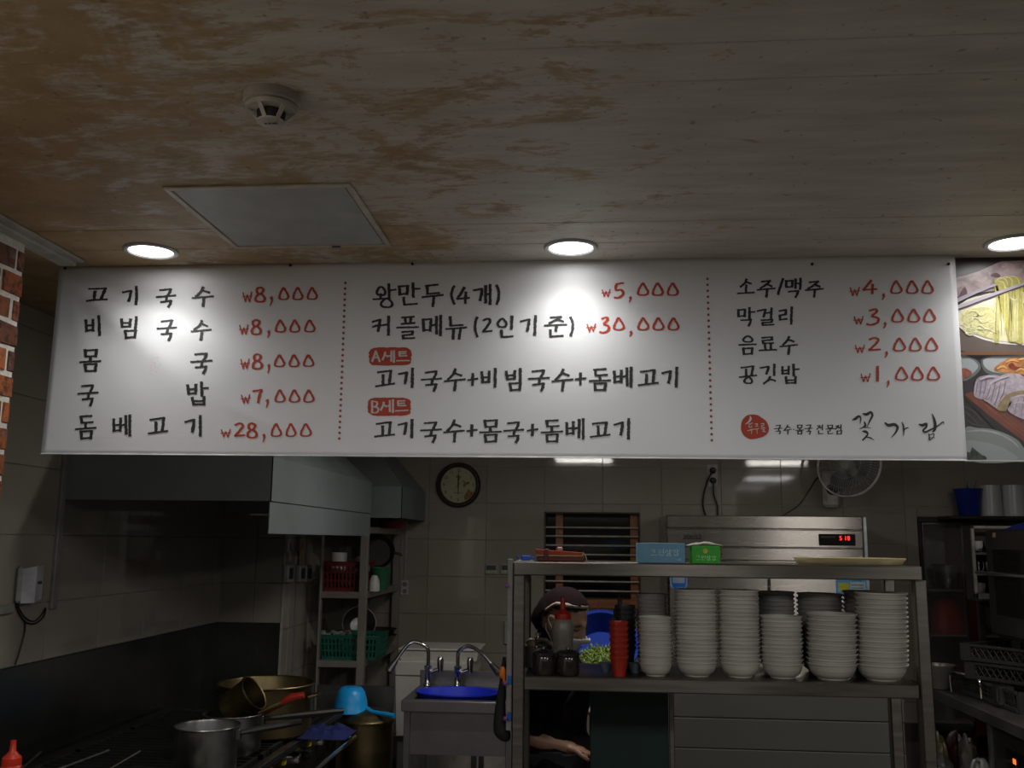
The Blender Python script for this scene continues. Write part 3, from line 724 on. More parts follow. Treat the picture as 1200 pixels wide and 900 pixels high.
SHOP = [
 [(80, 158, 1), (115, 145, 3.4), (150, 118, 2.6), (172, 140, 2), (165, 205, .5)],
 [(192, 88, 1.2), (235, 98, 3.4), (280, 75, 2.8), (298, 110, 2.6), (270, 170, 2), (242, 232, .6)],
 [(210, 175, 1.4), (222, 215, 2.6), (200, 238, 1.6), (160, 256, .5)], [(160, 252, .8), (215, 238, 1.2), (285, 244, .4)],
 [(188, 282, 1.2), (225, 285, 3.2), (248, 310, 2), (225, 345, 2.2), (188, 380, 2)], [(220, 345, .8), (270, 350, 1.6), (318, 378, .5)],
 [(430, 185, 1.4), (470, 215, 3.6), (535, 208, 3.6), (570, 240, 3), (545, 300, 2), (497, 350, .5)],
 [(615, 182, 1), (632, 220, 2), (636, 280, 1.8), (634, 330, .9)], [(636, 268, .8), (665, 246, 1.6), (690, 242, .8)],
 [(797, 205, 1.4), (840, 215, 3.4), (880, 200, 2.6), (878, 235, 2.4), (845, 272, 2), (870, 290, 2.4), (930, 262, 2), (1000, 225, 1.6), (1060, 180, 1.4), (1068, 208, .5)],
 [(940, 88, .6), (962, 140, 2.4), (975, 200, 3.4), (970, 260, 3.4), (948, 290, 1.6)],
 [(905, 305, 1), (912, 345, 1.8), (912, 378, 1.6)], [(908, 325, 1), (960, 310, 1.2), (950, 350, 1), (912, 378, 1.2)], [(920, 350, .7), (972, 352, .8)]]
for a_, b__ in ((0, 5), (5, 6), (6, 8), (8, 99)): cursive('shop_name', zd, SHOP[a_:b__], INK)

# ================================================================== FOOD PHOTO PANEL
YP = BY + .02
pan = thing('food_photo_panel', 'printed food photo panel beside the menu banner at the right', 'poster', P(1170, 541, YP))
def pplace(px, py, lvl=0): p = P(px, py, YP); p.y -= .0006 * lvl; return p
def ppoly(name, pts, col, lvl, var=.25, sc=60, curve=True, bw=0):
    cv = catmull([(a, b_, 0) for a, b_ in pts], 4, True) if curve else [Vector((a, b_, 0)) for a, b_ in pts]
    bm = bmesh.new(); f = bm.faces.new([bm.verts.new(pplace(p.x, p.y, lvl)) for p in cv]); bmesh.ops.triangulate(bm, faces=[f])
    mb = MB(); bm.verts.index_update(); mb.add([v.co.copy() for v in bm.verts], [[v.index for v in f.verts] for f in bm.faces]); bm.free()
    return mb.build(name, mat('print_' + name + str(lvl) + str(int(pts[0][0])), col, .3, 0, var, sc), pan)
XE = 1330
b0 = MB(); qq = [pplace(1117.5, 300, 0), pplace(XE, 297.5, 0), pplace(XE + 14, 543, 0), pplace(1131.5, 541, 0)]
b0.hexa([p + Vector((0, .004, 0)) for p in qq], qq); b0.build('panel', mat('print_edge_white', (.7, .7, .7), .4), pan)
def e1(x, y): return 1115 + x / 7.2, 295 + y / 7.2
def e2(x, y): return 1115 + x / 6.67, 410 + y / 6.67
E = lambda z, L: [z(*p) for p in L]
ppoly('upper_photo', E(e1, [(20, 60), (45, 38), (1500, 20), (1500, 880), (70, 880)]), H('3A3236'), 1, .3, 12, False)
ppoly('blurred_pork', E(e1, [(25, 235), (120, 200), (230, 165), (330, 120), (430, 80), (530, 90), (640, 70), (900, 60), (1100, 200), (1000, 330), (700, 330), (400, 330), (200, 350), (60, 380), (30, 380)]), H('B8A4A6'), 2, .4, 26)
ppoly('pork_shadow', E(e1, [(330, 195), (370, 178), (410, 200), (395, 220), (340, 212)]), H('6A4A52'), 3, .3, 60)
ppoly('pork_shadow', E(e1, [(90, 320), (110, 300), (130, 340), (120, 375), (60, 385)]), H('7A5A66'), 3, .3, 60)
ppoly('soup_bowl_side', E(e1, [(48, 650), (250, 730), (600, 775), (900, 780), (1300, 640), (1300, 850), (600, 852), (150, 850), (62, 800)]), H('6A5F58'), 3, .12, 10)
ppoly('soup_bowl_rim', E(e1, [(38, 500), (50, 620), (160, 700), (350, 765), (600, 790), (900, 780), (1300, 650), (1300, 640), (1300, 380), (700, 340), (200, 380)]), H('E4DED6'), 4, .05, 10)
ppoly('soup', E(e1, [(42, 480), (58, 600), (160, 680), (350, 745), (600, 772), (900, 762), (1290, 620), (1290, 400), (800, 345), (380, 345), (180, 395), (60, 450)]), H('E2DDB8'), 5, .1, 40)
ppoly('noodle_heap', E(e1, [(130, 500), (260, 470), (350, 490), (380, 560), (370, 730), (230, 705), (130, 650), (80, 580)]), H('CFC892'), 6, .2, 110)
rr = random.Random(5)
mbn = MB()
for k in range(26):
    x = rr.uniform(110, 350); y = rr.uniform(500, 690)
    cv = catmull([(*e1(x + dx, y + rr.uniform(-28, 28)), 0) for dx in (-45, -15, 15, 45)], 4)
    vs = []
    for p in cv: vs += [pplace(p.x, p.y - .6, 7), pplace(p.x, p.y + .6, 7)]
    mbn.add(vs, [(2 * i, 2 * i + 1, 2 * i + 3, 2 * i + 2) for i in range(len(cv) - 1)])
mbn.build('noodle_strands', mat('print_pale_noodle', H('EFE9B8'), .3, 0, .2, 80), pan)
ppoly('lifted_noodle', E(e1, [(365, 260), (395, 280), (405, 450), (400, 620), (395, 755), (360, 752), (372, 560), (372, 400), (355, 290)]), H('BFB76A'), 7, .15, 60)
ppoly('lifted_noodle', E(e1, [(350, 245), (430, 215), (530, 210), (590, 250), (600, 420), (590, 600), (590, 770), (530, 765), (470, 740), (430, 500), (420, 330)]), H('C2B968'), 8, .18, 90)
ppoly('lifted_noodle', E(e1, [(500, 400), (530, 400), (545, 560), (560, 740), (480, 740), (505, 560)]), H('D2CC8E'), 9, .12, 90)
def strokes(name, segs, col, lvl, z, w=.7):
    nm_ = name
    mb = MB()
    for pts in segs:
        cv = catmull([(*z(a, b_), 0) for a, b_ in pts], 5); vs = []
        for i, p in enumerate(cv):
            a, b_ = cv[max(0, i - 1)], cv[min(len(cv) - 1, i + 1)]; dx, dy = b_.x - a.x, b_.y - a.y; L = math.hypot(dx, dy) or 1
            h = w * (.35 + .65 * math.sin(math.pi * (i + .5) / len(cv))); vs += [pplace(p.x - dy / L * h, p.y + dx / L * h, lvl), pplace(p.x + dy / L * h, p.y - dx / L * h, lvl)]
        mb.add(vs, [(2 * i, 2 * i + 1, 2 * i + 3, 2 * i + 2) for i in range(len(cv) - 1)])
    o = mb.build(name, mat('print_' + name, H(col), .35, 0, .15, 60), pan); o['kind'] = 'stuff'; return o
def vstr(n, xa, xb, ya, yb): return [[(xa + (xb - xa) * rr.random() + rr.uniform(-8, 8) * 0, ya + rr.uniform(0, 60))] for _ in range(0)] + [(lambda x, k: [(x, ya + rr.uniform(0, 120)), (x + k, (ya + yb) / 2), (x + k * 1.6, yb - rr.uniform(0, 90))])(rr.uniform(xa, xb), rr.uniform(-14, 14)) for _ in range(n)]
strokes('pale_noodle_lines', vstr(9, 440, 590, 240, 760) + vstr(3, 366, 392, 300, 750), 'DDD8A4', 9.3, e1, .55)
strokes('dark_noodle_lines', vstr(8, 440, 590, 250, 760) + vstr(2, 368, 398, 320, 740), 'A09650', 9.4, e1, .3)
strokes('noodle_loops', [[(360, 262), (400, 225), (450, 240), (470, 290)], [(400, 240), (450, 215), (500, 240), (505, 300)], [(450, 225), (520, 212), (560, 250), (560, 300)], [(380, 250), (430, 262), (450, 310), (500, 350)], [(480, 385), (520, 410), (552, 400)], [(130, 520), (190, 500), (240, 540), (300, 510)], [(140, 600), (200, 560), (260, 600), (330, 570)], [(180, 660), (230, 620), (300, 660), (350, 620)]], 'E6E2B4', 9.6, e1, .6)
ppoly('soup_highlight', E(e1, [(60, 450), (180, 405), (340, 350), (370, 360), (365, 440), (250, 445), (120, 480), (60, 520)]), H('ECE7D2'), 5.5, .05, 30)
strokes('pork_blotches', [[(40, 300), (80, 270), (130, 280)], [(150, 240), (200, 225), (260, 240), (300, 215)], [(240, 300), (290, 280), (330, 240)], [(420, 130), (470, 110), (520, 130)], [(440, 170), (520, 180), (600, 150)]], 'C8B6B6', 2.6, e1, 2.8)
strokes('pork_grain', [[(200, 250), (195, 300), (185, 350)], [(235, 225), (225, 290), (215, 360)], [(270, 215), (262, 280), (245, 350)], [(300, 280), (285, 340), (262, 385)], [(340, 240), (325, 320), (300, 405)], [(380, 250), (362, 340), (335, 430)], [(420, 240), (400, 330), (370, 400)], [(470, 400), (455, 440), (450, 480)], [(520, 380), (500, 440), (490, 510)], [(560, 370), (548, 450), (540, 530)]], '8C7E8C', 8.6, e2, .45)
strokes('pork_highlights', [[(215, 235), (280, 212), (340, 210)], [(310, 260), (380, 225), (450, 205)], [(300, 320), (290, 360), (270, 380)], [(360, 300), (345, 360), (325, 420)], [(400, 290), (390, 330), (375, 370)], [(465, 385), (520, 362), (580, 355)], [(480, 420), (530, 410), (570, 420)]], 'D2C6CE', 8.8, e2, 1.0)
strokes('kimchi_pieces', [[(350, 150), (400, 130), (430, 150)], [(420, 100), (470, 80), (520, 95)], [(500, 170), (540, 150), (580, 170)], [(520, 80), (560, 70), (590, 90)]], 'F0B870', 5.6, e2, 1.2)
strokes('board_grain', [[(170, 350), (320, 470), (470, 590)], [(220, 400), (400, 540), (600, 700)], [(450, 560), (560, 640), (700, 780)], [(300, 420), (420, 520), (520, 600)]], '9A5842', 3.6, e2, .5)
strokes('table_grain', [[(100, 440), (180, 490), (240, 560)], [(100, 480), (160, 530), (210, 590)], [(105, 540), (170, 580), (260, 600)], [(130, 420), (240, 500), (330, 600)]], '544A48', 2.4, e2, .8)
strokes('plate_shine', [[(115, 640), (220, 632), (340, 650), (450, 700), (520, 760)]], 'B4BABA', 6.6, e2, 1.2)
ppoly('red_garnish', E(e1, [(590, 450), (640, 430), (700, 470), (700, 580), (640, 560), (588, 520)]), H('8A4A48'), 6, .4, 70)
ppoly('chopstick', E(e1, [(35, 400), (200, 330), (360, 272), (385, 285), (200, 358), (35, 436)]), H('B4ACB8'), 10, .1, 20, False)
ppoly('chopstick', E(e1, [(38, 458), (300, 365), (620, 258), (1300, 40), (1300, 75), (620, 284), (300, 398), (38, 498)]), H('BDB5C2'), 10, .1, 20, False)
ppoly('chopstick_shade', E(e1, [(38, 490), (300, 392), (620, 280), (1300, 72), (1300, 80), (620, 290), (300, 404), (38, 502)]), H('5C4E5A'), 11, .1, 20, False)
ppoly('divider', E(e2, [(62, 20), (1400, 12), (1400, 40), (64, 44)]), H('7E5638'), 11, .1, 10, False)
ppoly('lower_photo', E(e2, [(64, 44), (1400, 38), (1400, 866), (112, 862)]), H('332C30'), 1, .35, 40, False)
ppoly('side_dish_outer', E(e2, [(66, 52), (160, 60), (222, 110), (220, 160), (160, 215), (78, 235)]), H('6F7472'), 2, .1, 10)
ppoly('side_dish', E(e2, [(66, 62), (150, 70), (205, 120), (190, 160), (140, 200), (76, 218)]), H('A9AEB2'), 3, .08, 10)
ppoly('red_sauce', E(e2, [(72, 155), (110, 145), (155, 175), (140, 205), (78, 218)]), H('9C5A44'), 4, .35, 90)
ppoly('kimchi_dish_outer', E(e2, [(230, 90), (270, 55), (400, 46), (900, 44), (900, 205), (420, 205), (270, 180)]), H('676B66'), 2, .1, 10)
ppoly('kimchi_dish', E(e2, [(245, 90), (290, 62), (420, 52), (900, 50), (900, 190), (420, 185), (280, 155)]), H('B4B8BA'), 3, .08, 10)
ppoly('kimchi', E(e2, [(335, 140), (400, 90), (480, 60), (600, 55), (860, 60), (860, 190), (540, 192), (400, 175), (340, 165)]), H('C88448'), 4, .45, 55)
ppoly('kimchi_shadow', E(e2, [(440, 130), (470, 100), (500, 130), (560, 140), (500, 160)]), H('8A2F18'), 5, .3, 90)
ppoly('wooden_board', E(e2, [(98, 350), (150, 328), (400, 330), (1100, 480), (1300, 866), (760, 866), (560, 715), (300, 520)]), H('7C3F2C'), 3, .3, 25, False)
ppoly('board_edge', E(e2, [(98, 350), (300, 520), (560, 715), (760, 866), (660, 866), (330, 615), (100, 380)]), H('241B1A'), 4, .2, 25, False)
ppoly('pork_slice', E(e2, [(170, 345), (195, 230), (270, 200), (350, 200), (400, 230), (350, 330), (260, 385), (200, 378)]), H('B0A4B2'), 5, .3, 70)
ppoly('pork_slice', E(e2, [(245, 380), (290, 270), (360, 215), (450, 185), (560, 210), (600, 330), (520, 360), (400, 475), (340, 455), (280, 410)]), H('BDB0BA'), 6, .32, 70)
ppoly('pork_fat', E(e2, [(350, 460), (390, 390), (440, 345), (540, 320), (620, 330), (560, 350), (460, 400), (430, 470), (390, 480)]), H('9C8660'), 7, .3, 60)
ppoly('pork_slice', E(e2, [(437, 475), (460, 420), (450, 380), (500, 360), (600, 345), (900, 330), (1100, 520), (900, 620), (640, 565), (520, 530)]), H('BBAAB8'), 8, .32, 70)
ppoly('plate_rim', E(e2, [(102, 618), (200, 612), (330, 625), (470, 680), (545, 745), (570, 864), (112, 864)]), H('8B9290'), 6, .06, 8)
ppoly('plate_inner', E(e2, [(106, 720), (200, 715), (330, 740), (440, 790), (500, 860), (112, 860)]), H('9BA2A4'), 7, .05, 8)
ppoly('greens', E(e2, [(112, 800), (150, 805), (155, 762), (185, 790), (195, 830), (245, 825), (265, 858), (115, 858)]), H('3E4436'), 8, .6, 110)
ppoly('lower_border', E(e2, [(112, 862), (1400, 866), (1400, 876), (112, 872)]), H('C8C8CC'), 12, .05, 8, False)
# ================================================================== KITCHEN
def ordn(n): return str(n) + ('th' if 10 <= n % 100 <= 20 else {1: 'st', 2: 'nd', 3: 'rd'}.get(n % 10, 'th'))
# ---- serving shelf unit
SY0, SY1 = 3.40, 3.78
zs2 = P(840, 797, SY0).z; zs1 = P(840, 661, SY0).z
sx0 = P(600.5, 760, SY0).x; sx1 = P(1076, 760, SY0).x
t = thing('serving_shelf', 'two-tier stainless steel serving shelf carrying the stacked white bowls', 'shelf', ((sx0 + sx1) / 2, (SY0 + SY1) / 2, 0))
T_ = .048
for z, nm in ((zs1, 'upper_shelf'), (zs2, 'lower_shelf')):
    m_ = MB().box(sx0 + (.0 if z == zs1 else .04), sx1 + (.03 if z == zs1 else -.002), SY0, SY1, z - T_, z, .004)
    m_.build(nm, STEEL, t)
LEGX = ((sx0, SY0 - .002), (sx1, SY0 - .002), (sx0, SY1 - .04), (sx1, SY1 - .04))
for x, y in LEGX: MB().box(x, x + .042, y, y + .042, 0, zs1 - T_ + .001, .004).build('leg', STEEL, t)
MB().box(sx0 + .042, sx1, SY0 + .3, SY0 + .33, .25, .28, .003).build('rail', STEEL, t)
# perforated steel adjusting strip with hanging utensils at the left end
xs0 = P(594, 760, SY0 + .02).x
m_ = MB(); ztop = P(594, 655, SY0).z; zbot = P(594, 857, SY0).z
m_.box(xs0, xs0 + .02, SY0 + .01, SY0 + .02, zbot, ztop, .002).box(xs0 + .024, xs0 + .027, SY0 + .01, SY0 + .03, zbot + .02, ztop - .02)
st = m_.build('measuring_rail', mat('pale_grey_plastic', (.2, .2, .19), .5), None); tag(st, 'narrow pale vertical strip fixed beside the left leg of the serving shelf', 'rail')
for pz in (792, 835):
    p = P(600, pz, SY0); MB().box(xs0 + .006, xs0 + .018, SY0 + .004, SY0 + .0098, p.z - .03, p.z, .002).build('blue_clip', mat('blue_plastic', H('1E5FA8'), .4), st)
for k, (px, py) in enumerate(((594, 686), (592, 801), (592, 842))):
    m_ = MB(); c = P(px, py, SY0 - .012); m_.ell(c, .008, .006, .008, n=12, m=8)
    o = m_.build('magnet', mat('purple_magnet', H('7B3F8C'), .25), st)
m_ = MB(); c = P(589, 790, SY0 + .03); m_.ell(c + Vector((.0, 0, .005)), .012, .006, .022, n=10, m=6).cyl(c + Vector((.006, 0, -.035)), c + Vector((.005, 0, 0)), .005)
tag(m_.build('orange_spatula', mat('orange_plastic', H('D8731E'), .4), None), 'small orange utensil hanging at the left end of the serving shelf', 'utensil')
# black cloth / bag hanging by the left leg
m_ = MB(); pts = [P(591, 770, SY0 + .05), P(589, 800, SY0 + .05), P(586, 835, SY0 + .05), P(588, 855, SY0 + .05), P(596, 868, SY0 + .05)]
m_.tube(catmull(pts, 5), [.006, .007, .009, .010, .011, .012, .014, .016, .017, .019, .020, .022, .024, .026, .028, .030, .028, .024, .020, .014, .006], 12)
tag(m_.build('black_cloth', mat('black_cloth', (.008,) * 3, .8), None), 'black cloth hanging left of the serving shelf leg', 'cloth')

# ---- bowls
def bowl_mesh(R, h, m):
    return MB().lathe([(0, .003), (R * .50, .003), (R * .52, 0), (R * .58, 0), (R * .60, .005), (R * .74, h * .2), (R * .85, h * .42), (R * .905, h * .66), (R * .925, h * .85), (R * .985, h * .89), (R, h * .93), (R, h), (R * .965, h), (R * .935, h * .8), (R * .86, h * .46), (R * .7, h * .24), (R * .5, .010), (0, .009)], (0, 0, 0), 26).mesh('bowl', m, Vector())
cnt = 0
def stack(px, Y, R, n, dz, h, which, m, grp, kindword):
    c = P(px, 780, Y); me = bowl_mesh(R, h, m)
    for k in range(n):
        o = bpy.data.objects.new('bowl', me); COL.objects.link(o)
        o.location = (c.x + random.uniform(-.0012, .0012) + (.0006 * k if R > .085 and Y < 3.55 else 0), Y + random.uniform(-.001, .001), zs2 + .0005 + k * dz)
        o.rotation_euler = (random.uniform(-.006, .006), random.uniform(-.01, .01), random.random() * 6)
        if k == 0: o.rotation_euler = (0, 0, 0)
        o['label'] = f'{kindword} bowl, {ordn(k + 1)} from the bottom of the {which}'; o['category'] = 'bowl'; o['group'] = grp
FY, KY = 3.50, 3.675
G_ = 'stacked bowls on the serving shelf'
stack(768.5, FY - .02, .0605, 12, .0143, .046, 'leftmost front stack', MELA, G_, 'small white')
stack(765, KY - .03, .057, 17, .0143, .046, 'leftmost back stack', MELA_SHADED, G_, 'small shaded')
stack(816.5, FY, .0765, 19, .0138, .052, 'second full stack from the left', MELA, G_, 'white')
stack(867, FY, .073, 19, .0138, .052, 'third full stack from the left', MELA, G_, 'white')
stack(916.5, FY, .074, 12, .0145, .052, 'fourth front stack from the left', MELA, G_, 'white')
stack(912, KY + .01, .068, 17, .0147, .052, 'fourth back stack from the left', MELA_SHADED, G_, 'shaded white')
stack(975, FY - .005, .0875, 11, .0168, .056, 'fifth front stack from the left', MELA, G_, 'wide white')
stack(963.5, KY + .015, .084, 15, .0162, .056, 'fifth back stack from the left', MELA_SHADED, G_, 'wide shaded')
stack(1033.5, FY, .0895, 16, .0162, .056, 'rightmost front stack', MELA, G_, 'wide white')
stack(1017, KY + .02, .078, 16, .0162, .05, 'rightmost back stack', MELA_SHADED, G_, 'wide shaded')
# ---- cups
def cup_stack(px, Y, rt, rb, h, n, dz, m, lab, grp):
    c = P(px, 780, Y)
    me = MB().lathe([(0, .003), (rb * .9, .003), (rb, 0), (rt * .93, h * .86), (rt * 1.02, h * .87), (rt * 1.03, h), (rt * .93, h), (rb * .9, .006), (0, .006)], (0, 0, 0), 22).mesh('cup', m, Vector())
    for k in range(n):
        o = bpy.data.objects.new('cup', me); COL.objects.link(o); o.location = (c.x, Y, zs2 + .0005 + k * dz)
        tag(o, lab.format(ordn(k + 1)), 'cup', grp)
cup_stack(725.5, 3.45, .033, .0225, .07, 7, .0195, mat('red_plastic_cup', H('98240F'), .35), 'red plastic cup, {} from the bottom of the red stack', 'red cups on the serving shelf')
cup_stack(733, 3.60, .038, .028, .085, 9, .0185, mat('black_cup', (.012, .013, .014), .4), 'black plastic cup, {} from the bottom of the black stack', 'black cups on the serving shelf')
# small glass dishes either side of the cups
for px, Y, lb in ((710, 3.53, 'left of the red cups'), (744, 3.53, 'right of the black cups')):
    c = P(px, 780, Y); c.z = zs2 + .0005
    o = MB().lathe([(0, .002), (.012, .002), (.014, 0), (.022, .022), (.026, .035), (.024, .035), (.012, .006), (0, .005)], c, 20).build('sauce_dish', mat('grey_glass', (.1, .13, .16), .1, 0, .1), None)
    tag(o, 'small dark glass sauce dish ' + lb, 'dish')
# squeeze bottles
def sq_bottle(x, y, z, R, H_, body_m, cap_m, lab, name='squeeze_bottle', tiph=.3):
    t = thing(name, lab, 'bottle', (x, y, z))
    MB().lathe([(0, 0), (R * .93, 0), (R, .006), (R * 1.0, H_ * .3), (R * .94, H_ * .5), (R * 1.02, H_ * .72), (R * .95, H_ * .86), (R * .72, H_ * .94), (R * .6, H_ * .96), (0, H_ * .96)], (x, y, z), 24).build('body', body_m, t)
    MB().lathe([(R * .74, H_ * .93), (R * .76, H_ * .955), (R * .74, H_ * 1.03), (R * .5, H_ * 1.07), (R * .26, H_ * 1.12), (R * .22, H_ * (1.12 + tiph * .6)), (R * .14, H_ * (1.12 + tiph * .62)), (0, H_ * (1.12 + tiph * .62))], (x, y, z), 22).build('nozzle_cap', cap_m, t)
    return t
c = P(659.5, 780, 3.56); hbt = P(659, 720, 3.56).z - zs2
sq_bottle(c.x, 3.56, zs2 + .0005, .0395, hbt * .98, mat('cloudy_bottle', (.16, .145, .12), .35), mat('red_nozzle', H('8E1E14'), .35), 'cloudy squeeze bottle with a red nozzle cap on the lower shelf', tiph=.36)
c = P(727, 780, 3.71); hb2 = P(727, 716, 3.70).z - zs2
sq_bottle(c.x, 3.71, zs2 + .0005, .034, hb2 * .98, mat('dark_bottle', (.05, .045, .04), .3), mat('black_nozzle', (.012,) * 3, .4), 'dark squeeze bottle with a black nozzle behind the black cups', tiph=.3)
# dark lidded jars
for px, lb in ((637, 'dark lidded condiment jar, the left one of the pair on the lower shelf'), (665.5, 'dark lidded condiment jar, the right one of the pair, below the squeeze bottle')):
    c = P(px, 780, 3.455); c.z = zs2 + .0005; t = thing('condiment_jar', lb, 'jar', c, 'condiment jars')
    MB().lathe([(0, 0), (.039, 0), (.0415, .005), (.0415, .06), (.038, .066), (.0, .066)], c, 26).build('body', mat('smoked_jar', (.022, .016, .013), .12), t)
    MB().lathe([(.0395, .064), (.0425, .066), (.0425, .074), (.03, .082), (.008, .086), (.006, .094), (0, .096)], c, 26).build('lid', mat('dark_lid', (.02, .02, .02), .25), t)
    a = c + Vector((.03, -.0, .084)); 
    MB().tube([c + Vector((.02, 0, .07)), c + Vector((.036, -.002, .086)), c + Vector((.05, -.003, .098))], .0035, 6).build('spoon_handle', mat('dark_strip', (.05,) * 3), t)
c = P(630.5, 780, 3.62); c.z = zs2 + .0005; t = thing('lidded_pot', 'small steel pot with a domed knob lid behind the condiment jars', 'pot', c)
MB().lathe([(0, 0), (.045, 0), (.052, .006), (.054, .08), (0, .08)], c, 26).build('body', STEELD, t)
MB().lathe([(.056, .078), (.057, .083), (.05, .094), (.03, .106), (0, .11)], c, 26).build('lid', CHROME, t)
MB().lathe([(.006, .108), (.005, .114), (.01, .118), (.01, .124), (0, .128)], c, 14).build('knob', CHROME, t)

# ---- things on the upper shelf
zt = zs1 + .0005
bm_ = mat('blue_box_card', H('5F8DA8'), .35, 0, .12, 14); tx = mat('box_print_pale', H('A9C8D2'), .5)
def hangul(mb, text, o, ux, uz, size, w, gap=1.12, seed=3):
    rnd.seed(seed); off = Vector((0, 0, 0))
    for i, ch in enumerate(text):
        if ch == ' ': continue
        draw(mb, ch, i * gap, 0, i * gap + 1, 1, w, lambda a, b_, l: Vector(o) + Vector(ux) * (a * size) - Vector(uz) * (b_ * size), .05)
def fine_ribbons(mb_fn): pass
def box_text(name, text, o, size, w, m, par, gap=1.1):
    mb = MB(); SC = 20.0                   # glyphs are drawn in a 20-unit grid so that strokes stay finely sampled
    for i, ch in enumerate(text):
        if ch == ' ': continue
        draw(mb, ch, i * gap * SC, 0, i * gap * SC + SC, SC, w * SC, lambda a, b_, l: Vector(o) + Vector((a * size / SC, 0, -b_ * size / SC)), .04)
    return mb.build(name, m, par)
by0 = 3.42
a, b_ = P(747.5, 659, by0), P(803, 659, by0); hh = P(775, 636.5, by0).z - zt
t = thing('glove_box', 'pale blue cardboard glove box on the upper shelf', 'box', ((a.x + b_.x) / 2, by0 + .05, zt))
MB().box(a.x, b_.x, by0, by0 + .12, zt, zt + hh, .0015).build('carton', bm_, t)
m_ = MB(); m_.box(a.x + .02, b_.x - .02, by0 + .03, by0 + .09, zt + hh, zt + hh + .0015); m_.build('perforated_opening', mat('reddish_card', H('8C7A74'), .7), t)
box_text('lettering', '크린장갑', (a.x + .045, by0 - .0006, zt + hh * .70), .0235, .1, tx, t)
text_mesh('count_print', '100', .012, tx, t, (b_.x - .022, by0 - .0006, zt + .012), (1, 0, 0), (0, 0, 1))
a, b_ = P(811, 660, by0), P(844, 660, by0); hh = P(828, 640, by0).z - zt
t = thing('plastic_bag_box', 'bright green box of plastic gloves with torn clear film on the upper shelf', 'box', ((a.x + b_.x) / 2, by0 + .05, zt))
MB().box(a.x, b_.x, by0, by0 + .1, zt, zt + hh, .0015).build('carton', mat('green_box_card', H('2FA02A'), .35, 0, .12, 14), t)
box_text('lettering', '그린장갑', (a.x + .014, by0 - .0006, zt + hh * .46), .0165, .1, mat('pale_green_print', H('A8D89A'), .5), t)
m_ = MB(); m_.lathe([(0, 0), (.0085, 0), (.0085, .0008), (0, .0008)], ((a.x + b_.x) / 2 - .002, by0 - .0006, zt + hh * .72), 16, Matrix.Rotation(math.pi / 2, 3, 'X')); m_.build('badge', mat('yellow_print', H('C9A23A'), .5), t)
def film(name, base, w, d, h, m, par, seed, nx=14, ny=8):
    r = random.Random(seed); vs = []
    for j in range(ny + 1):
        for i in range(nx + 1):
            u, v = i / nx, j / ny
            vs.append((base[0] + w * u, base[1] + d * v, base[2] + h * (.15 + .85 * math.sin(math.pi * min(1, max(0, u)))) * (.6 + .4 * math.sin(math.pi * v)) * r.uniform(.75, 1.1)))
    return MB().add(vs, [(j * (nx + 1) + i, j * (nx + 1) + i + 1, (j + 1) * (nx + 1) + i + 1, (j + 1) * (nx + 1) + i) for j in range(ny) for i in range(nx)]).build(name, m, par)
film('torn_film', (a.x - .014, by0 + .008, zt + hh), (b_.x - a.x) + .03, .08, .016, mat('clear_film', (.4, .42, .36), .2, 0, .2, 30), t, 4)
m_ = MB(); r = random.Random(9); vs = []
for j in range(7):
    for i in range(4): vs.append((b_.x + .0005 + abs(math.sin(i * 1.6 + j)) * .011 + .002 * i, by0 + .004 + i * .012, zt + hh * (.35 + .65 * j / 6) + r.uniform(-.003, .003)))
m_.add(vs, [(j * 4 + i, j * 4 + i + 1, (j + 1) * 4 + i + 1, (j + 1) * 4 + i) for j in range(6) for i in range(3)]).build('side_film', mat('pinkish_film', H('9A8A6A'), .3, 0, .3, 40), t)
# cream oval tray
a, b_ = P(936, 660, 3.5), P(1069, 660, 3.5); cx = (a.x + b_.x) / 2; rx = (b_.x - a.x) / 2
o = MB().lathe([(0, .004), (rx * .86, .004), (rx * .9, 0), (rx * .93, .002), (rx * .965, .012), (rx, .021), (rx, .024), (rx * .97, .024), (rx * .94, .016), (rx * .88, .009), (0, .009)], (cx, 3.58, zt), 48, None, 1, .78).build('serving_tray', mat('cream_tray', H('A89C78'), .35, 0, .06), None)
tag(o, 'shallow oval cream serving tray lying on the right end of the upper shelf', 'tray')
# ledger / wallet
a, b_ = P(628, 657, 3.46), P(685, 657, 3.46)
t = thing('order_book', 'dark red strapped order book lying on the left of the upper shelf', 'book', ((a.x + b_.x) / 2, 3.5, zt))
MB().box(a.x + .002, b_.x, 3.46, 3.56, zt, zt + .018, .003).build('lower_cover', mat('oxblood_leather', H('4E1612'), .4), t)
MB().box(a.x + .004, b_.x - .006, 3.463, 3.557, zt + .018, zt + .026, .001).build('pages', mat('cream_pages', H('A08A60'), .7), t)
m_ = MB(); m_.hexa([(a.x - .002, 3.458, zt + .026), (b_.x - .006, 3.458, zt + .024), (b_.x - .006, 3.562, zt + .024), (a.x - .002, 3.562, zt + .026)], [(a.x - .004, 3.458, zt + .043), (b_.x - .01, 3.458, zt + .032), (b_.x - .01, 3.562, zt + .032), (a.x - .004, 3.562, zt + .043)]); m_.build('upper_cover', mat('red_leather', H('94301C'), .3), t)
MB().box(a.x + .030, a.x + .044, 3.455, 3.565, zt + .001, zt + .045, .002).build('strap', MATS['oxblood_leather'], t)
m_ = MB(); m_.tube(catmull([(b_.x - .006, 3.47, zt + .034), (b_.x + .004, 3.462, zt + .02), (b_.x + .008, 3.46, zt + .004)], 5), .0016, 5); m_.build('cord', mat('beige_cord', (.35, .3, .22), .7), t)
MB().box(a.x + .075, a.x + .095, 3.49, 3.52, zt + .043 - .004, zt + .052, .003).build('clasp', mat('pinkish_clasp', (.4, .3, .26), .5), t)
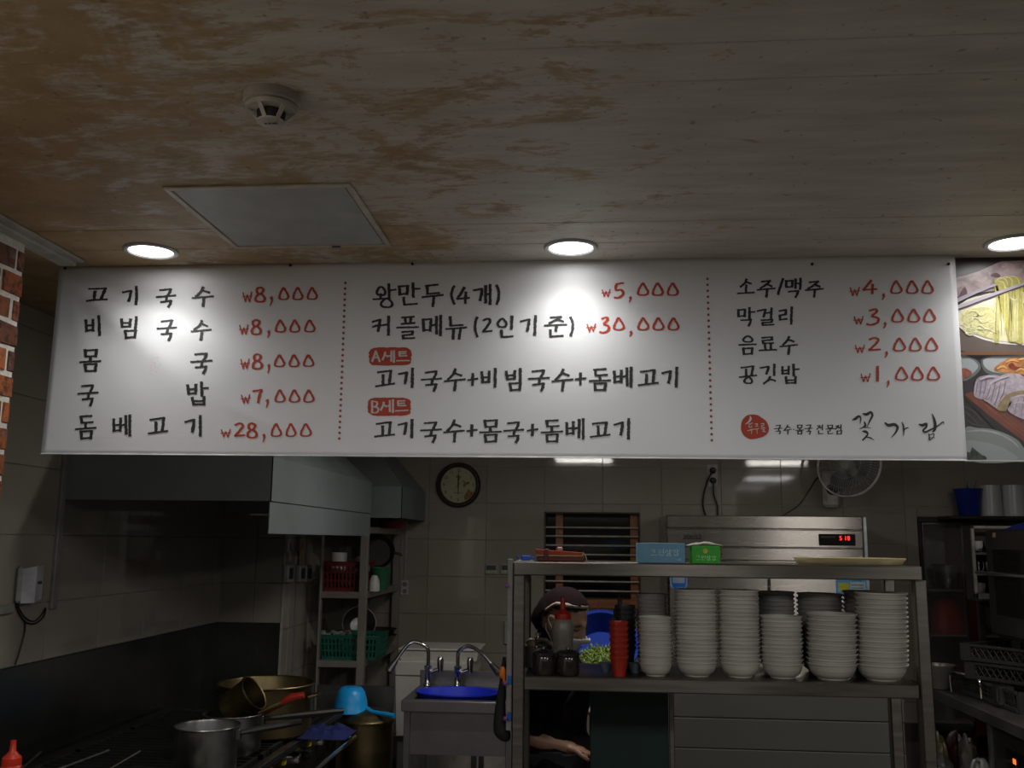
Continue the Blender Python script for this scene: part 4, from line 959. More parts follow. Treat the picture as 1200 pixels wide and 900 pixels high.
# blue clip tray
a, b_ = P(605, 657, 3.44), P(627, 657, 3.44)
t = thing('clip_tray', 'small white tray of blue clips at the left end of the upper shelf', 'tray', (a.x + .03, 3.45, zt))
MB().box(a.x, b_.x - .003, 3.43, 3.456, zt, zt + .003, .001).build('base', WHITEP, t)
for dx, w_, h_ in ((.002, .007, .018), (.018, .035, .018), (.056, .008, .013)):
    MB().box(a.x + dx, a.x + dx + w_, 3.435, 3.452, zt + .003, zt + .003 + h_, .003).build('blue_clip', mat('blue_clip_plastic', H('1C4FB4'), .35), t)

# ---- green board behind the left half of the shelf, prep table
a, b_ = P(691.5, 850, 3.80), P(783.5, 850, 3.80)
o = MB().box(a.x, b_.x, 3.80, 3.815, .62, zs2 - .03, .003).build('green_board', mat('dark_green_board', (.003, .020, .016), .7, 0, .15, 5), None); tag(o, 'dark green board standing upright behind the serving shelf', 'board')
a = P(787, 850, 3.80)
o = MB().box(b_.x + .003, b_.x + .022, 3.80, 3.82, 0, zs2 - .02, .002).build('board_post', STEEL, None); tag(o, 'thin steel post along the right edge of the green board', 'post')
t = thing('prep_table', 'steel prep table behind the serving shelf', 'table', (.15, 4.1, 0))
MB().box(.04, .32, 3.9, 4.12, .63, .66, .003).build('tabletop', mat('matt_light_steel', (.36, .36, .34), .5, .5, .1, 3), t)
for x in (.05, .28):
    for y in (3.91, 4.08): MB().box(x, x + .035, y, y + .035, 0, .63, .003).build('leg', STEEL, t)
# blue basin of greens, tilted
c = P(706, 758, 4.32)
t = thing('blue_basin', 'tilted blue plastic basin holding green garnish beside the cook', 'basin', c)
M = Euler((math.radians(52), 0, math.radians(4))).to_matrix()
MB().lathe([(0, -.047), (.105, -.047), (.152, .037), (.163, .042), (.161, .048), (.149, .044), (.102, -.040), (0, -.040)], c, 36, M).build('bowl_shell', mat('blue_basin_plastic', H('15308E'), .75, 0, .06, spec=.2), t)
m_ = MB(); r = random.Random(4)
m_.ell(c + M @ Vector((0, -.035, -.026)) + Vector((0, 0, -.012)), .105, .06, .026, M, 16, 8)
for k in range(420):
    a = r.uniform(0, 6.28); q = r.random() ** .5 * .105
    p = c + M @ Vector((q * math.cos(a), -.035 + q * math.sin(a) * .55, -.012 + r.uniform(0, .034)))
    p += Vector((0, 0, -.012))
    m_.ell(p, r.uniform(.005, .012), r.uniform(.002, .005), r.uniform(.001, .003), Euler((r.random() * 3, r.random() * 3, r.random() * 3)).to_matrix(), 6, 4)
o = m_.build('garnish', mat('leafy_green', H('7E9440'), .6, 0, .45, 60), t); o['kind'] = 'stuff'

o = MB().box(.0, .22, 4.24, 4.46, 0, c.z - .105, .004).build('basin_stand', STEELD, None); tag(o, 'plain steel stand under the blue basin behind the serving shelf', 'stand')
# ---- refrigerator
FYF = 5.82
fx0, fx1 = P(782, 640, FYF).x, P(1017, 640, FYF).x; fz = P(900, 604.5, FYF).z
t = thing('refrigerator', 'tall stainless steel commercial refrigerator against the back wall', 'refrigerator', ((fx0 + fx1) / 2, 6.15, 0))
FS = mat('fridge_steel', (.44, .41, .38), .27, 1, .05, 3, 0, (1, 1, 16), rvar=.02, aniso=.92)
MB().box(fx0, fx1, FYF + .03, YB - .03, .1, fz, .004).build('body', FS, t)
def fz_(py): return P(900, py, FYF).z
fxr = P(1012, 640, FYF).x
MB().box(fx0, fxr, FYF, FYF + .03, fz_(619.5), fz, .004).build('top_panel', FS, t)
MB().box(fx0, fxr, FYF + .002, FYF + .03, fz_(641), fz_(621), .003).build('control_panel', FS, t)
MB().box(fx0, fxr, FYF + .006, FYF + .03, fz_(657), fz_(642.2), .004).build('lower_trim', FS, t)
MB().box(fxr + .002, fx1, FYF - .004, FYF + .03, .1, fz, .003).build('corner_trim', mat('pale_trim_steel', (.5, .52, .53), .4, .8), t)
xm = P(901, 690, FYF).x
zmid = .72
for x0, x1 in ((fx0 + .004, xm - .004), (xm + .004, fxr - .004)):
    for z0, z1_, in ((zmid + .006, fz_(659)), (.16, zmid - .006)):
        d = MB().box(x0, x1, FYF - .012, FYF + .028, z0, z1_, .006).build('door', FS, t)
        MB().box(xm - .03 if x0 < xm - .1 and x1 < xm else xm + .018, (xm - .03 if x1 < xm else xm + .018) + .012, FYF - .03, FYF - .012, (z0 + z1_) / 2 - .1, (z0 + z1_) / 2 + .1, .003).build('door_handle', BLACKP, d)
for x in (fx0 + .06, fx1 - .09):
    MB().box(x, x + .05, FYF + .08, FYF + .13, 0, .1, .004).build('foot', BLACKP, t)
# display
a, b_ = P(960, 639, FYF), P(1002, 626, FYF)
dsp = MB().box(a.x, b_.x, FYF - .006, FYF + .002, a.z, b_.z, .002).build('display', mat('black_glass', (.008, .008, .009), .15), t)
GL = mat('red_digits', H('FF2A1A'), .5, emit=(1, .03, .02), es=1.6)
text_mesh('red_digits', '5 18', .036, GL, dsp, (a.x + (b_.x - a.x) * .70, FYF - .0066, a.z + (b_.z - a.z) * .62), (1, 0, 0), (0, 0, 1))
text_mesh('panel_mark', 'WOOSUNG', .016, mat('grey_print', (.12,) * 3), dsp, (a.x + (b_.x - a.x) * .25, FYF - .0066, a.z + (b_.z - a.z) * .72), (1, 0, 0), (0, 0, 1))
a, b_ = P(798, 633, FYF), P(824.5, 625.5, FYF)
bd = MB().box(a.x, b_.x, FYF - .002, FYF + .002, a.z, b_.z, .001).build('name_plate', CHROME, t)
MB().box(a.x + .012, b_.x - .012, FYF - .004, FYF - .002, a.z + .006, b_.z - .006).build('plate_field', BLACKP, bd)
text_mesh('plate_lettering', 'WOOSUNG', .028, CHROME, bd, ((a.x + b_.x) / 2, FYF - .0046, (a.z + b_.z) / 2), (1, 0, 0), (0, 0, 1))
# blue shield sticker
m_ = MB(); a, b_ = P(782.5, 665, FYF), P(803, 693, FYF); w_ = b_.x - a.x; zc_ = b_.z + w_ / 2
pl = [(a.x + .012, a.z), (a.x + .012, zc_)] + [(a.x + .012 + w_ / 2 - w_ / 2 * math.cos(k * math.pi / 10), zc_ - w_ / 2 * math.sin(k * math.pi / 10)) for k in range(1, 10)] + [(b_.x + .012, zc_), (b_.x + .012, a.z)]
stk = m_.prism(pl, 'y', FYF - .0135, FYF - .0125).build('blue_sticker', mat('pale_sticker_border', H('8FB4D8'), .4), t)
cxs = a.x + .012 + w_ / 2
pl2 = [(cxs + (u - cxs) * .87, zc_ + (v - zc_) * .9) for u, v in pl]
MB().prism(pl2, 'y', FYF - .0142, FYF - .0136).build('blue_field', mat('sticker_blue', H('1769C8'), .4), stk)
MB().box(cxs - .035, cxs + .035, FYF - .0148, FYF - .0143, zc_ - .002, zc_ + .032).build('pale_field', mat('sticker_grey', H('9AA6B4'), .5), stk)
m_ = MB()
for k in range(2):
    for i in range(5): m_.box(cxs - .03 + i * .0122, cxs - .03 + i * .0122 + .008, FYF - .0152, FYF - .0149, zc_ + .006 + k * .012, zc_ + .0125 + k * .012)
for i in range(4): m_.box(cxs - .03 + i * .016, cxs - .03 + i * .016 + .012, FYF - .0148, FYF - .0143, zc_ + .062, zc_ + .074)
for i in range(5): m_.box(cxs - .018 + i * .008, cxs - .018 + i * .008 + .005, FYF - .0148, FYF - .0143, zc_ - .03, zc_ - .024)
m_.build('small_print', mat('pale_blue_print', H('88A8D8'), .5), stk)
# energy label
a, b_ = P(979.5, 697, FYF), P(1014.5, 676, FYF); 
es_ = MB().box(a.x, b_.x, FYF - .0135, FYF - .0125, a.z, b_.z).build('energy_label', mat('label_blue', H('5AA0D8'), .4, 0, .1), t)
w_, h_ = b_.x - a.x, b_.z - a.z
MB().box(a.x + .08 * w_, a.x + .42 * w_, FYF - .0142, FYF - .0136, a.z + .18 * h_, a.z + .68 * h_).build('yellow_field', mat('label_yellow', H('B8C040'), .5, 0, .25, 60), es_)
MB().box(a.x + .46 * w_, a.x + .95 * w_, FYF - .0142, FYF - .0136, a.z + .1 * h_, a.z + .72 * h_).build('white_field', mat('label_white', H('B8C4C8'), .5), es_)
m_ = MB()
for k in range(3): m_.box(a.x + .5 * w_, a.x + .9 * w_, FYF - .0147, FYF - .0143, a.z + (.2 + .16 * k) * h_, a.z + (.25 + .16 * k) * h_)
for k in range(6): m_.box(a.x + (.55 + .05 * k) * w_, a.x + (.58 + .05 * k) * w_, FYF - .0142, FYF - .0136, a.z + .74 * h_, a.z + (.82 + .02 * k) * h_)
m_.build('small_print', mat('label_teal', H('3A7A78'), .5), es_)

# ---- low white chest freezer in front of the refrigerator
t = thing('chest_freezer', 'white chest freezer standing before the refrigerator, seen below the serving shelf', 'freezer', (.85, 5.2, 0))
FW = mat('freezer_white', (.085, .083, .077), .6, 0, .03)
cfa, cfb = P(775, 880, 4.85).x, P(1062, 880, 4.85).x; czt = P(900, 814, 4.85).z
zb1 = P(900, 843, 4.85).z; zb2 = P(900, 879, 4.85).z
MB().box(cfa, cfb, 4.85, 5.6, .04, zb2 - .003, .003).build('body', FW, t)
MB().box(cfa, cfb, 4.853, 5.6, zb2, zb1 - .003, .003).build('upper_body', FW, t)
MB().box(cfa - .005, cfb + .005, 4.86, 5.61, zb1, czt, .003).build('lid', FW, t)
for x in (cfa + .05, cfb - .1):
    for y in (4.9, 5.5): MB().box(x, x + .05, y, y + .05, 0, .04).build('foot', BLACKP, t)

# ---- strip of small coloured clips under the window
a, b_ = P(690, 718, YB - .09), P(752, 718, YB - .09)
t = thing('clip_strip', 'pale strip holding small coloured clips under the window', 'strip', ((a.x + b_.x) / 2, YB - .09, a.z - .02))
MB().box(a.x, b_.x, YB - .095, YB - .071, a.z - .012, a.z + .03, .002).build('strip', mat('strip_dark', (.06, .055, .05), .5), t)
r = random.Random(21)
for k in range(14):
    x = a.x + .012 + (b_.x - a.x - .03) * k / 13; hx_ = r.choice(('B8A53A', '2F7A4A', 'A8A8A8', '6A3A6A', '3A3A3A', 'A85A2A', 'B0A88A'))
    MB().box(x, x + .014, YB - .102, YB - .0955, a.z - .008, a.z + .006 + r.random() * .014, .002).build('clip', mat('clip_' + hx_, H(hx_), .5), t)
MB().box(a.x + .055, a.x + .066, YB - .112, YB - .1025, a.z - .02, a.z + .07, .002).build('pink_pen', mat('pink_pen', H('A8285A'), .4), t)

# ---- wall clock
c = P(537.5, 568.5, YB - .004); c.y = YB - .005
R = (P(563.8, 568, YB - .03).x - P(511.2, 568, YB - .03).x) / 2
t = thing('wall_clock', 'round wall clock with a dark brown frame and stained dial', 'clock', c)
RX = Matrix.Rotation(math.pi / 2, 3, 'X')
MB().lathe([(0, 0), (R * .97, 0), (R, .008), (R * .99, .022), (R * .93, .034), (R * .85, .034), (R * .79, .022), (R * .785, .012), (R * .785, .010), (0, .010)], c, 48, RX).build('frame', mat('dark_brown_plastic', H('2E1A18'), .3), t)
dial = MB().lathe([(0, .0105), (R * .79, .0105), (R * .79, .013), (0, .013)], c, 48, RX).build('dial', mat('yellowed_dial', H('B5B294'), .5, 0, .05), t)
yd = c.y - .0138
DK = mat('dial_print', H('2B2B28'), .5)
for k in range(1, 13):
    a = math.radians(90 - 30 * k); rr_ = R * .65
    text_mesh('numeral', str(k), R * .2, DK, dial, (c.x + rr_ * math.cos(a), yd, c.z + rr_ * math.sin(a)), (1, 0, 0), (0, 0, 1), thick=.0002)
m_ = MB()
for k in range(60):
    a = k * math.pi / 30; m_.box(c.x + R * .765 * math.cos(a) - .0008, c.x + R * .765 * math.cos(a) + .0008, yd - .0002, yd, c.z + R * .765 * math.sin(a) - .0008, c.z + R * .765 * math.sin(a) + .0008)
m_.build('minute_marks', DK, dial)
m_ = MB()
for i in range(8): m_.box(c.x - R * .2 + i * R * .05, c.x - R * .2 + i * R * .05 + R * .035, yd - .0002, yd, c.z - R * .36, c.z - R * .33)
m_.build('dial_mark', DK, dial)
def stain(pts): 
    cv = catmull([(c.x + R * a, c.z + R * b_, 0) for a, b_ in pts], 5, True); mb = MB(); n = len(cv); g = sum((Vector(p) for p in cv), Vector()) / n
    mb.add([(g.x, yd - .0004, g.y)] + [(p.x, yd - .0004, p.y) for p in cv], [(0, 1 + i, 1 + (i + 1) % n) for i in range(n)]); return mb.build('rust_stain', mat('ochre_stain', H('8A6A2A'), .6, 0, .3, 60), dial)
stain([(-.14, .36), (0, .44), (.12, .34), (.05, .28), (.03, .18), (-.05, .18), (-.04, .3)])
stain([(.2, .2), (.34, .12), (.46, .16), (.48, .04), (.36, .02), (.3, -.08), (.2, -.05), (.24, .08)])
stain([(.26, -.5), (.34, -.36), (.46, -.16), (.56, -.3), (.68, -.3), (.6, -.48), (.42, -.62), (.3, -.64)])
def hand(name, ang, L, w, back=.12):
    a = math.radians(90 - ang); d = Vector((math.cos(a), 0, math.sin(a))); n_ = Vector((-d.z, 0, d.x)) * w
    p0 = Vector((c.x, yd - .003, c.z)) - d * R * back; p1 = Vector((c.x, yd - .003, c.z)) + d * R * L; e = Vector((0, .0012, 0))
    MB().hexa([p0 - n_, p0 + n_, p1 + n_ * .4, p1 - n_ * .4], [p0 - n_ + e, p0 + n_ + e, p1 + n_ * .4 + e, p1 - n_ * .4 + e]).build(name, BLACKP, t)
hand('minute_hand', 0, .62, .0035); hand('hour_hand', 180, .42, .0042); hand('second_hand', 228, .3, .0014, .34)

# ---- thermostats & small wall things
def digital_timer(px, py, lab):
    p = P(px, py, YB); w_ = .042
    t = thing('digital_timer', lab, 'timer', (p.x, YB - .012, p.z), 'digital timers on the tiled wall')
    MB().box(p.x - w_, p.x + w_, YB - .024, YB - .001, p.z - .034, p.z + .034, .005).build('case', mat('grey_white_case', (.36, .37, .36), .45), t)
    MB().box(p.x - w_ * .78, p.x + w_ * .78, YB - .026, YB - .0235, p.z - .006, p.z + .026, .001).build('screen', mat('lcd_screen', (.05, .06, .055), .2), t)
    for i in range(3): MB().box(p.x - w_ * .6 + i * .02, p.x - w_ * .6 + i * .02 + .012, YB - .0265, YB - .0235, p.z - .026, p.z - .014, .001).build('button', mat('lime_button', H('8FA04A'), .5), t)
digital_timer(576, 667, 'small digital timer on the tiled wall, the left one, clear of the shelf')
digital_timer(594, 667, 'small digital timer on the tiled wall, the right one, beside the serving shelf')
p = P(594, 741, YB)
o = MB().box(p.x - .015, p.x + .015, YB - .03, YB - .001, p.z - .075, p.z + .075, .004).build('wall_switch', mat('grey_white_case', (.36, .37, .36), .45), None); tag(o, 'narrow pale vertical wall box low beside the serving shelf', 'wall box')
def outlet(px, py, lab, w_=.032, h_=.062, Yp=None, plugged=False):
    Yp = YB if Yp is None else Yp; p = P(px, py, Yp)
    t = thing('power_outlet', lab, 'outlet', (p.x, Yp - .01, p.z))
    MB().box(p.x - w_, p.x + w_, Yp - .014, Yp - .001, p.z - h_, p.z + h_, .003).build('plate', mat('ivory_plate', (.42, .42, .39), .4), t)
    for s in (1, -1):
        c_ = (p.x, Yp - .0135, p.z + s * h_ * .45)
        MB().lathe([(0, 0), (w_ * .62, 0), (w_ * .62, .003), (w_ * .5, .003), (w_ * .48, .0012), (0, .0012)], c_, 20, RX).build('socket', mat('shaded_ivory', (.16, .155, .14), .5), t)
    return p
p = outlet(835, 557.5, 'double wall outlet above the refrigerator with two black plugs', .036, .076)
for k, (dz, ex, sag) in enumerate(((.034, -.055, .05), (-.034, .02, .02))):
    t = thing('plugged_lead', ('upper' if k == 0 else 'lower') + ' black plug and cord dropping from the outlet behind the refrigerator', 'cord', (p.x, YB - .02, p.z + dz))
    MB().lathe([(0, 0), (.021, 0), (.02, .02), (.012, .03), (0, .03)], (p.x, YB - .0165, p.z + dz), 16, RX).build('plug', BLACKP, t)
    MB().tube(catmull([(p.x, YB - .044, p.z + dz), (p.x - .015 + ex * .6, YB - .045, p.z - .09 + dz), (p.x + ex - .02 * (1 - k), YB - .04, p.z - .2), (p.x + ex + (.02 if k == 0 else .005), YB - .02, fz - .03)], 6), .0055, 7).build('cable', BLACKP, t)
p = outlet(474.5, 688.5, 'double wall outlet beside the storage rack', .026, .05)
a = P(476, 608, YB)
o = MB().box(p.x - .008, p.x + .01, YB - .014, YB - .001, p.z + .052, a.z + .3, .002).build('cable_duct', mat('pale_duct', (.3, .29, .26), .5), None); tag(o, 'pale vertical cable duct running down to the outlet beside the rack', 'duct')
# ---- wall fan
hub = P(995, 545, 6.12)
t = thing('wall_fan', 'grey wall-mounted fan above the refrigerator, half hidden by the banner', 'fan', hub)
FM = mat('fan_grey_plastic', (.55, .53, .48), .45); 
Mf = Euler((math.radians(90 - 10), 0, math.radians(-38))).to_matrix()   # local z -> out of the fan, tilted down
Rf = .205
def fcirc(r, z_, n=40): return [hub + Mf @ Vector((r * math.cos(2 * math.pi * k / n), r * math.sin(2 * math.pi * k / n), z_)) for k in range(n)]
MB().tube(fcirc(Rf, 0), .0055, 6, True).tube(fcirc(Rf, .012), .004, 6, True).build('guard_ring', mat('fan_ring_pale', (.7, .7, .66), .4), t)
m_ = MB()
for k in range(64):
    a = 2 * math.pi * k / 64; ca, sa = math.cos(a), math.sin(a)
    m_.tube([hub + Mf @ Vector((r_ * ca, r_ * sa, z_)) for r_, z_ in ((.035, .062), (.09, .06), (.16, .045), (Rf, .008))], .0011, 4)
    if k % 2 == 0: m_.tube([hub + Mf @ Vector((r_ * ca, r_ * sa, z_)) for r_, z_ in ((.04, -.075), (.12, -.06), (Rf, -.002))], .0012, 4)
for r_, z_ in ((.1, .058), (.16, .045)): m_.tube(fcirc(r_, z_), .0012, 4, True)
m_.build('wire_guard', mat('fan_wire', (.45, .45, .43), .4), t)
m_ = MB().lathe([(0, .066), (.036, .064), (.038, .058), (0, .055)], hub, 24, Mf); m_.build('badge', mat('fan_badge', (.36, .36, .34), .4), t)
m_ = MB()
for k in range(3):
    vs = []
    for i in range(9):
        rr_ = .04 + .14 * i / 8; wd = .9 * math.sin(math.pi * (.18 + .72 * i / 8))
        for j in range(6):
            a = 2 * math.pi * k / 3 + (j / 5 - .5) * wd * 1.5; vs.append(hub + Mf @ Vector((rr_ * math.cos(a), rr_ * math.sin(a), (j / 5 - .5) * .03)))
    MB().add(vs, [(i * 6 + j, i * 6 + j + 1, (i + 1) * 6 + j + 1, (i + 1) * 6 + j) for i in range(8) for j in range(5)], True).build('blade', mat('fan_blade', (.12, .12, .12), .3), t)
MB().lathe([(0, .02), (.032, .02), (.034, -.03), (.05, -.05), (.055, -.11), (.04, -.14), (0, -.145)], hub, 24, Mf).build('motor', FM, t)
bp = P(974, 580, YB - .03)
MB().box(bp.x - .055, bp.x + .055, YB - .06, YB - .001, bp.z - .085, bp.z + .16, .02).build('wall_bracket', FM, t)
MB().tube(catmull([(bp.x, YB - .05, bp.z + .03), (bp.x + .01, YB - .14, bp.z + .05), hub + Mf @ Vector((0, 0, -.13))], 5), .022, 12).build('neck', mat('fan_dark', (.05,) * 3, .4), t)
MB().lathe([(0, 0), (.038, 0), (.034, .016), (0, .02)], (bp.x, YB - .0615, bp.z + .035), 20, RX).build('speed_knob', mat('fan_dark', (.05,) * 3, .4), t)
cd = [P(958, 560, YB - .03), P(948, 575, YB - .01), P(936, 592, YB - .01), P(918, 604, YB - .01), P(905, 612, YB - .01)]
o = MB().tube(catmull([(bp.x - .05, YB - .03, bp.z + .09)] + cd, 5), .0045, 6).build('fan_cord', BLACKP, None); tag(o, 'thin dark cord running down the tiles left of the wall fan', 'cord')
# ================================================================== LEFT SIDE
XH = P(317, 600, PX_(70, 580, XL).y).x; YH = PX_(70, 580, XL).y
zl = P(317, 587, YH).z; zk = P(317, 625.5, YH).z; YH2 = YJ - .004
print('HOOD', XH, YH, YH2, zl, zk)
t = thing('exhaust_hood', 'large grey sheet metal exhaust hood over the gas range, the nearer one', 'exhaust hood', ((XL + XH) / 2, (YH + YH2) / 2, zk))
lip = .17; zt_ = CEIL - .12; SLP = .42; SLY = .20
m_ = MB()
A0 = [(XL + .005, YH, zl), (XH, YH, zl), (XH, YH2, zl), (XL + .005, YH2, zl)]
def sh(x, y, z): return (x, y, z)
outer = [(XH, YH), (XH, YH2)]
m_.box(XL + .005, XH, YH, YH + .004, zl, zl + lip).box(XH - .004, XH, YH, YH2, zl, zl + lip).box(XL + .005, XH, YH2 - .004, YH2, zl, zl + lip)
m_.build('lower_band', HOODM, t)
m_ = MB(); z0_, z1_ = zl + lip, zt_
m_.add([(XL + .005, YH, z0_), (XH, YH, z0_), (XH, YH2, z0_), (XL + .005, YH2, z0_), (XL + .005, YH + SLY, z1_), (XH - SLP, YH + SLY, z1_), (XH - SLP, YH2 - SLY, z1_), (XL + .005, YH2 - SLY, z1_)],
       [(0, 1, 5, 4), (1, 2, 6, 5), (2, 3, 7, 6), (4, 5, 6, 7)]).build('sloping_canopy', HOODM, t)
MB().box(XL + .005, XH - .006, YH + .02, YH + .024, zl + .0, zl + .1).build('inner_baffle', STEELD, t)
MB().box(XH - .008, XH - .003, YH + .002, YH2 - .002, zk, zl - .004, .001).build('side_skirt', HOODM, t)
MB().box(XH - .012, XH - .006, YH + .003, YH2 - .003, zl - .006, zl + .01).build('crease_shade_strip', BLACKP, t)  # added black strip, paints in the shade of the crease above the skirt
MB().box(XH - .09, XH - .004, YH + .03, YH + .036, zl - .055, zl - .048).build('hook_strip', STEELD, t)
# second hood at the back wall
X2 = P(499, 590, YB).x; Y2 = PX_(471, 590, X2).y; z2_ = P(471, 607, Y2).z; z2t = P(471, 570, Y2).z
X2l = P(425, 590, Y2).x - .25
t = thing('exhaust_hood', 'grey sheet metal exhaust hood at the back wall over the sink corner', 'exhaust hood', ((X2 + X2l) / 2, (Y2 + YB) / 2, z2_))
MB().box(X2l, X2, Y2, Y2 + .004, z2_, z2t).box(X2 - .004, X2, Y2, YB - .006, z2_, z2t).build('lower_band', HOODM, t)
m_ = MB(); s_ = .36
m_.add([(X2l, Y2, z2t), (X2, Y2, z2t), (X2, YB - .006, z2t), (X2l, YB - .006, z2t), (X2l, Y2 + s_, CEIL - .1), (X2 - s_, Y2 + s_, CEIL - .1), (X2 - s_, YB - .006, CEIL - .1), (X2l, YB - .006, CEIL - .1)],
       [(0, 1, 5, 4), (1, 2, 6, 5), (4, 5, 6, 7), (0, 4, 7, 3)]).build('sloping_canopy', HOODM, t)
# conduit, alarm box, cables on left wall
yc = PX_(60, 700, XL).y; zb_ = PX_(61, 713, XL).z
o = MB().box(XL + .005, XL + .022, yc - .028, yc + .01, zb_, CEIL - .001, .003).build('wall_conduit', mat('grey_conduit', (.21, .21, .2), .5), None); tag(o, 'grey vertical cable conduit on the left tiled wall', 'conduit')
ya, yb2 = PX_(10, 690, XL).y, PX_(38, 690, XL).y; za, zb3 = PX_(24, 706, XL).z, PX_(24, 663, XL).z
t = thing('gas_alarm', 'white rounded gas alarm box on the left tiled wall', 'alarm', (XL + .03, (ya + yb2) / 2, za))
MB().box(XL + .005, XL + .03, ya + .02, yb2 - .01, za, zb3, .01).build('back_case', mat('alarm_grey', (.32, .33, .32), .4), t)
m_ = MB(); ymid = ya + (yb2 - ya) * .45
m_.hexa([(XL + .03, ya + .03, za), (XL + .06, ymid, za), (XL + .045, yb2 - .012, za + .01), (XL + .005, yb2 - .012, za + .01)], [(XL + .03, ya + .03, zb3 - .01), (XL + .06, ymid, zb3), (XL + .045, yb2 - .012, zb3 - .002), (XL + .005, yb2 - .012, zb3 - .002)]).build('front_cover', mat('alarm_white', (.50, .51, .55), .35), t)
MB().box(XL + .052, XL + .0565, ymid + .012, ymid + .045, (za + zb3) / 2, (za + zb3) / 2 + .01).build('printed_mark', mat('dark_strip', (.05,) * 3), t)
bx = PX_(4, 714, XL)
o = MB().box(XL + .005, XL + .025, bx.y - .09, bx.y + .025, bx.z - .016, bx.z + .016, .004).build('cable_clip', mat('grey_conduit', (.21,) * 3), None); tag(o, 'small grey cable box at the left edge under the gas alarm', 'cable box')
def pw(px, py, dx=.012): q_ = PX_(px, py, XL + dx); return q_
o = MB().tube(catmull([pw(18, 704), pw(21, 716), pw(29, 728), pw(40, 731), pw(50, 724), pw(54, 713)], 6), .003, 6).tube(catmull([pw(20, 704), pw(23, 714), pw(30, 724), pw(40, 728), pw(49, 720), pw(53, 712)], 6), .0025, 6).tube(catmull([pw(29, 727), pw(29, 740), pw(24, 760), pw(18, 779)], 6), .003, 6).build('alarm_cable', BLACKP, None)
tag(o, 'black cables looping from the gas alarm to the grey conduit', 'cable')
# pipe with yellow valve near the jog
py_ = 5.40; a = P(347, 625, py_); b_ = P(339, 812, py_)
t = thing('gas_pipe', 'vertical blue-grey gas pipe with a yellow valve lever', 'pipe', (a.x, py_, b_.z))
MB().tube([(a.x, py_, 1.95), (a.x, py_, .5)], .016, 12).build('pipe', mat('painted_pipe', (.13, .15, .18), .45), t)
v_ = P(347, 654, py_)
MB().cyl((a.x, py_, v_.z - .04), (a.x, py_, v_.z + .04), .024, n=12).cyl((a.x, py_, v_.z), (a.x + .03, py_, v_.z - .005), .01).build('valve_body', STEELD, t)
MB().tube([(a.x + .028, py_ - .005, v_.z - .005), (a.x + .034, py_ - .01, v_.z + .03), (a.x + .045, py_ - .012, v_.z + .06), (a.x + .047, py_ - .012, v_.z + .09)], [.006, .006, .007, .007], 6).build('valve_lever', mat('yellow_lever', H('B89A3A'), .5), t)
# switches on the jog side wall
for px, lb in ((335, 'first from the left'), (349, 'in the middle of three'), (357, 'third from the left')):
    q_ = PX_(px, 672, XJ); o = thing('light_switch', 'small switch box by the gas pipe, ' + lb, 'switch', (q_.x, q_.y, q_.z), 'switch boxes on the passage wall')
    MB().box(XJ + .004, XJ + .03, q_.y - .055, q_.y + .055, q_.z - .048, q_.z + .048, .004).build('case', mat('ivory_plate', (.42,) * 3), o)
    MB().box(XJ + .03, XJ + .034, q_.y - .03, q_.y + .03, q_.z - .03, q_.z + .03, .002).build('rocker', mat('dark_strip', (.05,) * 3), o)
MB_ = MB().box(XJ - .002, XJ + .006, YJ - .01, YJ + .02, .4, 1.9); 
o = struct(MB_.build('trim_2', mat('pale_edge', (.34, .33, .3), .5)))
# storage rack
XK1 = P(467, 700, YB - .06).x; YK0 = PX_(429, 700, XK1).y; XK0 = P(373.5, 700, YK0).x; YK1 = YB - .03
print('RACK', XK0, XK1, YK0)
t = thing('storage_rack', 'four-level steel storage rack of basins and baskets in the back left corner', 'rack', ((XK0 + XK1) / 2, (YK0 + YK1) / 2, 0))
RM = mat('rack_angle_steel', (.34, .32, .29), .45, .6, .12)
zsh = [P(400, 617, YK0).z + .0, P(400, 693.5, YK0).z, P(400, 774.5, YK0).z, .42]
for x, y in ((XK0, YK0), (XK1 - .045, YK0), (XK0, YK1 - .04), (XK1 - .045, YK1 - .04)):
    MB().box(x, x + (.045 if x > XK0 else .012), y, y + .04, 0, zsh[0] + .1, .003).build('post', RM, t)
for z in zsh: MB().box(XK0 + .002, XK1 - .002, YK0 + .002, YK1 - .002, z - .038, z, .003).build('shelf_board', RM, t)
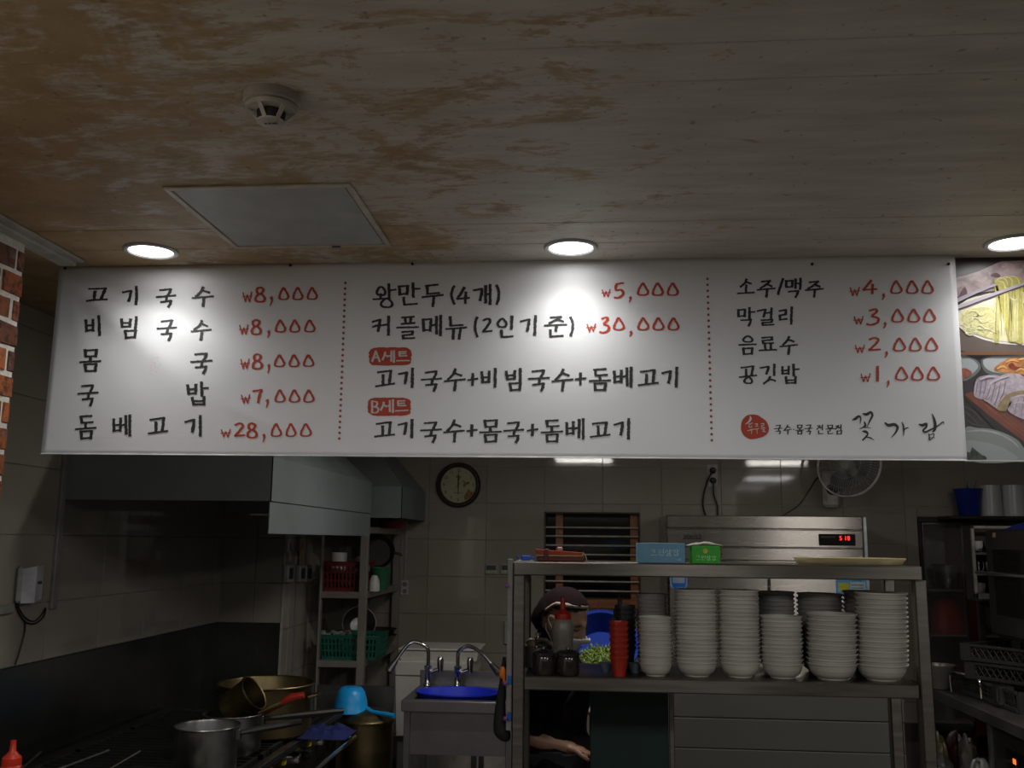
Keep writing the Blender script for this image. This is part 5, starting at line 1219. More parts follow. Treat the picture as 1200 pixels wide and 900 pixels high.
# things on the rack
def basket(name, lab, x0, x1, y0, y1, z, h, m, flare=.015, grid=True):
    t = thing(name, lab, 'basket', ((x0 + x1) / 2, (y0 + y1) / 2, z))
    m_ = MB(); n = 0
    f = flare
    m_.box(x0 + f, x1 - f, y0 + f, y1 - f, z, z + .004)
    for (ax, ay, bx_, by_) in ((x0, y0, x1, y0), (x1, y0, x1, y1), (x1, y1, x0, y1), (x0, y1, x0, y0)):
        cxm, cym = (x0 + x1) / 2, (y0 + y1) / 2
        def pt(u, v):
            x = ax + (bx_ - ax) * u; y = ay + (by_ - ay) * u
            k = f * (1 - v); x += k * (1 if x < cxm else -1) * (abs(x - cxm) / ((x1 - x0) / 2)); y += k * (1 if y < cym else -1) * (abs(y - cym) / ((y1 - y0) / 2))
            return Vector((x, y, z + h * v))
        L = math.hypot(bx_ - ax, by_ - ay); nn = max(3, int(L / .022))
        d = Vector((by_ - ay, ax - bx_, 0)).normalized() * .002
        for v0, v1 in ((0, .12), (.34, .4), (.62, .68), (.86, 1)):
            q_ = [pt(0, v0), pt(1, v0), pt(1, v1), pt(0, v1)]; m_.hexa([p - d for p in q_], [p + d for p in q_])
        for k in range(nn + 1):
            u = k / nn; u0, u1 = max(0, u - .09 / nn * 2.2), min(1, u + .09 / nn * 2.2)
            q_ = [pt(u0, .1), pt(u1, .1), pt(u1, .9), pt(u0, .9)]; m_.hexa([p - d * .8 for p in q_], [p + d * .8 for p in q_])
    m_.build('basket_shell', m, t)
    q0 = MB().tube([(x0, y0, z + h), (x1, y0, z + h), (x1, y1, z + h), (x0, y1, z + h)], .005, 6, True).build('rim', m, t)
    return t
yk = YK0 + .05
basket('red_basket', 'dark red plastic basket on the second level of the storage rack', XK0 + .005, P(425, 680, yk).x, yk, yk + .3, zsh[1], P(400, 659, yk).z - zsh[1], mat('dark_red_plastic', H('641519'), .6), .008)
basket('green_basket', 'teal green plastic basket on the third level of the storage rack', XK0 + .005, P(447, 760, yk + .02).x - .02, yk, yk + .3, zsh[2], P(400, 745, yk).z - zsh[2], mat('teal_plastic', H('0F5B4C'), .6), .012)
def pot(name, lab, c, r0, r1, h, m, lid=False, ears=False, cat='pot', tilt=None):
    t = thing(name, lab, cat, c)
    M = tilt.to_matrix() if tilt else None
    MB().lathe([(0, .003), (r0 * .9, .002), (r0, .008), (r1 * .985, h * .96), (r1 * 1.03, h * .985), (r1 * 1.035, h), (r1 * 1.0, h * 1.0), (r1 * .965, h * .96), (r0 * .97, .014), (0, .01)], c, 36, M).build('shell', m, t)
    return t
def rk(px, py, y): return P(px, py, y)
c = Vector((P(441, 680, yk + .13).x, yk + .22, zsh[1])); 
pot('green_bucket', 'green plastic bucket on the second level of the storage rack', c, .05, .068, .135, mat('bucket_green', H('2F6B4A'), .5), cat='bucket')
c = Vector((P(436, 680, yk).x, yk + .06, zsh[1])); o = MB().lathe([(0, 0), (.032, 0), (.034, .01), (.03, .06), (.018, .09), (0, .095)], c, 20).build('white_jar', WHITEP, None); tag(o, 'white rounded plastic tub beside the green bucket on the rack', 'tub')
zz = zsh[1]
basket_top = P(400, 659, yk).z
# pans and dishes stacked in the red basket
c = Vector((XK0 + .065, yk + .12, basket_top - .055)); o = MB().lathe([(.0, 0), (.04, 0), (.05, .02), (.05, .11), (.045, .11), (.045, .02), (0, .012)], c, 18).build('white_cup', WHITEP, None); tag(o, 'white ridged cup standing in the red basket', 'cup')
c = Vector((XK0 + .185, yk + .14, basket_top - .055)); o = MB().lathe([(0, .09), (.02, .088), (.04, .075), (.06, .05), (.066, .02), (.066, 0)], c, 24).build('pale_bowl', mat('pale_grey_plastic', (.2, .2, .19), .5), None); tag(o, 'pale upturned plastic bowl in the red basket', 'bowl')
c = Vector((P(440, 655, yk + .44).x, yk + .46, zz + .05)); t = thing('frying_pan', 'dark frying pan leaning upright at the right of the rack second level', 'pan', c)
Mt = Euler((math.radians(72), 0, math.radians(18))).to_matrix(); cc = c + Vector((0, 0, .17))
MB().lathe([(0, 0), (.09, 0), (.115, .035), (.112, .035), (.088, .004), (0, .004)], cc, 32, Mt).build('pan_body', BLACKI, t)
MB().tube([cc + Mt @ Vector((.105, -.01, .03)), cc + Mt @ Vector((.13, -.02, .045)), cc + Mt @ Vector((.16, -.03, .045))], .009, 8).build('handle', mat('wood_handle', H('4A2E1C'), .5), t)
for px, yy, r1, h, m, nm, lb in ((442, yk + .45, .12, .1, ALU, 'steel_basin', 'wide steel basin on the third level of the rack, lowest of the nested pair'), ):
    c = Vector((P(px, 740, yy).x, yy + .02, zsh[2])); pot(nm, lb, c, .07, r1, h, m, cat='basin')
    c2 = c + Vector((0, 0, .062)); pot('dark_basin', 'dark rimmed basin nested in the steel basin on the rack', c2, .07, .117, .075, STEELD, cat='basin')
c = Vector((P(421, 715, yk + .3).x - .02, yk + .36, zsh[2] + .16)); t = pot('steel_mixing_bowl', 'shiny steel bowl tipped on its side on the third level of the rack', c, .05, .1, .07, STEELD, cat='bowl', tilt=Euler((math.radians(70), 0, math.radians(20))))
c = Vector((P(437, 800, yk).x, yk + .12, .42)); pot('stock_pot', 'shiny steel stock pot on the lowest level of the rack', c, .075, .078, .22, CHROME)
c = Vector((P(392, 800, yk + .1).x, yk + .15, .42)); pot('dark_pot', 'dark pot beside the steel stock pot at the bottom of the rack', c, .09, .1, .16, mat('dark_maroon', (.06, .02, .02), .5))
c = Vector((P(455, 612, yk + .35).x, yk + .45, zsh[0])); o = MB().lathe([(0, 0), (.07, 0), (.09, .045), (.085, .045), (.065, .006), (0, .006)], c, 24).build('red_tub', mat('dark_red_plastic', H('8E1E22')), None); tag(o, 'low red tub on the top level of the storage rack', 'tub')
c = Vector((P(386, 740, yk + .12).x, yk + .12, zsh[2] + .01)); m_ = MB()
r = random.Random(3)
for k in range(24): m_.ell(c + Vector((r.uniform(-.07, .11), r.uniform(-.08, .08), r.uniform(.1, .135))), .018, .016, .012, None, 6, 4)
o = m_.build('wrapped_packets', mat('pale_packets', (.3, .3, .27), .5, 0, .3, 30), None); tag(o, 'heap of small pale packets in the teal basket', 'packets', kind='stuff')

# ---- steel worktop by the rack, ice boxes, sink
o = MB().box(P(372, 820, 5.0).x, P(462, 820, 5.0).x, 4.98, 5.0, .3, P(420, 803, 5.0).z, .002).build('steel_splash_panel', STEELD, None); tag(o, 'dull steel splash panel behind the brass lidded pot', 'panel')
yb_ = 5.35
def cooler(x0, x1, y0, y1, z0, z1, lab):
    t = thing('cool_box', lab, 'cool box', ((x0 + x1) / 2, (y0 + y1) / 2, z0)); hl = (z1 - z0) * .2
    MB().hexa([(x0 + .012, y0 + .012, z0), (x1 - .012, y0 + .012, z0), (x1 - .012, y1 - .012, z0), (x0 + .012, y1 - .012, z0)], [(x0, y0, z1 - hl - .003), (x1, y0, z1 - hl - .003), (x1, y1, z1 - hl - .003), (x0, y1, z1 - hl - .003)]).build('body', mat('foam_white', (.5, .49, .46), .7, 0, .04, 60), t)
    MB().box(x0 - .004, x1 + .004, y0 - .004, y1 + .004, z1 - hl, z1, .006).build('lid', mat('foam_white', (.5,) * 3), t)
    return t
xa, xb = P(462, 770, yb_).x, P(560, 770, yb_).x; za = P(500, 815, yb_).z; zm = P(500, 775, yb_).z; zc2 = P(500, 760.5, yb_).z
t = thing('box_stand', 'low steel stand carrying the foam cool boxes behind the sink', 'stand', ((xa + xb) / 2, yb_ + .2, 0))
MB().box(xa, xb, yb_, yb_ + .4, .52, .55, .002).build('top', STEELD, t)
for x in (xa, xb - .03):
    for y in (yb_, yb_ + .37): MB().box(x, x + .03, y, y + .03, 0, .52).build('leg', STEELD, t)
cooler(xa + .01, xb - .03, yb_, yb_ + .38, .5505, zm, 'white foam cool box behind the sink, the lower one')
cooler(xa + .02, xb, yb_ + .02, yb_ + .36, zm + .0005, zc2, 'shallow white foam box on top of the lower cool box')
kx0, kx1 = P(470, 825, 4.42).x, P(604, 825, 4.42).x; ky0, ky1 = 4.42, 4.95; kz = P(530, 822, ky0).z
bx0, bx1 = kx0 + .045, kx1 - .03; byy0, byy1 = ky0 + .05, ky1 - .12
t = thing('kitchen_sink', 'stainless steel kitchen sink unit with a raised back edge', 'sink', ((kx0 + kx1) / 2, (ky0 + ky1) / 2, 0))
SKM = mat('sink_steel', (.25, .24, .25), .36, .85, .1, 4, .03, rvar=.05)
MB().box(kx0, kx1, ky0, byy0, kz - .05, kz, .003).box(kx0, kx1, byy1, ky1, kz - .05, kz, .003).box(kx0, bx0, byy0, byy1, kz - .05, kz, .003).box(bx1, kx1, byy0, byy1, kz - .05, kz, .003).build('top', SKM, t)
MB().box(bx0 - .002, bx0, byy0, byy1, kz - .2, kz - .01).box(bx1, bx1 + .002, byy0, byy1, kz - .2, kz - .01).box(bx0, bx1, byy0 - .002, byy0, kz - .2, kz - .01).box(bx0, bx1, byy1, byy1 + .002, kz - .2, kz - .01).box(bx0, bx1, byy0, byy1, kz - .202, kz - .2).build('basin', SKM, t)
MB().box(P(492, 800, ky1).x, kx1, ky1, ky1 + .012, kz - .05, P(540, 786, ky1).z, .003).build('back_edge', SKM, t)
MB().box(kx0 + .03, kx1 - .01, ky0 + .03, ky0 + .034, kz - .24, kz - .05).build('front_panel', SKM, t)
for x in (kx0 + .01, kx1 - .045):
    for y in (ky0 + .02, ky1 - .05): MB().box(x, x + .03, y, y + .03, 0, kz - .05, .002).build('leg', SKM, t)
c = Vector(((P(488, 815, 4.68).x + P(588, 815, 4.68).x) / 2, (byy0 + byy1) / 2 + .0, kz - .03)); rx = (P(588, 815, 4.6).x - P(488, 815, 4.6).x) / 2
o = MB().lathe([(0, -.12), (rx * .7, -.12), (rx * .95, .03), (rx, .036), (rx, .042), (rx * .93, .04), (rx * .68, -.112), (0, -.112)], c, 40, None, 1, .72).build('blue_wash_tub', mat('royal_blue_plastic', H('1F35C8'), .4, 0, .05), None)
for v in o.data.vertices: pass
tag(o, 'royal blue oval wash tub sitting in the kitchen sink', 'tub')
def faucet(bpx, apx, apy, spx, spy, lab, yy, basey=806):
    b0_ = P(bpx, basey, yy); t = thing('faucet', lab, 'faucet', (b0_.x, yy, kz), 'gooseneck faucets')
    MB().lathe([(0, 0), (.022, 0), (.022, .01), (.016, .02), (.015, .08), (.019, .085), (.019, .1), (0, .1)], (b0_.x, yy, kz + .0005), 16).build('base', CHROME, t)
    MB().cyl((b0_.x + .015, yy, kz + .07), (b0_.x + .06, yy, kz + .085), .011).lathe([(0, 0), (.015, 0), (.017, .06), (.012, .075), (0, .075)], (b0_.x + .062, yy, kz + .07), 14).build('lever', CHROME, t)
    s0 = Vector((b0_.x, yy, kz + .09)); ax = P(apx, apy, yy); sp = P(spx, spy, yy - .06)
    up = (b0_.x * .92 + ax.x * .08)
    hh = ax.z - s0.z
    pts = [s0, s0 + Vector((0, 0, hh * .62)), Vector((b0_.x + (ax.x - b0_.x) * .25, yy - .005, ax.z - .018)), Vector((ax.x, yy - .01, ax.z)), Vector((ax.x + (sp.x - ax.x) * .5, yy - .03, ax.z - (ax.z - sp.z) * .33)), sp]
    MB().tube(catmull(pts, 7), .0095, 10).build('gooseneck', CHROME, t)
    d = (sp - pts[-2]).normalized()
    MB().cyl(sp - d * .01, sp + d * .055, .012, .021, 14).build('spray_head', mat('dark_chrome', (.2,) * 3, .25, .9), t)
faucet(501, 485, 752, 463, 776, 'left gooseneck faucet, its spout turned to the left', 4.84)
faucet(536, 550, 757, 577, 780, 'right gooseneck faucet, its spout turned to the right', 4.84)

# ---- gas range along the left wall
XR_ = -1.16; ZR = .82; YR0, YR1 = 2.3, 4.55
t = thing('gas_range', 'black cast iron gas range along the left wall with yellow-marked knobs', 'gas range', ((XL + XR_) / 2, (YR0 + YR1) / 2, 0))
MB().box(XL + .02, XR_ - .06, YR0, YR1, .1, ZR - .03, .004).build('body', mat('range_black', (.02, .02, .02), .45, .4, .3), t)
MB().box(XL + .02, XR_, YR0, YR1, ZR - .03, ZR - .012, .003).build('deck', mat('range_black', (.02,) * 3), t)
MB().box(XR_ - .03, XR_, YR0, YR1, ZR - .012, ZR, .003).build('front_rim', STEELD, t)
MB().box(XR_ - .05, XR_ - .04, YR0, YR1, ZR - .19, ZR - .03, .002).build('control_panel', mat('range_panel', (.05, .048, .045), .35, .8), t)
for y in (YR0 + .05, YR1 - .1):
    for x in (XL + .05, XR_ - .12): MB().box(x, x + .04, y, y + .04, 0, .1).build('foot', BLACKP, t)
gy = [YR1 - .35 - .43 * k for k in range(5)]
for y in gy:
    for x in (XL + .3, ):
        g_ = MB(); 
        for k in range(9): g_.box(XL + .12, XR_ - .05, y - .19 + k * .0475 - .005, y - .19 + k * .0475 + .005, ZR - .012, ZR + .004)
        g_.box(XL + .12, XL + .135, y - .195, y + .195, ZR - .012, ZR + .006).box(XR_ - .065, XR_ - .05, y - .195, y + .195, ZR - .012, ZR + .006)
        g_.build('grate', BLACKI, t)
        MB().lathe([(0, 0), (.06, 0), (.06, .008), (.04, .012), (0, .012)], (XL + .48, y, ZR - .0125), 20).build('burner', BLACKI, t)
ky = [YR1 - .12 - .17 * k for k in range(9)]
for i, y in enumerate(ky):
    kn = MB().lathe([(0, 0), (.024, 0), (.024, .012), (.019, .03), (0, .031)], (XR_ - .04, y, ZR - .10 + .02 * (i % 2)), 16, Matrix.Rotation(math.pi / 2, 3, 'Y')).build('knob', CHROME if i % 2 else BLACKP, t)
    MB().box(XR_ - .0395, XR_ - .03, y + .03, y + .06, ZR - .07 + .02 * (i % 2) - .008, ZR - .07 + .02 * (i % 2) + .006).build('yellow_tab', mat('yellow_tab', H('C8B020'), .5), kn)
MB().cyl((XR_ + .06, YR0, ZR - .12), (XR_ + .06, YR1, ZR - .12), .011, n=10).build('towel_rail', CHROME, t)
for y in (YR1 - .02, YR1 - .9, YR1 - 1.8): MB().cyl((XR_ - .04, y, ZR - .12), (XR_ + .06, y, ZR - .12), .008, n=8).build('rail_bracket', CHROME, t)

GR = ZR + .0045
def big_pot(name, lab, c, R, h, m, handle=None, hm=None, cat='pot', ears=True, lid=False):
    t = thing(name, lab, cat, c)
    MB().lathe([(0, .003), (R * .86, 0), (R * .93, .012), (R * .955, h * .9), (R * .96, h * .955), (R * 1.0, h * .965), (R * 1.01, h * .985), (R * 1.0, h), (R * .95, h * .99), (R * .93, h * .95), (R * .91, .02), (0, .012)], c, 44).build('shell', m, t)
    return t
c = P(313, 799, 3.95); c.z = GR; R = (P(368, 799, 3.95).x - P(258, 799, 3.95).x) / 2; h = P(313, 799, 3.95).z - GR
t = big_pot('large_brass_pot', 'very wide brass-coloured open pot on the gas range', c, R, h, BRASS)
for s in (1, -1): MB().tube([c + Vector((s * R * .95, -.05, h * .75)), c + Vector((s * R * 1.1, -.03, h * .78)), c + Vector((s * R * 1.1, .03, h * .78)), c + Vector((s * R * .95, .05, h * .75))], .006, 6).build('side_handle', BRASS, t)
def saucepan(px, py_rim, Y, wpx, m, lab, hdl_to, base=GR):
    c = P(px, py_rim, Y); h = c.z - base; c.z = base; R = wpx / 2 / FPX * Y * 1.01
    t = big_pot('saucepan', lab, c, R, h, m, cat='saucepan'); 
    e = hdl_to; s = c + Vector((R * .97, 0, h * .86))
    MB().box(s.x - .004, s.x + .012, s.y - .014, s.y + .014, s.z - .022, s.z + .014, .003).build('bracket', STEELD, t)
    MB().tube([s + Vector((.008, 0, 0)), s + (e - s) * .3, s + (e - s) * .7, e], [.008, .011, .013, .011], 8).build('handle', BLACKP, t)
    return t
saucepan(243.5, 849, 3.22, 73, ALU, 'dented aluminium saucepan, the nearest one on the gas range', P(352, 846, 3.42))
saucepan(274, 835, 3.6, 68, ALU, 'aluminium saucepan behind the nearest saucepan on the gas range', P(402, 833, 3.8))
# tilted brass saucepan resting in the second saucepan
c = P(283, 822, 3.66); t = thing('tilted_saucepan', 'small brass saucepan lying tilted across the second saucepan', 'saucepan', c)
Mt = Euler((0, math.radians(56), math.radians(-5))).to_matrix(); R = .068
MB().lathe([(0, -.06), (R * .85, -.062), (R * .92, -.05), (R * .98, .05), (R * 1.06, .056), (R * 1.05, .062), (R * .97, .06), (R * .9, -.045), (0, -.052)], c, 36, Mt).build('shell', BRASS, t)
s = c + Mt @ Vector((R * .98, 0, .045)); e = P(355, 816, 3.62)
s = P(303, 836, 3.6)
MB().tube([s, s + (e - s) * .35 + Vector((0, 0, .006)), s + (e - s) * .55 + Vector((0, 0, .006))], [.007, .009, .01], 8).build('handle_shank', BRASS, t)
MB().tube([s + (e - s) * .52 + Vector((0, 0, .006)), s + (e - s) * .75 + Vector((0, 0, .012)), e + Vector((.004, 0, .004))], [.012, .015, .012], 10).build('red_grip', mat('red_grip', H('9A2414'), .4), t)
# red handled ladle / tongs beneath
a = P(306, 838, 3.7); b_ = P(338, 822, 3.66)
o = MB().tube([a, b_], [.006, .007], 8).build('red_handled_ladle', mat('dark_red_grip', H('7A1C12'), .4), None); tag(o, 'dark red utensil handle under the tilted saucepan grip', 'utensil')
# blue cloth
c = P(384, 842, 3.96); c.z = GR + .002
m_ = MB(); r = random.Random(8); nn = 22; vs = []
for j in range(12):
    for i in range(nn):
        u, v = i / (nn - 1) - .5, j / 11 - .5; k = max(0, 1 - (2 * u) ** 4) * max(0, 1 - (2 * v) ** 4)
        vs.append(c + Vector((u * .2, v * .2, k * (.026 + .03 * mnoise.noise(Vector((u * 7, v * 7, 1))) + .015 * mnoise.noise(Vector((u * 18, v * 18, 4)))))))
m_.add(vs, [(j * nn + i, j * nn + i + 1, (j + 1) * nn + i + 1, (j + 1) * nn + i) for j in range(11) for i in range(nn - 1)], True)
tag(m_.build('blue_cloth', mat('navy_cloth', H('121D5C'), .85, 0, .3, 40), None), 'crumpled dark blue cloth beside the large brass pot', 'cloth')
# small strainer dish with greens nearest the bottom edge
c = P(226, 896, 3.03); c.z = GR
t = thing('small_strainer', 'small dark dish of green scraps below the nearest saucepan', 'dish', c)
MB().lathe([(0, 0), (.045, 0), (.066, .03), (.062, .03), (.043, .004), (0, .004)], c, 24).build('dish_shell', STEELD, t)
m_ = MB(); r = random.Random(2)
for k in range(26): m_.ell(c + Vector((r.uniform(-.035, .035), r.uniform(-.03, .03), r.uniform(.014, .026))), .009, .007, .005, None, 6, 4)
o = m_.build('green_scraps', mat('yellow_green', H('8C9A50'), .6, 0, .4, 60), t); o['kind'] = 'stuff'
# brass lidded pot with blue dipper
Yp = 4.72; c = P(428, 848, Yp); zr_ = P(428, 842, Yp).z; c.z = .0
R = (P(462, 842, Yp).x - P(394, 842, Yp).x) / 2
c.z = .28
t = thing('lidded_brass_pot', 'large brass-coloured stock pot with a domed lid beside the gas range', 'pot', c); h = zr_ - c.z
MB().lathe([(0, 0), (R * .9, 0), (R * .95, .02), (R * .95, h - .01), (0, h - .01)], c, 40).build('body', BRASS, t)
ld = MB().lathe([(R * 1.0, h - .01), (R * 1.02, h), (R * .98, h + .008), (R * .86, h + .014), (R * .8, h + .026), (R * .55, h + .04), (R * .2, h + .052), (0, h + .053)], c, 40).build('lid', BRASS, t)
o = MB().box(c.x - .14, c.x + .14, Yp - .14, Yp + .14, 0, .2795, .004).build('pot_stand', STEELD, None); tag(o, 'low steel stand under the lidded brass pot', 'stand')
c2 = Vector((P(411, 832, Yp - .02).x, Yp - .02, c.z + h + .034)); 
t = thing('blue_dipper', 'bright blue plastic dipper upside down on the brass pot lid', 'dipper', c2); r_ = (P(430.5, 820, Yp).x - P(391, 820, Yp).x) / 2; hd = P(411, 804, Yp).z - c2.z
BD = mat('sky_blue_plastic', H('1E9FE8'), .35, 0, .05)
MB().lathe([(r_, 0), (r_ * 1.0, .006), (r_ * .97, .01), (r_ * .93, hd * .45), (r_ * .78, hd * .8), (r_ * .6, hd * .97), (r_ * .5, hd), (0, hd)], c2, 32).build('cup', BD, t)
e = P(462, 839, Yp - .12)
MB().tube([c2 + Vector((r_ * .92, -.01, .02)), c2 + Vector((r_ * 1.4, -.04, .008)), e], [.012, .010, .012], 8).build('handle', BD, t)
# red squeeze bottle + utensils lower left
c = P(13, 900, 2.55); 
sq_bottle(c.x, 2.55, GR, .033, (P(13, 867, 2.55).z - GR) / 1.26, mat('red_bottle', H('B82A12'), .4), MATS['red_bottle'], 'red squeeze bottle at the lower left on the range', tiph=.22)
for (x0, y0, x1, y1, Y, lb, m) in ((27, 899, 48, 881, 2.6, 'thin metal utensil handle beside the red squeeze bottle', CHROME), (80, 897, 128, 879, 2.75, 'long dark utensil handle lying across the range, the left one', STEELD), (130, 900, 164, 880, 2.75, 'long metal utensil handle lying across the range, the right one', CHROME)):
    a = P(x0, y0, Y - .05); b_ = P(x1, y1, Y + .05); a2 = a - (b_ - a) * .6; a2.z = max(GR + .005, a2.z)
    o = MB().tube([a2, a, b_], [.004, .003, .0032], 6).build('utensil', m, None); tag(o, lb, 'utensil')
c = P(74, 899, 2.78); c.z = GR
t = pot('utensil_dish', 'small wooden-coloured dish at the lower left holding utensils', c, .03, .045, .022, mat('tan_dish', H('8A6A3E'), .5), cat='dish')

# ================================================================== RIGHT SIDE
YC = YB - .012; YN = YB + .36
t = thing('wooden_cabinet', 'dark brown wooden cabinet with a glazed door at the back right', 'cabinet', ((cx0 + XR) / 2, 6.6, 0))
xg1 = P(1133, 700, YC).x; xg2 = P(1146, 700, YC).x
DK2 = mat('dark_brown_wood', H('5A2A1C'), .4, 0, .25, 6, .1, (8, 8, 1))
MB().box(cx0 + .001, XR - .01, YC - .03, YN, cz1 - .035, cz1 - .001, .003).build('top_board', mat('near_black_wood', (.025, .02, .017), .4), t)
MB().box(cx0 + .001, cx0 + .019, YC, YN, .3, cz1 - .036, .002).build('side_board', mat('near_black_wood', (.025, .02, .017)), t)
MB().box(xg1, xg2, YC - .006, YC + .3, .3, cz1 - .03, .004).build('post', DK2, t)
MB().box(xg2 + .5, XR - .01, YC, YC + .3, .3, cz1 - .03, .004).build('post', DK2, t)
MB().box(cx0 + .019, XR - .01, YN - .01, YN, .3, cz1 - .036).build('back_board', mat('cabinet_back', (.30, .27, .23), .6), t)
csz = [P(1110, 690, YC + .15).z, P(1110, 742, YC + .15).z, .5]
for z in csz[0:3]: MB().box(cx0 + .019, XR - .01, YC + .03, YN - .012, z - .012, z).build('shelf_board', mat('cabinet_shelf', (.28, .25, .21), .5), t)
d = MB().box(cx0 + .02, xg1 - .002, YC - .012, YC + .004, cz1 - .052, cz1 - .034, .002).box(cx0 + .02, cx0 + .032, YC - .012, YC + .004, .45, cz1 - .05, .002).box(xg1 - .016, xg1 - .002, YC - .012, YC + .004, .45, cz1 - .05, .002).box(cx0 + .02, xg1 - .002, YC - .012, YC + .004, .45, .48, .002).build('glazed_door', mat('door_aluminium', (.2, .2, .2), .4, .8), t)
gm, gnt, gb = _nt('door_glass'); gb.inputs['Alpha'].default_value = .14; gb.inputs['Roughness'].default_value = .03; gb.inputs['Base Color'].default_value = (.3, .3, .3, 1)
MB().box(cx0 + .032, xg1 - .016, YC - .006, YC - .003, .48, cz1 - .052).build('pane', gm, d)
c = Vector((P(1113, 680, YC + .17).x, YC + .18, csz[0])); t2 = pot('steel_pot', 'steel pot with a bright rim behind the cabinet glass', c, .085, .105, P(1113, 661, YC + .17).z - csz[0], ALU)
c = Vector((P(1109, 730, YC + .17).x, YC + .17, csz[1])); hh = P(1109, 702, YC + .17).z - csz[1]
o = MB().lathe([(.12, 0), (.122, .01), (.115, hh * .4), (.09, hh * .8), (.05, hh), (0, hh * 1.02)], c, 32).build('red_bowl', mat('matt_red_bowl', H('B83434'), .5), None); tag(o, 'upturned dull red bowl behind the cabinet glass', 'bowl')
for k, px in enumerate((1095, 1107)):
    c = Vector((P(px, 760, YC + .1).x, YC + .12, csz[2])); o = MB().lathe([(0, 0), (.04, 0), (.045, .02), (.045, .3), (.02, .36), (0, .36)], c, 16).build('clear_tub', mat('cloudy_plastic', (.16, .15, .13), .3), None); tag(o, 'cloudy plastic tub at the foot of the cabinet, ' + ('left one' if k == 0 else 'right one'), 'tub')
# on top of the cabinet
led = MB().box(P(1112, 605, 6.25).x, XR - .012, 6.22, YB - .045, P(1150, 604.5, 6.22).z - .02, P(1150, 604.5, 6.22).z, .003).build('wall_shelf', mat('near_black_wood', (.025, .02, .017)), None); tag(led, 'dark wall shelf carrying the white canisters and blue bucket', 'shelf'); LZ = P(1150, 604.5, 6.22).z + .0005
c = P(1136, 603, 6.33); c.z = LZ
pot('blue_bucket', 'dark blue plastic bucket on the dark wall shelf', c, .062, .088, P(1136, 573, 6.33).z - LZ, mat('navy_bucket', H('1C2F8C'), .4), cat='bucket')
m_ = MB(); r = random.Random(6)
for k in range(7):
    a = c + Vector((r.uniform(-.05, .05), r.uniform(-.03, .03), .12)); m_.tube([a, a + Vector((r.uniform(-.16, .1), r.uniform(-.05, .05), r.uniform(.07, .12)))], .0025, 5)
o = m_.build('wire_whisks', STEELD, None); tag(o, 'thin wire utensils sticking out of the blue bucket', 'utensils', kind='stuff')
for k, px in enumerate((1162, 1189)):
    c = P(px, 603, 6.33); c.z = LZ; h = P(px, 569, 6.33).z - LZ
    o = MB().lathe([(0, 0), (.072 + .01 * k, 0), (.072 + .01 * k, .006), (.066 + .01 * k, .01), (.064 + .01 * k, h), (0, h)], c, 32).build('white_canister', mat('white_enamel', (.52, .52, .52), .25, 0, .04), None)
    tag(o, ('narrower' if k == 0 else 'wider') + ' upturned white canister on the dark wall shelf', 'canister')
# small slotted rack (white frame)
YR = 5.45; ax, bx_ = P(1141, 660, YR).x, P(1200, 660, YR).x + .1; z0_, z1_ = P(1146, 702, YR).z, P(1142, 616, YR).z
t = thing('dish_cupboard', 'pale framed dish cupboard behind the black oven', 'cupboard', ((ax + bx_) / 2, YR + .15, z0_ - .4))
WF = mat('pale_frame', (.30, .29, .26), .45)
MB().box(ax, ax + .015, YR, YR + .02, z0_, z1_, .002).box(ax, bx_, YR, YR + .02, z1_ - .016, z1_, .002).box(ax, bx_, YR, YR + .02, z0_, z0_ + .03, .002).build('front_frame', WF, t)
MB().box(ax, bx_, YR + .12, YR + .125, z0_, z1_).box(ax, ax + .005, YR + .02, YR + .12, z0_, z1_).box(ax, bx_, YR, YR + .12, z0_ - .01, z0_).build('case', mat('dark_inside', (.05, .045, .04), .6), t)
for f_ in (.32, .6): MB().box(ax + .005, bx_, YR + .01, YR + .12, z0_ + (z1_ - z0_) * f_, z0_ + (z1_ - z0_) * f_ + .012).build('shelf_board', WF, t)
for px in (ax + .03, bx_ - .06): MB().box(px, px + .03, YR + .05, YR + .08, .851, z0_ - .01).build('leg', STEELD, t)
for k, f_ in enumerate((.0, .33, .62)):
    for j in range(3):
        c = Vector((ax + .05 + .065 * j, YR + .06, z0_ + (z1_ - z0_) * f_ + (.03 if k == 0 else .0125)))
        o = MB().lathe([(0, 0), (.02, 0), (.028, .03), (.027, .055), (.018, .006), (0, .006)], c, 14).build('small_cup', CHROME if (k + j) % 2 else WHITEP, None)
        tag(o, f'small cup, {["first", "second", "third"][j]} from the left on the {["lowest", "middle", "top"][k]} shelf of the pale cupboard', 'cup', 'cups in the pale cupboard')
# counter along the right
XC0 = PX_(1160, 836, 1.9).x; ZC = PX_(1160, 836, 1.9).z; YC0, YC1 = 3.4, 5.95
print('COUNTER', ZC)
t = thing('side_counter', 'steel counter along the right side carrying the dish racks', 'counter', (2.3, 4.7, 0))
MB().box(1.9, XR - .02, YC0, YC1, ZC - .055, ZC, .003).build('worktop', mat('counter_steel', (.17, .16, .15), .4, .7, .2, 4, rvar=.08), t)
for y in (YC1 - .06, 4.5): MB().box(1.92, 1.96, y, y + .04, 0, ZC - .055, .003).build('leg', STEELD, t)
MB().box(1.95, XR - .03, 4.5, YC1 - .02, .3, .33, .002).build('undershelf', STEELD, t)
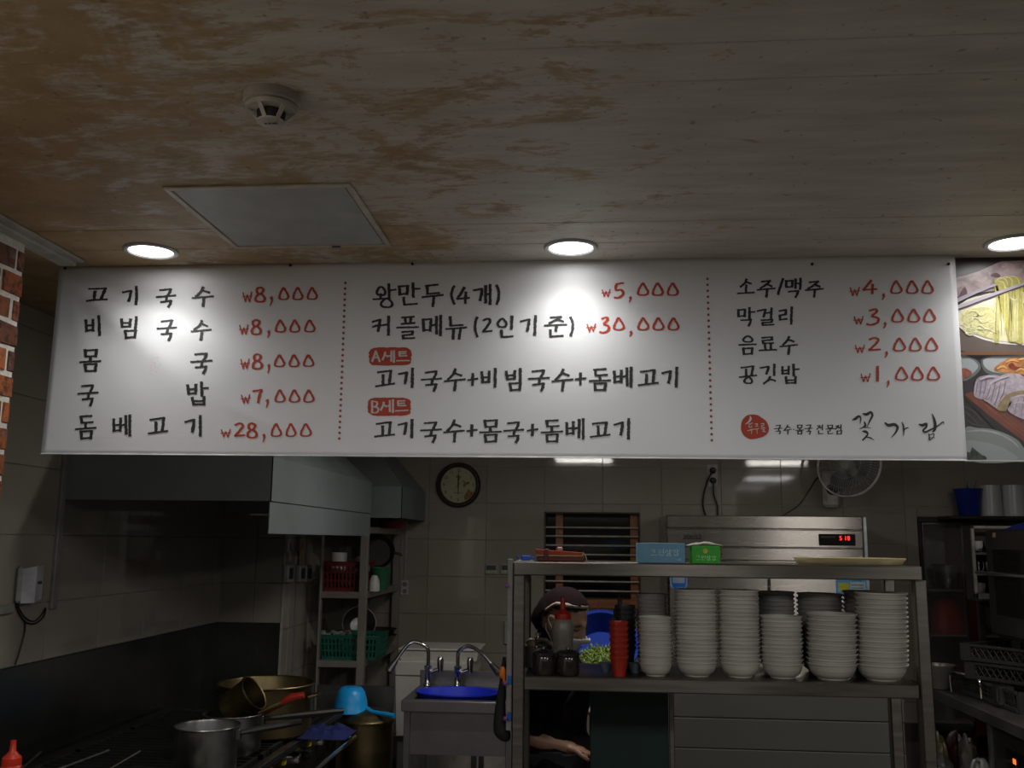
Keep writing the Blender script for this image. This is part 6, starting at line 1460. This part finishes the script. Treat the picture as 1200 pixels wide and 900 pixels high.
# oven
XO = 2.1; yo1 = PX_(1158, 690, XO).y; yo0 = 3.9; zo1 = PX_(1158, 621, XO).z; zo0 = PX_(1158, 741, XO).z
t = thing('black_oven', 'black countertop oven with a steel bar handle at the right edge', 'oven', (2.5, 4.6, zo0))
OM = mat('oven_black', (.028, .026, .024), .35, .2, .2)
MB().box(XO + .03, XR - .1, yo0, yo1, zo0 - .02, zo1, .006).build('case', OM, t)
dd = MB().box(XO, XO + .03, yo0, yo1 - .002, zo0, zo1 - .002, .006).build('door', OM, t)
MB().box(XO - .002, XO + .002, yo0 + .1, yo1 - .09, zo0 + .1, zo1 - .1, .001).build('window_glass', mat('oven_glass', (.01,) * 3, .1), dd)
zh = PX_(1160, 672, XO - .04).z
MB().cyl((XO - .045, yo0, zh), (XO - .045, yo1 + .02, zh), .010, n=12).box(XO - .045, XO + .001, yo1 - .05, yo1 - .03, zh - .008, zh + .008, .002).build('bar_handle', CHROME, dd)
q_ = PX_(1163, 627, XO); MB().box(XO - .002, XO, q_.y - .035, q_.y - .005, q_.z - .012, q_.z + .012).build('tan_sticker', mat('tan_sticker', H('A88A6A'), .6), dd)
for y in (yo0 + .1, yo1 - .12):
    for x in (XR - .4, XR - .2): MB().box(x, x + .05, y, y + .05, ZC + .0005, zo0 - .02, .003).build('stand_leg', BLACKP, t)
m_ = MB(); c = PX_(1192, 619, 2.2); m_.hexa([(2.15, c.y - .25, zo1), (2.4, c.y - .25, zo1), (2.4, c.y + .05, zo1), (2.15, c.y + .05, zo1)], [(2.2, c.y - .2, zo1 + .05), (2.36, c.y - .2, zo1 + .055), (2.36, c.y, zo1 + .03), (2.19, c.y + .01, zo1 + .025)])
tag(m_.build('blue_bag', mat('navy_bucket', H('1C2F8C')), None), 'dark blue folded bag on top of the black oven', 'bag')
# dish racks (plastic crates)
CM_ = mat('grey_crate_plastic', (.035, .035, .036), .5, 0, .12)
def crate(c, L, Wd, h, ang, tilt, lab):
    t = thing('dish_rack', lab, 'dish rack', c, 'grey plastic dish racks on the counter')
    M = Euler((0, tilt, ang)).to_matrix()
    fr = MB()
    def B(x0, x1, y0, y1, z0, z1, mb=fr, bev=0):
        m_ = MB().box(x0, x1, y0, y1, z0, z1, bev); m_.xf(M); mb.add([p + Vector(c) for p in m_.v], m_.f)
    for s in (-1, 1):
        B(-L, L, s * Wd - .008, s * Wd + .008, 0, h * .22, bev=.003); B(-L, L, s * Wd - .008, s * Wd + .008, h * .82, h, bev=.003)
        B(s * L - .008, s * L + .008, -Wd, Wd, 0, h * .22, bev=.003); B(s * L - .008, s * L + .008, -Wd, Wd, h * .82, h, bev=.003)
    for sx_ in (-1, 1):
        for sy_ in (-1, 1): B(sx_ * L - .05 * (sx_ > 0) - .008 * (sx_ > 0), sx_ * L + .05 * (sx_ < 0) + .008, sy_ * Wd - .010, sy_ * Wd + .010, 0, h)
    fr.build('frame', CM_, t)
    g = MB()
    for s in (-1, 1):
        n = int(2 * L / .035)
        for k in range(n):
            x0 = -L + (2 * L) * k / n; x1 = x0 + 2 * L / n
            for a, b_ in ((x0, x1), (x1, x0)):
                p = [M @ Vector((a, s * Wd, h * .2)) + Vector(c), M @ Vector((b_, s * Wd, h * .84)) + Vector(c)]; g.tube(p, .0028, 4)
        n = int(2 * Wd / .03)
        for k in range(n + 1):
            y = -Wd + 2 * Wd * k / n; g.tube([M @ Vector((s * L, y, h * .2)) + Vector(c), M @ Vector((s * L, y, h * .84)) + Vector(c)], .0045, 4)
        for q in (.42, .62): g.tube([M @ Vector((s * L, -Wd, h * q)) + Vector(c), M @ Vector((s * L, Wd, h * q)) + Vector(c)], .003, 4)
    for k in range(9):
        y = -Wd + 2 * Wd * (k + .5) / 9; B(-L, L, y - .003, y + .003, .002, .008, g)
        x = -L + 2 * L * (k + .5) / 9; B(x - .003, x + .003, -Wd, Wd, .002, .008, g)
    g.build('lattice', CM_, t)
    return t
A_ = math.radians(-62)
# lower crate on the counter, its long side running towards the camera
crate(Vector((2.29, 5.15, ZC + .002)), .27, .31, .10, math.radians(2), 0, 'grey plastic dish rack, the lowest, lying flat on the counter')
crate(Vector((2.30, 5.10, ZC + .110)), .30, .22, .085, math.radians(-58), .0, 'grey plastic dish rack, the middle one of the pile')
crate(Vector((2.29, 5.12, ZC + .200)), .30, .22, .085, math.radians(-55), .0, 'grey plastic dish rack, topmost of the pile')
c = PX_(1167, 790, 2.02); t = thing('steel_caddy', 'small steel utensil caddy standing in the lowest dish rack', 'caddy', (c.x + .02, c.y, ZC + .012))
MB().box(c.x - .02, c.x + .06, c.y - .07, c.y + .02, ZC + .0125, ZC + .105, .008).build('box', STEELD, t)
MB().box(c.x - .025, c.x - .019, c.y - .072, c.y - .05, ZC + .03, ZC + .10, .002).build('bright_edge', CHROME, t)
c = PX_(1097, 790, 1.96); 
m_ = MB().tube(catmull([(1.94, 5.42, ZC + .01), (1.94, 5.42, ZC + .10), (1.97, 5.36, ZC + .115), (1.99, 5.2, ZC + .115), (1.99, 5.16, ZC + .10), (1.99, 5.15, ZC + .02)], 5), .007, 8)
o = m_.build('bent_steel_bar', CHROME, None); tag(o, 'bent bright steel bar at the far end of the counter', 'bar')
c = Vector((P(1099, 760, 5.6).x, 5.6, ZC + .0005)); pot('cloudy_box', 'cloudy plastic container at the far end of the counter', c, .06, .085, .13, mat('cloudy_plastic', (.16,) * 3), cat='container')
# dish washer / ice machine below the counter
yd0, yd1 = 3.5, PX_(1161, 870, 1.93).y
t = thing('undercounter_machine', 'black undercounter machine with a small orange display', 'machine', (2.4, 4.0, 0))
MB().box(1.93, XR - .1, yd0, yd1, .05, ZC - .06, .004).build('case', mat('machine_black', (.022, .021, .02), .4, .3), t)
MB().box(1.915, 1.931, yd1 - .035, yd1, .05, ZC - .06, .002).build('edge_strip', mat('edge_steel', (.3, .32, .33), .35, .9), t)
q_ = PX_(1190, 893, 1.93)
db = MB().box(1.926, 1.93, q_.y - .25, q_.y + .10, q_.z - .08, q_.z + .05, .002).build('display_panel', mat('black_glass', (.008,) * 3), t)
GO = mat('orange_digits', H('FF7A1A'), .5, emit=(1, .2, .02), es=1.2)
text_mesh('orange_digits', '88', .035, GO, db, (1.9255, q_.y, q_.z), (0, -1, 0), (0, 0, 1))
for y in (yd0 + .05, yd1 - .1): MB().box(2.0, 2.05, y, y + .05, 0, .05).build('foot', BLACKP, t)
# things on the undershelf
r = random.Random(12)
c = P(1150, 900, 4.95); c = Vector((c.x, 4.95, .3305)); t = thing('white_jug', 'white plastic jug under the side counter', 'jug', c)
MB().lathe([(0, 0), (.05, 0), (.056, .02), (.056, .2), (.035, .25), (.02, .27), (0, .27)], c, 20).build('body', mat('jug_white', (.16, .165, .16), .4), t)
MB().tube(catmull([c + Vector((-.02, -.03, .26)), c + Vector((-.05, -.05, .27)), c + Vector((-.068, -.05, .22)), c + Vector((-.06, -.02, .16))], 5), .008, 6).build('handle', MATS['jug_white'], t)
for k, (px, Y, hh, rr_, col, lb) in enumerate(((1100, 5.2, .3, .05, '453E20', 'crumpled yellowish plastic bag under the side counter'), (1122, 5.42, .24, .06, '2A0C0E', 'dark red plastic bag under the side counter'), (1134, 5.05, .2, .045, '3A3732', 'pale printed plastic bag under the side counter'), (1100, 4.95, .2, .07, '333331', 'clear plastic bag at the bottom below the side counter'))):
    c = P(px, 880, Y); c.z = .3305; sd = k * 3.1
    def fn(p, sd=sd): return p * (1 + .28 * mnoise.noise(p * 2.4 + Vector((sd, 0, 0))) + .1 * mnoise.noise(p * 7 + Vector((sd, 0, 0))))
    hh = max(.1, P(px, 850, Y).z - .33) * (.9 if k < 3 else .7)
    o = MB().ell(c + Vector((0, 0, hh / 2)), rr_, rr_, hh / 2 * .96, None, 22, 14, fn).build('plastic_bag', mat('bag_' + col, H(col), .35, 0, .3, 30), None); tag(o, lb, 'bag')
# ================================================================== COOK
def skin(chains, levels=1, vox=None):
    """chains: list of lists of (x,y,z,r). First vertex of each chain after the first may coincide with an earlier one."""
    vs, rs, es = [], [], []
    for ch in chains:
        prev = None
        for (x, y, z, r) in ch:
            p = Vector((x, y, z)); idx = None
            for i, q in enumerate(vs):
                if (q - p).length < 1e-5: idx = i; break
            if idx is None: vs.append(p); rs.append(r); idx = len(vs) - 1
            if prev is not None and prev != idx: es.append((prev, idx))
            prev = idx
    me = bpy.data.meshes.new('skin_source'); me.from_pydata(vs, es, []); o = bpy.data.objects.new('skin_source', me); COL.objects.link(o)
    md = o.modifiers.new('s', 'SKIN'); md.use_smooth_shade = True
    for i, r in enumerate(rs):
        sv = me.skin_vertices[0].data[i]; sv.radius = (r, r); sv.use_root = (i == 0)
    sd = o.modifiers.new('d', 'SUBSURF'); sd.levels = levels; sd.render_levels = levels
    dg = bpy.context.evaluated_depsgraph_get(); m2 = bpy.data.meshes.new_from_object(o.evaluated_get(dg))
    bpy.data.objects.remove(o)
    V = [v.co.copy() for v in m2.vertices]; F = [list(p.vertices) for p in m2.polygons]; bpy.data.meshes.remove(m2)
    return V, F
def remesh(mb, vox, m, name, parent, smooth=2):
    me = bpy.data.meshes.new('r'); me.from_pydata(mb.v, [], mb.f); o = bpy.data.objects.new('r', me); COL.objects.link(o)
    r_ = o.modifiers.new('r', 'REMESH'); r_.mode = 'VOXEL'; r_.voxel_size = vox; r_.use_smooth_shade = True
    if smooth: s = o.modifiers.new('s', 'SMOOTH'); s.iterations = smooth; s.factor = .5
    dg = bpy.context.evaluated_depsgraph_get(); m2 = bpy.data.meshes.new_from_object(o.evaluated_get(dg)); bpy.data.objects.remove(o)
    off = WL[parent.name]
    for v in m2.vertices: v.co -= off
    m2.materials.clear(); m2.materials.append(m); m2.name = name
    ob = bpy.data.objects.new(name, m2); COL.objects.link(ob); ob.parent = parent; WL[ob.name] = off.copy(); return ob
def g_(p, c, s): return math.exp(-(((p[0] - c[0]) / s[0]) ** 2 + ((p[1] - c[1]) / s[1]) ** 2 + ((p[2] - c[2]) / s[2]) ** 2))
# head in its own frame: +x face, +y her left, +z up, centre of skull at the origin, metres
def head_shape(scale=1.0, shell=0.0, n=56, m=40):
    vs, fs = [], []
    for i in range(m + 1):
        th = math.pi * i / m
        for j in range(n):
            a = 2 * math.pi * j / n; d = Vector((math.sin(th) * math.cos(a), math.sin(th) * math.sin(a), math.cos(th)))
            x, y, z = d.x * .096, d.y * .074, d.z * .112
            if z < 0:
                k = -z / .112; y *= 1 - .30 * k * k; x *= 1 - .10 * k if x > 0 else 1 - .34 * k
            p = Vector((x, y, z))
            u = (d.x, d.y, d.z)
            f = 0
            f += .020 * g_(u, (.97, 0, -.22), (.3, .13, .16))        # nose tip
            f += .010 * g_(u, (.99, 0, -.02), (.3, .10, .2))
            f -= .008 * g_(u, (.92, .33, .02), (.3, .15, .13)) + .008 * g_(u, (.92, -.33, .02), (.3, .15, .13))
            f += .004 * g_(u, (.95, 0, .18), (.3, .4, .1))
            f += .006 * g_(u, (.8, 0, -.62), (.3, .3, .12))           # lips
            f += .010 * g_(u, (.6, 0, -.88), (.3, .3, .14))           # chin
            f += .004 * g_(u, (.75, .5, -.3), (.3, .2, .2)) + .004 * g_(u, (.75, -.5, -.3), (.3, .2, .2))
            p = p + d * (f + shell); vs.append(p * scale)
    for i in range(m):
        for j in range(n): fs.append((i * n + j, (i + 1) * n + j, (i + 1) * n + (j + 1) % n, i * n + (j + 1) % n))
    return vs, fs
YP_ = 4.02
HC = P(660, 727, YP_)
HM = Matrix.Rotation(math.radians(-32), 3, 'Z') @ Matrix.Rotation(math.radians(20), 3, 'Y') * 1.08   # yaw to the camera, chin down
def hp(x, y, z): return HC + HM @ Vector((x, y, z))
SKIN = mat('cook_skin', (.27, .15, .095), .5, 0, .08, 20)
person = thing('person', 'cook in a dark head wrap, white face mask and black shirt working behind the shelf', 'person', (HC.x - .12, YP_ + .02, 0))
SH = P(644, 782, YP_ - .12); SH = Vector((SH.x - .01, YP_ - .14, 1.17)); 
pel = Vector((HC.x - .05, YP_ + .02, .84)); chest = Vector((HC.x - .035, YP_ + .02, 1.08)); nb = Vector((HC.x - .055, YP_ + .02, 1.20)); nt_ = hp(-.03, 0, -.06)
EL = P(617, 864, YP_ - .14); EL.y = YP_ - .14; WR = P(668, 876, YP_ - .12); WR.y = YP_ - .12; 
SH = Vector((HC.x - .06, YP_ - .13, 1.14)); SL = Vector((HC.x - .05, YP_ + .19, 1.14))
EL2 = Vector((HC.x - .02, YP_ + .28, .88)); WR2 = P(687, 830, YP_ + .22); WR2.y = YP_ + .22
T = lambda v, r: (v.x, v.y, v.z, r)
mid = (pel + chest) / 2
chains = [[T(pel, .10), T(mid, .09), T(chest, .09), T(nb, .06), T(nt_, .05)],
          [T(chest, .125), T(SH, .062), T((SH + EL) / 2, .046), T(EL, .040), T((EL * .6 + WR * .4), .040), T((EL * .25 + WR * .75), .030), T(WR, .025), T(WR + Vector((.03, 0, -.008)), .024)],
          [T(chest, .125), T(SL, .062), T((SL + EL2) / 2, .048), T(EL2, .040), T((EL2 + WR2) / 2, .036), T(WR2, .026)],
          [T(pel, .13), T(pel + Vector((.01, -.09, -.1)), .09), T(pel + Vector((.02, -.1, -.42)), .062), T(pel + Vector((-.01, -.1, -.80)), .045), T(pel + Vector((.12, -.1, -.83)), .035)],
          [T(pel, .13), T(pel + Vector((.01, .09, -.1)), .09), T(pel + Vector((.02, .1, -.42)), .062), T(pel + Vector((-.01, .1, -.80)), .045), T(pel + Vector((.12, .1, -.83)), .035)]]
bmb = MB(); V, F = skin(chains, 2); bmb.add(V, F)
def hand_mesh(mb, W_, d, side, curl=.5, L=.09):
    d = d.normalized(); up = Vector((0, 0, 1)); s = d.cross(up).normalized() * side; n = s.cross(d).normalized() * side
    palm = W_ + d * .045
    for k, (off, ln, r) in enumerate(((-.03, .068, .0085), (-.011, .078, .009), (.009, .072, .0085), (.027, .056, .0075))):
        b0 = W_ + d * .07 + s * off; dn = Vector((0, 0, -1))
        p1 = b0 + d * ln * .42 + dn * ln * .12 * curl; p2 = p1 + (d * .75 + dn * curl * .9).normalized() * ln * .34; p3 = p2 + (d * .3 + dn * curl * 1.5).normalized() * ln * .28
        V, F = skin([[T(W_ + d * .03 + s * off * .7, r * 1.15), T(b0, r * 1.1), T(p1, r), T(p2, r * .9), T(p3, r * .75)]], 1); mb.add(V, F)
    tb = W_ + d * .02 - s * .028; V, F = skin([[T(W_ + d * .01 - s * .012, .012), T(tb, .011), T(tb + d * .03 - s * .018 + Vector((0, 0, -.012)), .0095), T(tb + d * .055 - s * .016 + Vector((0, 0, -.022)), .008)]], 1); mb.add(V, F)
    V, F = skin([[T(W_ - d * .025, .025), T(W_ + d * .01, .027), T(W_ + d * .04, .028), T(W_ + d * .07, .025)]], 2)
    c0 = palm; V = [c0 + (v - c0) + s * ((v - c0).dot(s)) * .45 - n * ((v - c0).dot(n)) * .35 for v in V]; mb.add(V, F)
hand_mesh(bmb, WR, Vector((1, .15, -.28)), -1, .7)
hand_mesh(bmb, WR2, Vector((1, -.5, -.35)), 1, .7)
hv, hf = head_shape(); bmb.add([HC + HM @ v for v in hv], hf)
for s in (-1, 1):                           # ears
    bmb.ell(hp(-.004, s * .074, -.006), .018, .007, .031, HM @ Matrix.Rotation(math.radians(-12), 3, 'Y'), 14, 10)
    bmb.ell(hp(-.006, s * .078, .012), .014, .005, .014, HM, 12, 8)
body = remesh(bmb, .0038, SKIN, 'body', person, 1)
# eyes, brows (profile side and the other)
DH = mat('dark_hair', (.012, .010, .009), .5)
for s in (-1, 1):
    MB().ell(hp(.0845, s * .030, .000), .0085, .0135, .0045, HM, 12, 8).build('eye', mat('eye_dark', (.02, .015, .012), .25), body)
    MB().tube([hp(.0925, s * .014, .017), hp(.0915, s * .030, .022), hp(.082, s * .046, .017)], [.0022, .003, .0018], 6).build('eyebrow', DH, body)
    MB().tube([hp(.0935, s * .018, .003), hp(.092, s * .030, .006), hp(.084, s * .043, .002)], [.0012, .0018, .0014], 6).build('eyelashes', DH, body)
# head wrap: shell above a slanting plane, with a gathered back
def shell_part(name, m, keep, shell, extra=None, fold=.0, n=72, mm=52):
    vs, fs = head_shape(1, shell, n, mm); out = []
    for v in vs:
        if extra: v = extra(v)
        out.append(v)
    kf = [f for f in fs if all(keep(out[i]) for i in f)]
    used = sorted({i for f in kf for i in f}); mp = {i: k for k, i in enumerate(used)}
    o = MB().add([HC + HM @ out[i] for i in used], [[mp[i] for i in f] for f in kf], True).build(name, m, person)
    sd = o.modifiers.new('t', 'SOLIDIFY'); sd.thickness = .003; sd.offset = 0
    return o
def wrap_extra(v):
    k = max(0, -v.x / .1) ** 1.2; w_ = max(0, (v.z + .07) / .11)
    v = v + Vector((-.016 * k, 0, -.008 * k)); v *= 1 + .022 * mnoise.noise(v * 26) * (.4 + k)
    if v.z > .06: v.z += .004
    return v
line_z = lambda x: .060 + (x + .02) * .30 if x > -.01 else .063 + (x + .01) * 1.45
WRAPM = mat('dark_plum_cloth', (.016, .009, .011), .95, 0, .15, 30, .2, spec=.1)
shell_part('head_wrap', WRAPM, lambda v: v.z > line_z(v.x) - .002, .013, wrap_extra)
def band_pt(a, dz, off):
    z = .06
    for _ in range(12):
        k = math.sqrt(max(.05, 1 - (z / .112) ** 2)); x = .096 * math.cos(a) * k; z = z * .5 + .5 * line_z(x)
    z += dz; k = math.sqrt(max(.05, 1 - (z / .112) ** 2)); v = Vector((.096 * math.cos(a) * k, .074 * math.sin(a) * k, z)); d = Vector((v.x, v.y, v.z * .3)).normalized()
    return hp(*(v + d * off))
vs = []; nb_ = 40
for i in range(nb_ + 1):
    a = math.radians(-112 + 224 * i / nb_)
    for dz, off in ((-.0065, .014), (0, .0175), (.0065, .017)): vs.append(band_pt(a, dz, off))
o = MB().add(vs, [(i * 3 + j, i * 3 + j + 1, i * 3 + j + 4, i * 3 + j + 3) for i in range(nb_) for j in range(2)], True).build('wrap_band', mat('beige_band', (.34, .27, .2), .7), person)
o.modifiers.new('t', 'SOLIDIFY').thickness = .002
shell_part('hair', DH, lambda v: line_z(v.x) - .022 < v.z < line_z(v.x) + .004 and abs(v.y) > (.0 if v.x < .05 else .0), .004)
# gathered knot of the wrap at the nape
def fnk(p): return p * (1 + .16 * mnoise.noise(p * 2.2 + Vector((5, 0, 0))))
MB().ell(hp(-.098, 0, -.022), .036, .05, .055, HM, 24, 16, fnk).build('wrap_gather', WRAPM, person)
# mask
def mask_extra(v):
    return v + Vector((.010 * max(0, v.x / .09), 0, 0))
shell_part('face_mask', mat('mask_white', (.50, .50, .52), .8, 0, .03), lambda v: v.x > .018 and -.104 < v.z < -.020 - abs(v.y) * .16 + (.006 if abs(v.y) < .02 else 0), .0075, mask_extra)
MB().tube([hp(.028, -.074, -.035), hp(.01, -.080, -.02), hp(-.012, -.084, .0), hp(-.018, -.083, .016)], .0012, 5).build('mask_strap', mat('mask_white', (.5,) * 3), person)
MB().tube([hp(.03, -.066, -.082), hp(.012, -.074, -.06), hp(-.012, -.083, -.035), hp(-.02, -.084, -.012)], .0012, 5).build('mask_strap', mat('mask_white', (.5,) * 3), person)
# shirt
SM = mat('black_shirt', (.008, .008, .009), .95, 0, .2, 30, .15, spec=.1)
colr = nb + (nt_ - nb) * .45
e1_ = SH + (EL - SH) * .93; e2_ = SL + (EL2 - SL) * .9
mb = MB(); cen = YP_ + .02
def torso(rs, zs_, xs_, ky):
    pts = [Vector((x, cen, z)) for x, z in zip(xs_, zs_)]; k0 = len(mb.v); mb.tube(catmull(pts, 4), catr(rs, 4), 20)
    for i in range(k0, len(mb.v)): p = mb.v[i]; zz_ = p.z; mb.v[i] = Vector((p.x, cen + (p.y - cen) * ky(zz_), p.z))
def catr(rs, k):
    return [v.x for v in catmull([(r_, 0, 0) for r_ in rs], k)]
torso([.135, .135, .118, .125, .105, .062, .056], [.62, .78, .92, 1.05, 1.15, 1.215, 1.255], [pel.x, pel.x, mid.x, chest.x, chest.x - .01, nb.x, nb.x + .005], lambda z: 1.35 if z < 1.12 else (1.35 + (z - 1.12) * 2 if z < 1.17 else max(1.0, 1.45 - (z - 1.17) * 8)))
for s0, e0 in ((SH, e1_), (SL, e2_)):
    mb.tube(catmull([chest + (s0 - chest) * .5 + Vector((0, 0, .01)), s0, (s0 + e0) / 2, e0], 4), catr([.07, .068, .060, .056], 4), 16)
remesh(mb, .007, SM, 'shirt', person, 3)
tv, tf = skin([[T(pel, .14), T(pel + Vector((.01, -.09, -.12)), .10), T(pel + Vector((.02, -.1, -.42)), .078), T(pel + Vector((-.01, -.1, -.74)), .062)], [T(pel, .14), T(pel + Vector((.01, .09, -.12)), .10), T(pel + Vector((.02, .1, -.42)), .078), T(pel + Vector((-.01, .1, -.74)), .062)]], 1)
mb = MB().add(tv, tf); remesh(mb, .012, mat('dark_trousers', (.014, .014, .018), .85), 'trousers', person, 1)
# apron wrapped round the front of the torso
vs = []; NA, NB_ = 17, 20
for j in range(NB_ + 1):
    v = j / NB_
    if v < .62:
        q = chest + (pel - chest) * (v / .62) + Vector((0, 0, .03 * (1 - v / .62)))
    else: q = pel + Vector((.02, 0, -(v - .62) * 1.1))
    wid = 1.25 if v > .3 else .8 + 1.5 * v
    rad = .152 + .01 * math.sin(v * 9)
    for i in range(NA + 1):
        a = (i / NA - .5) * 2 * wid
        vs.append(q + Vector((math.cos(a) * rad * 1.0 + .004 * math.sin(i * 2.2), math.sin(a) * rad * 1.08, 0)))
o = MB().add(vs, [(j * (NA + 1) + i, j * (NA + 1) + i + 1, (j + 1) * (NA + 1) + i + 1, (j + 1) * (NA + 1) + i) for j in range(NB_) for i in range(NA)], True).build('apron', mat('plum_apron', (.02, .013, .017), .9, 0, .2, 20, spec=.15), person)
o.modifiers.new('t', 'SOLIDIFY').thickness = .003
print('OBJECTS', len(bpy.data.objects), 'TRIS', sum(len(o.data.polygons) for o in bpy.data.objects if o.type == 'MESH'))
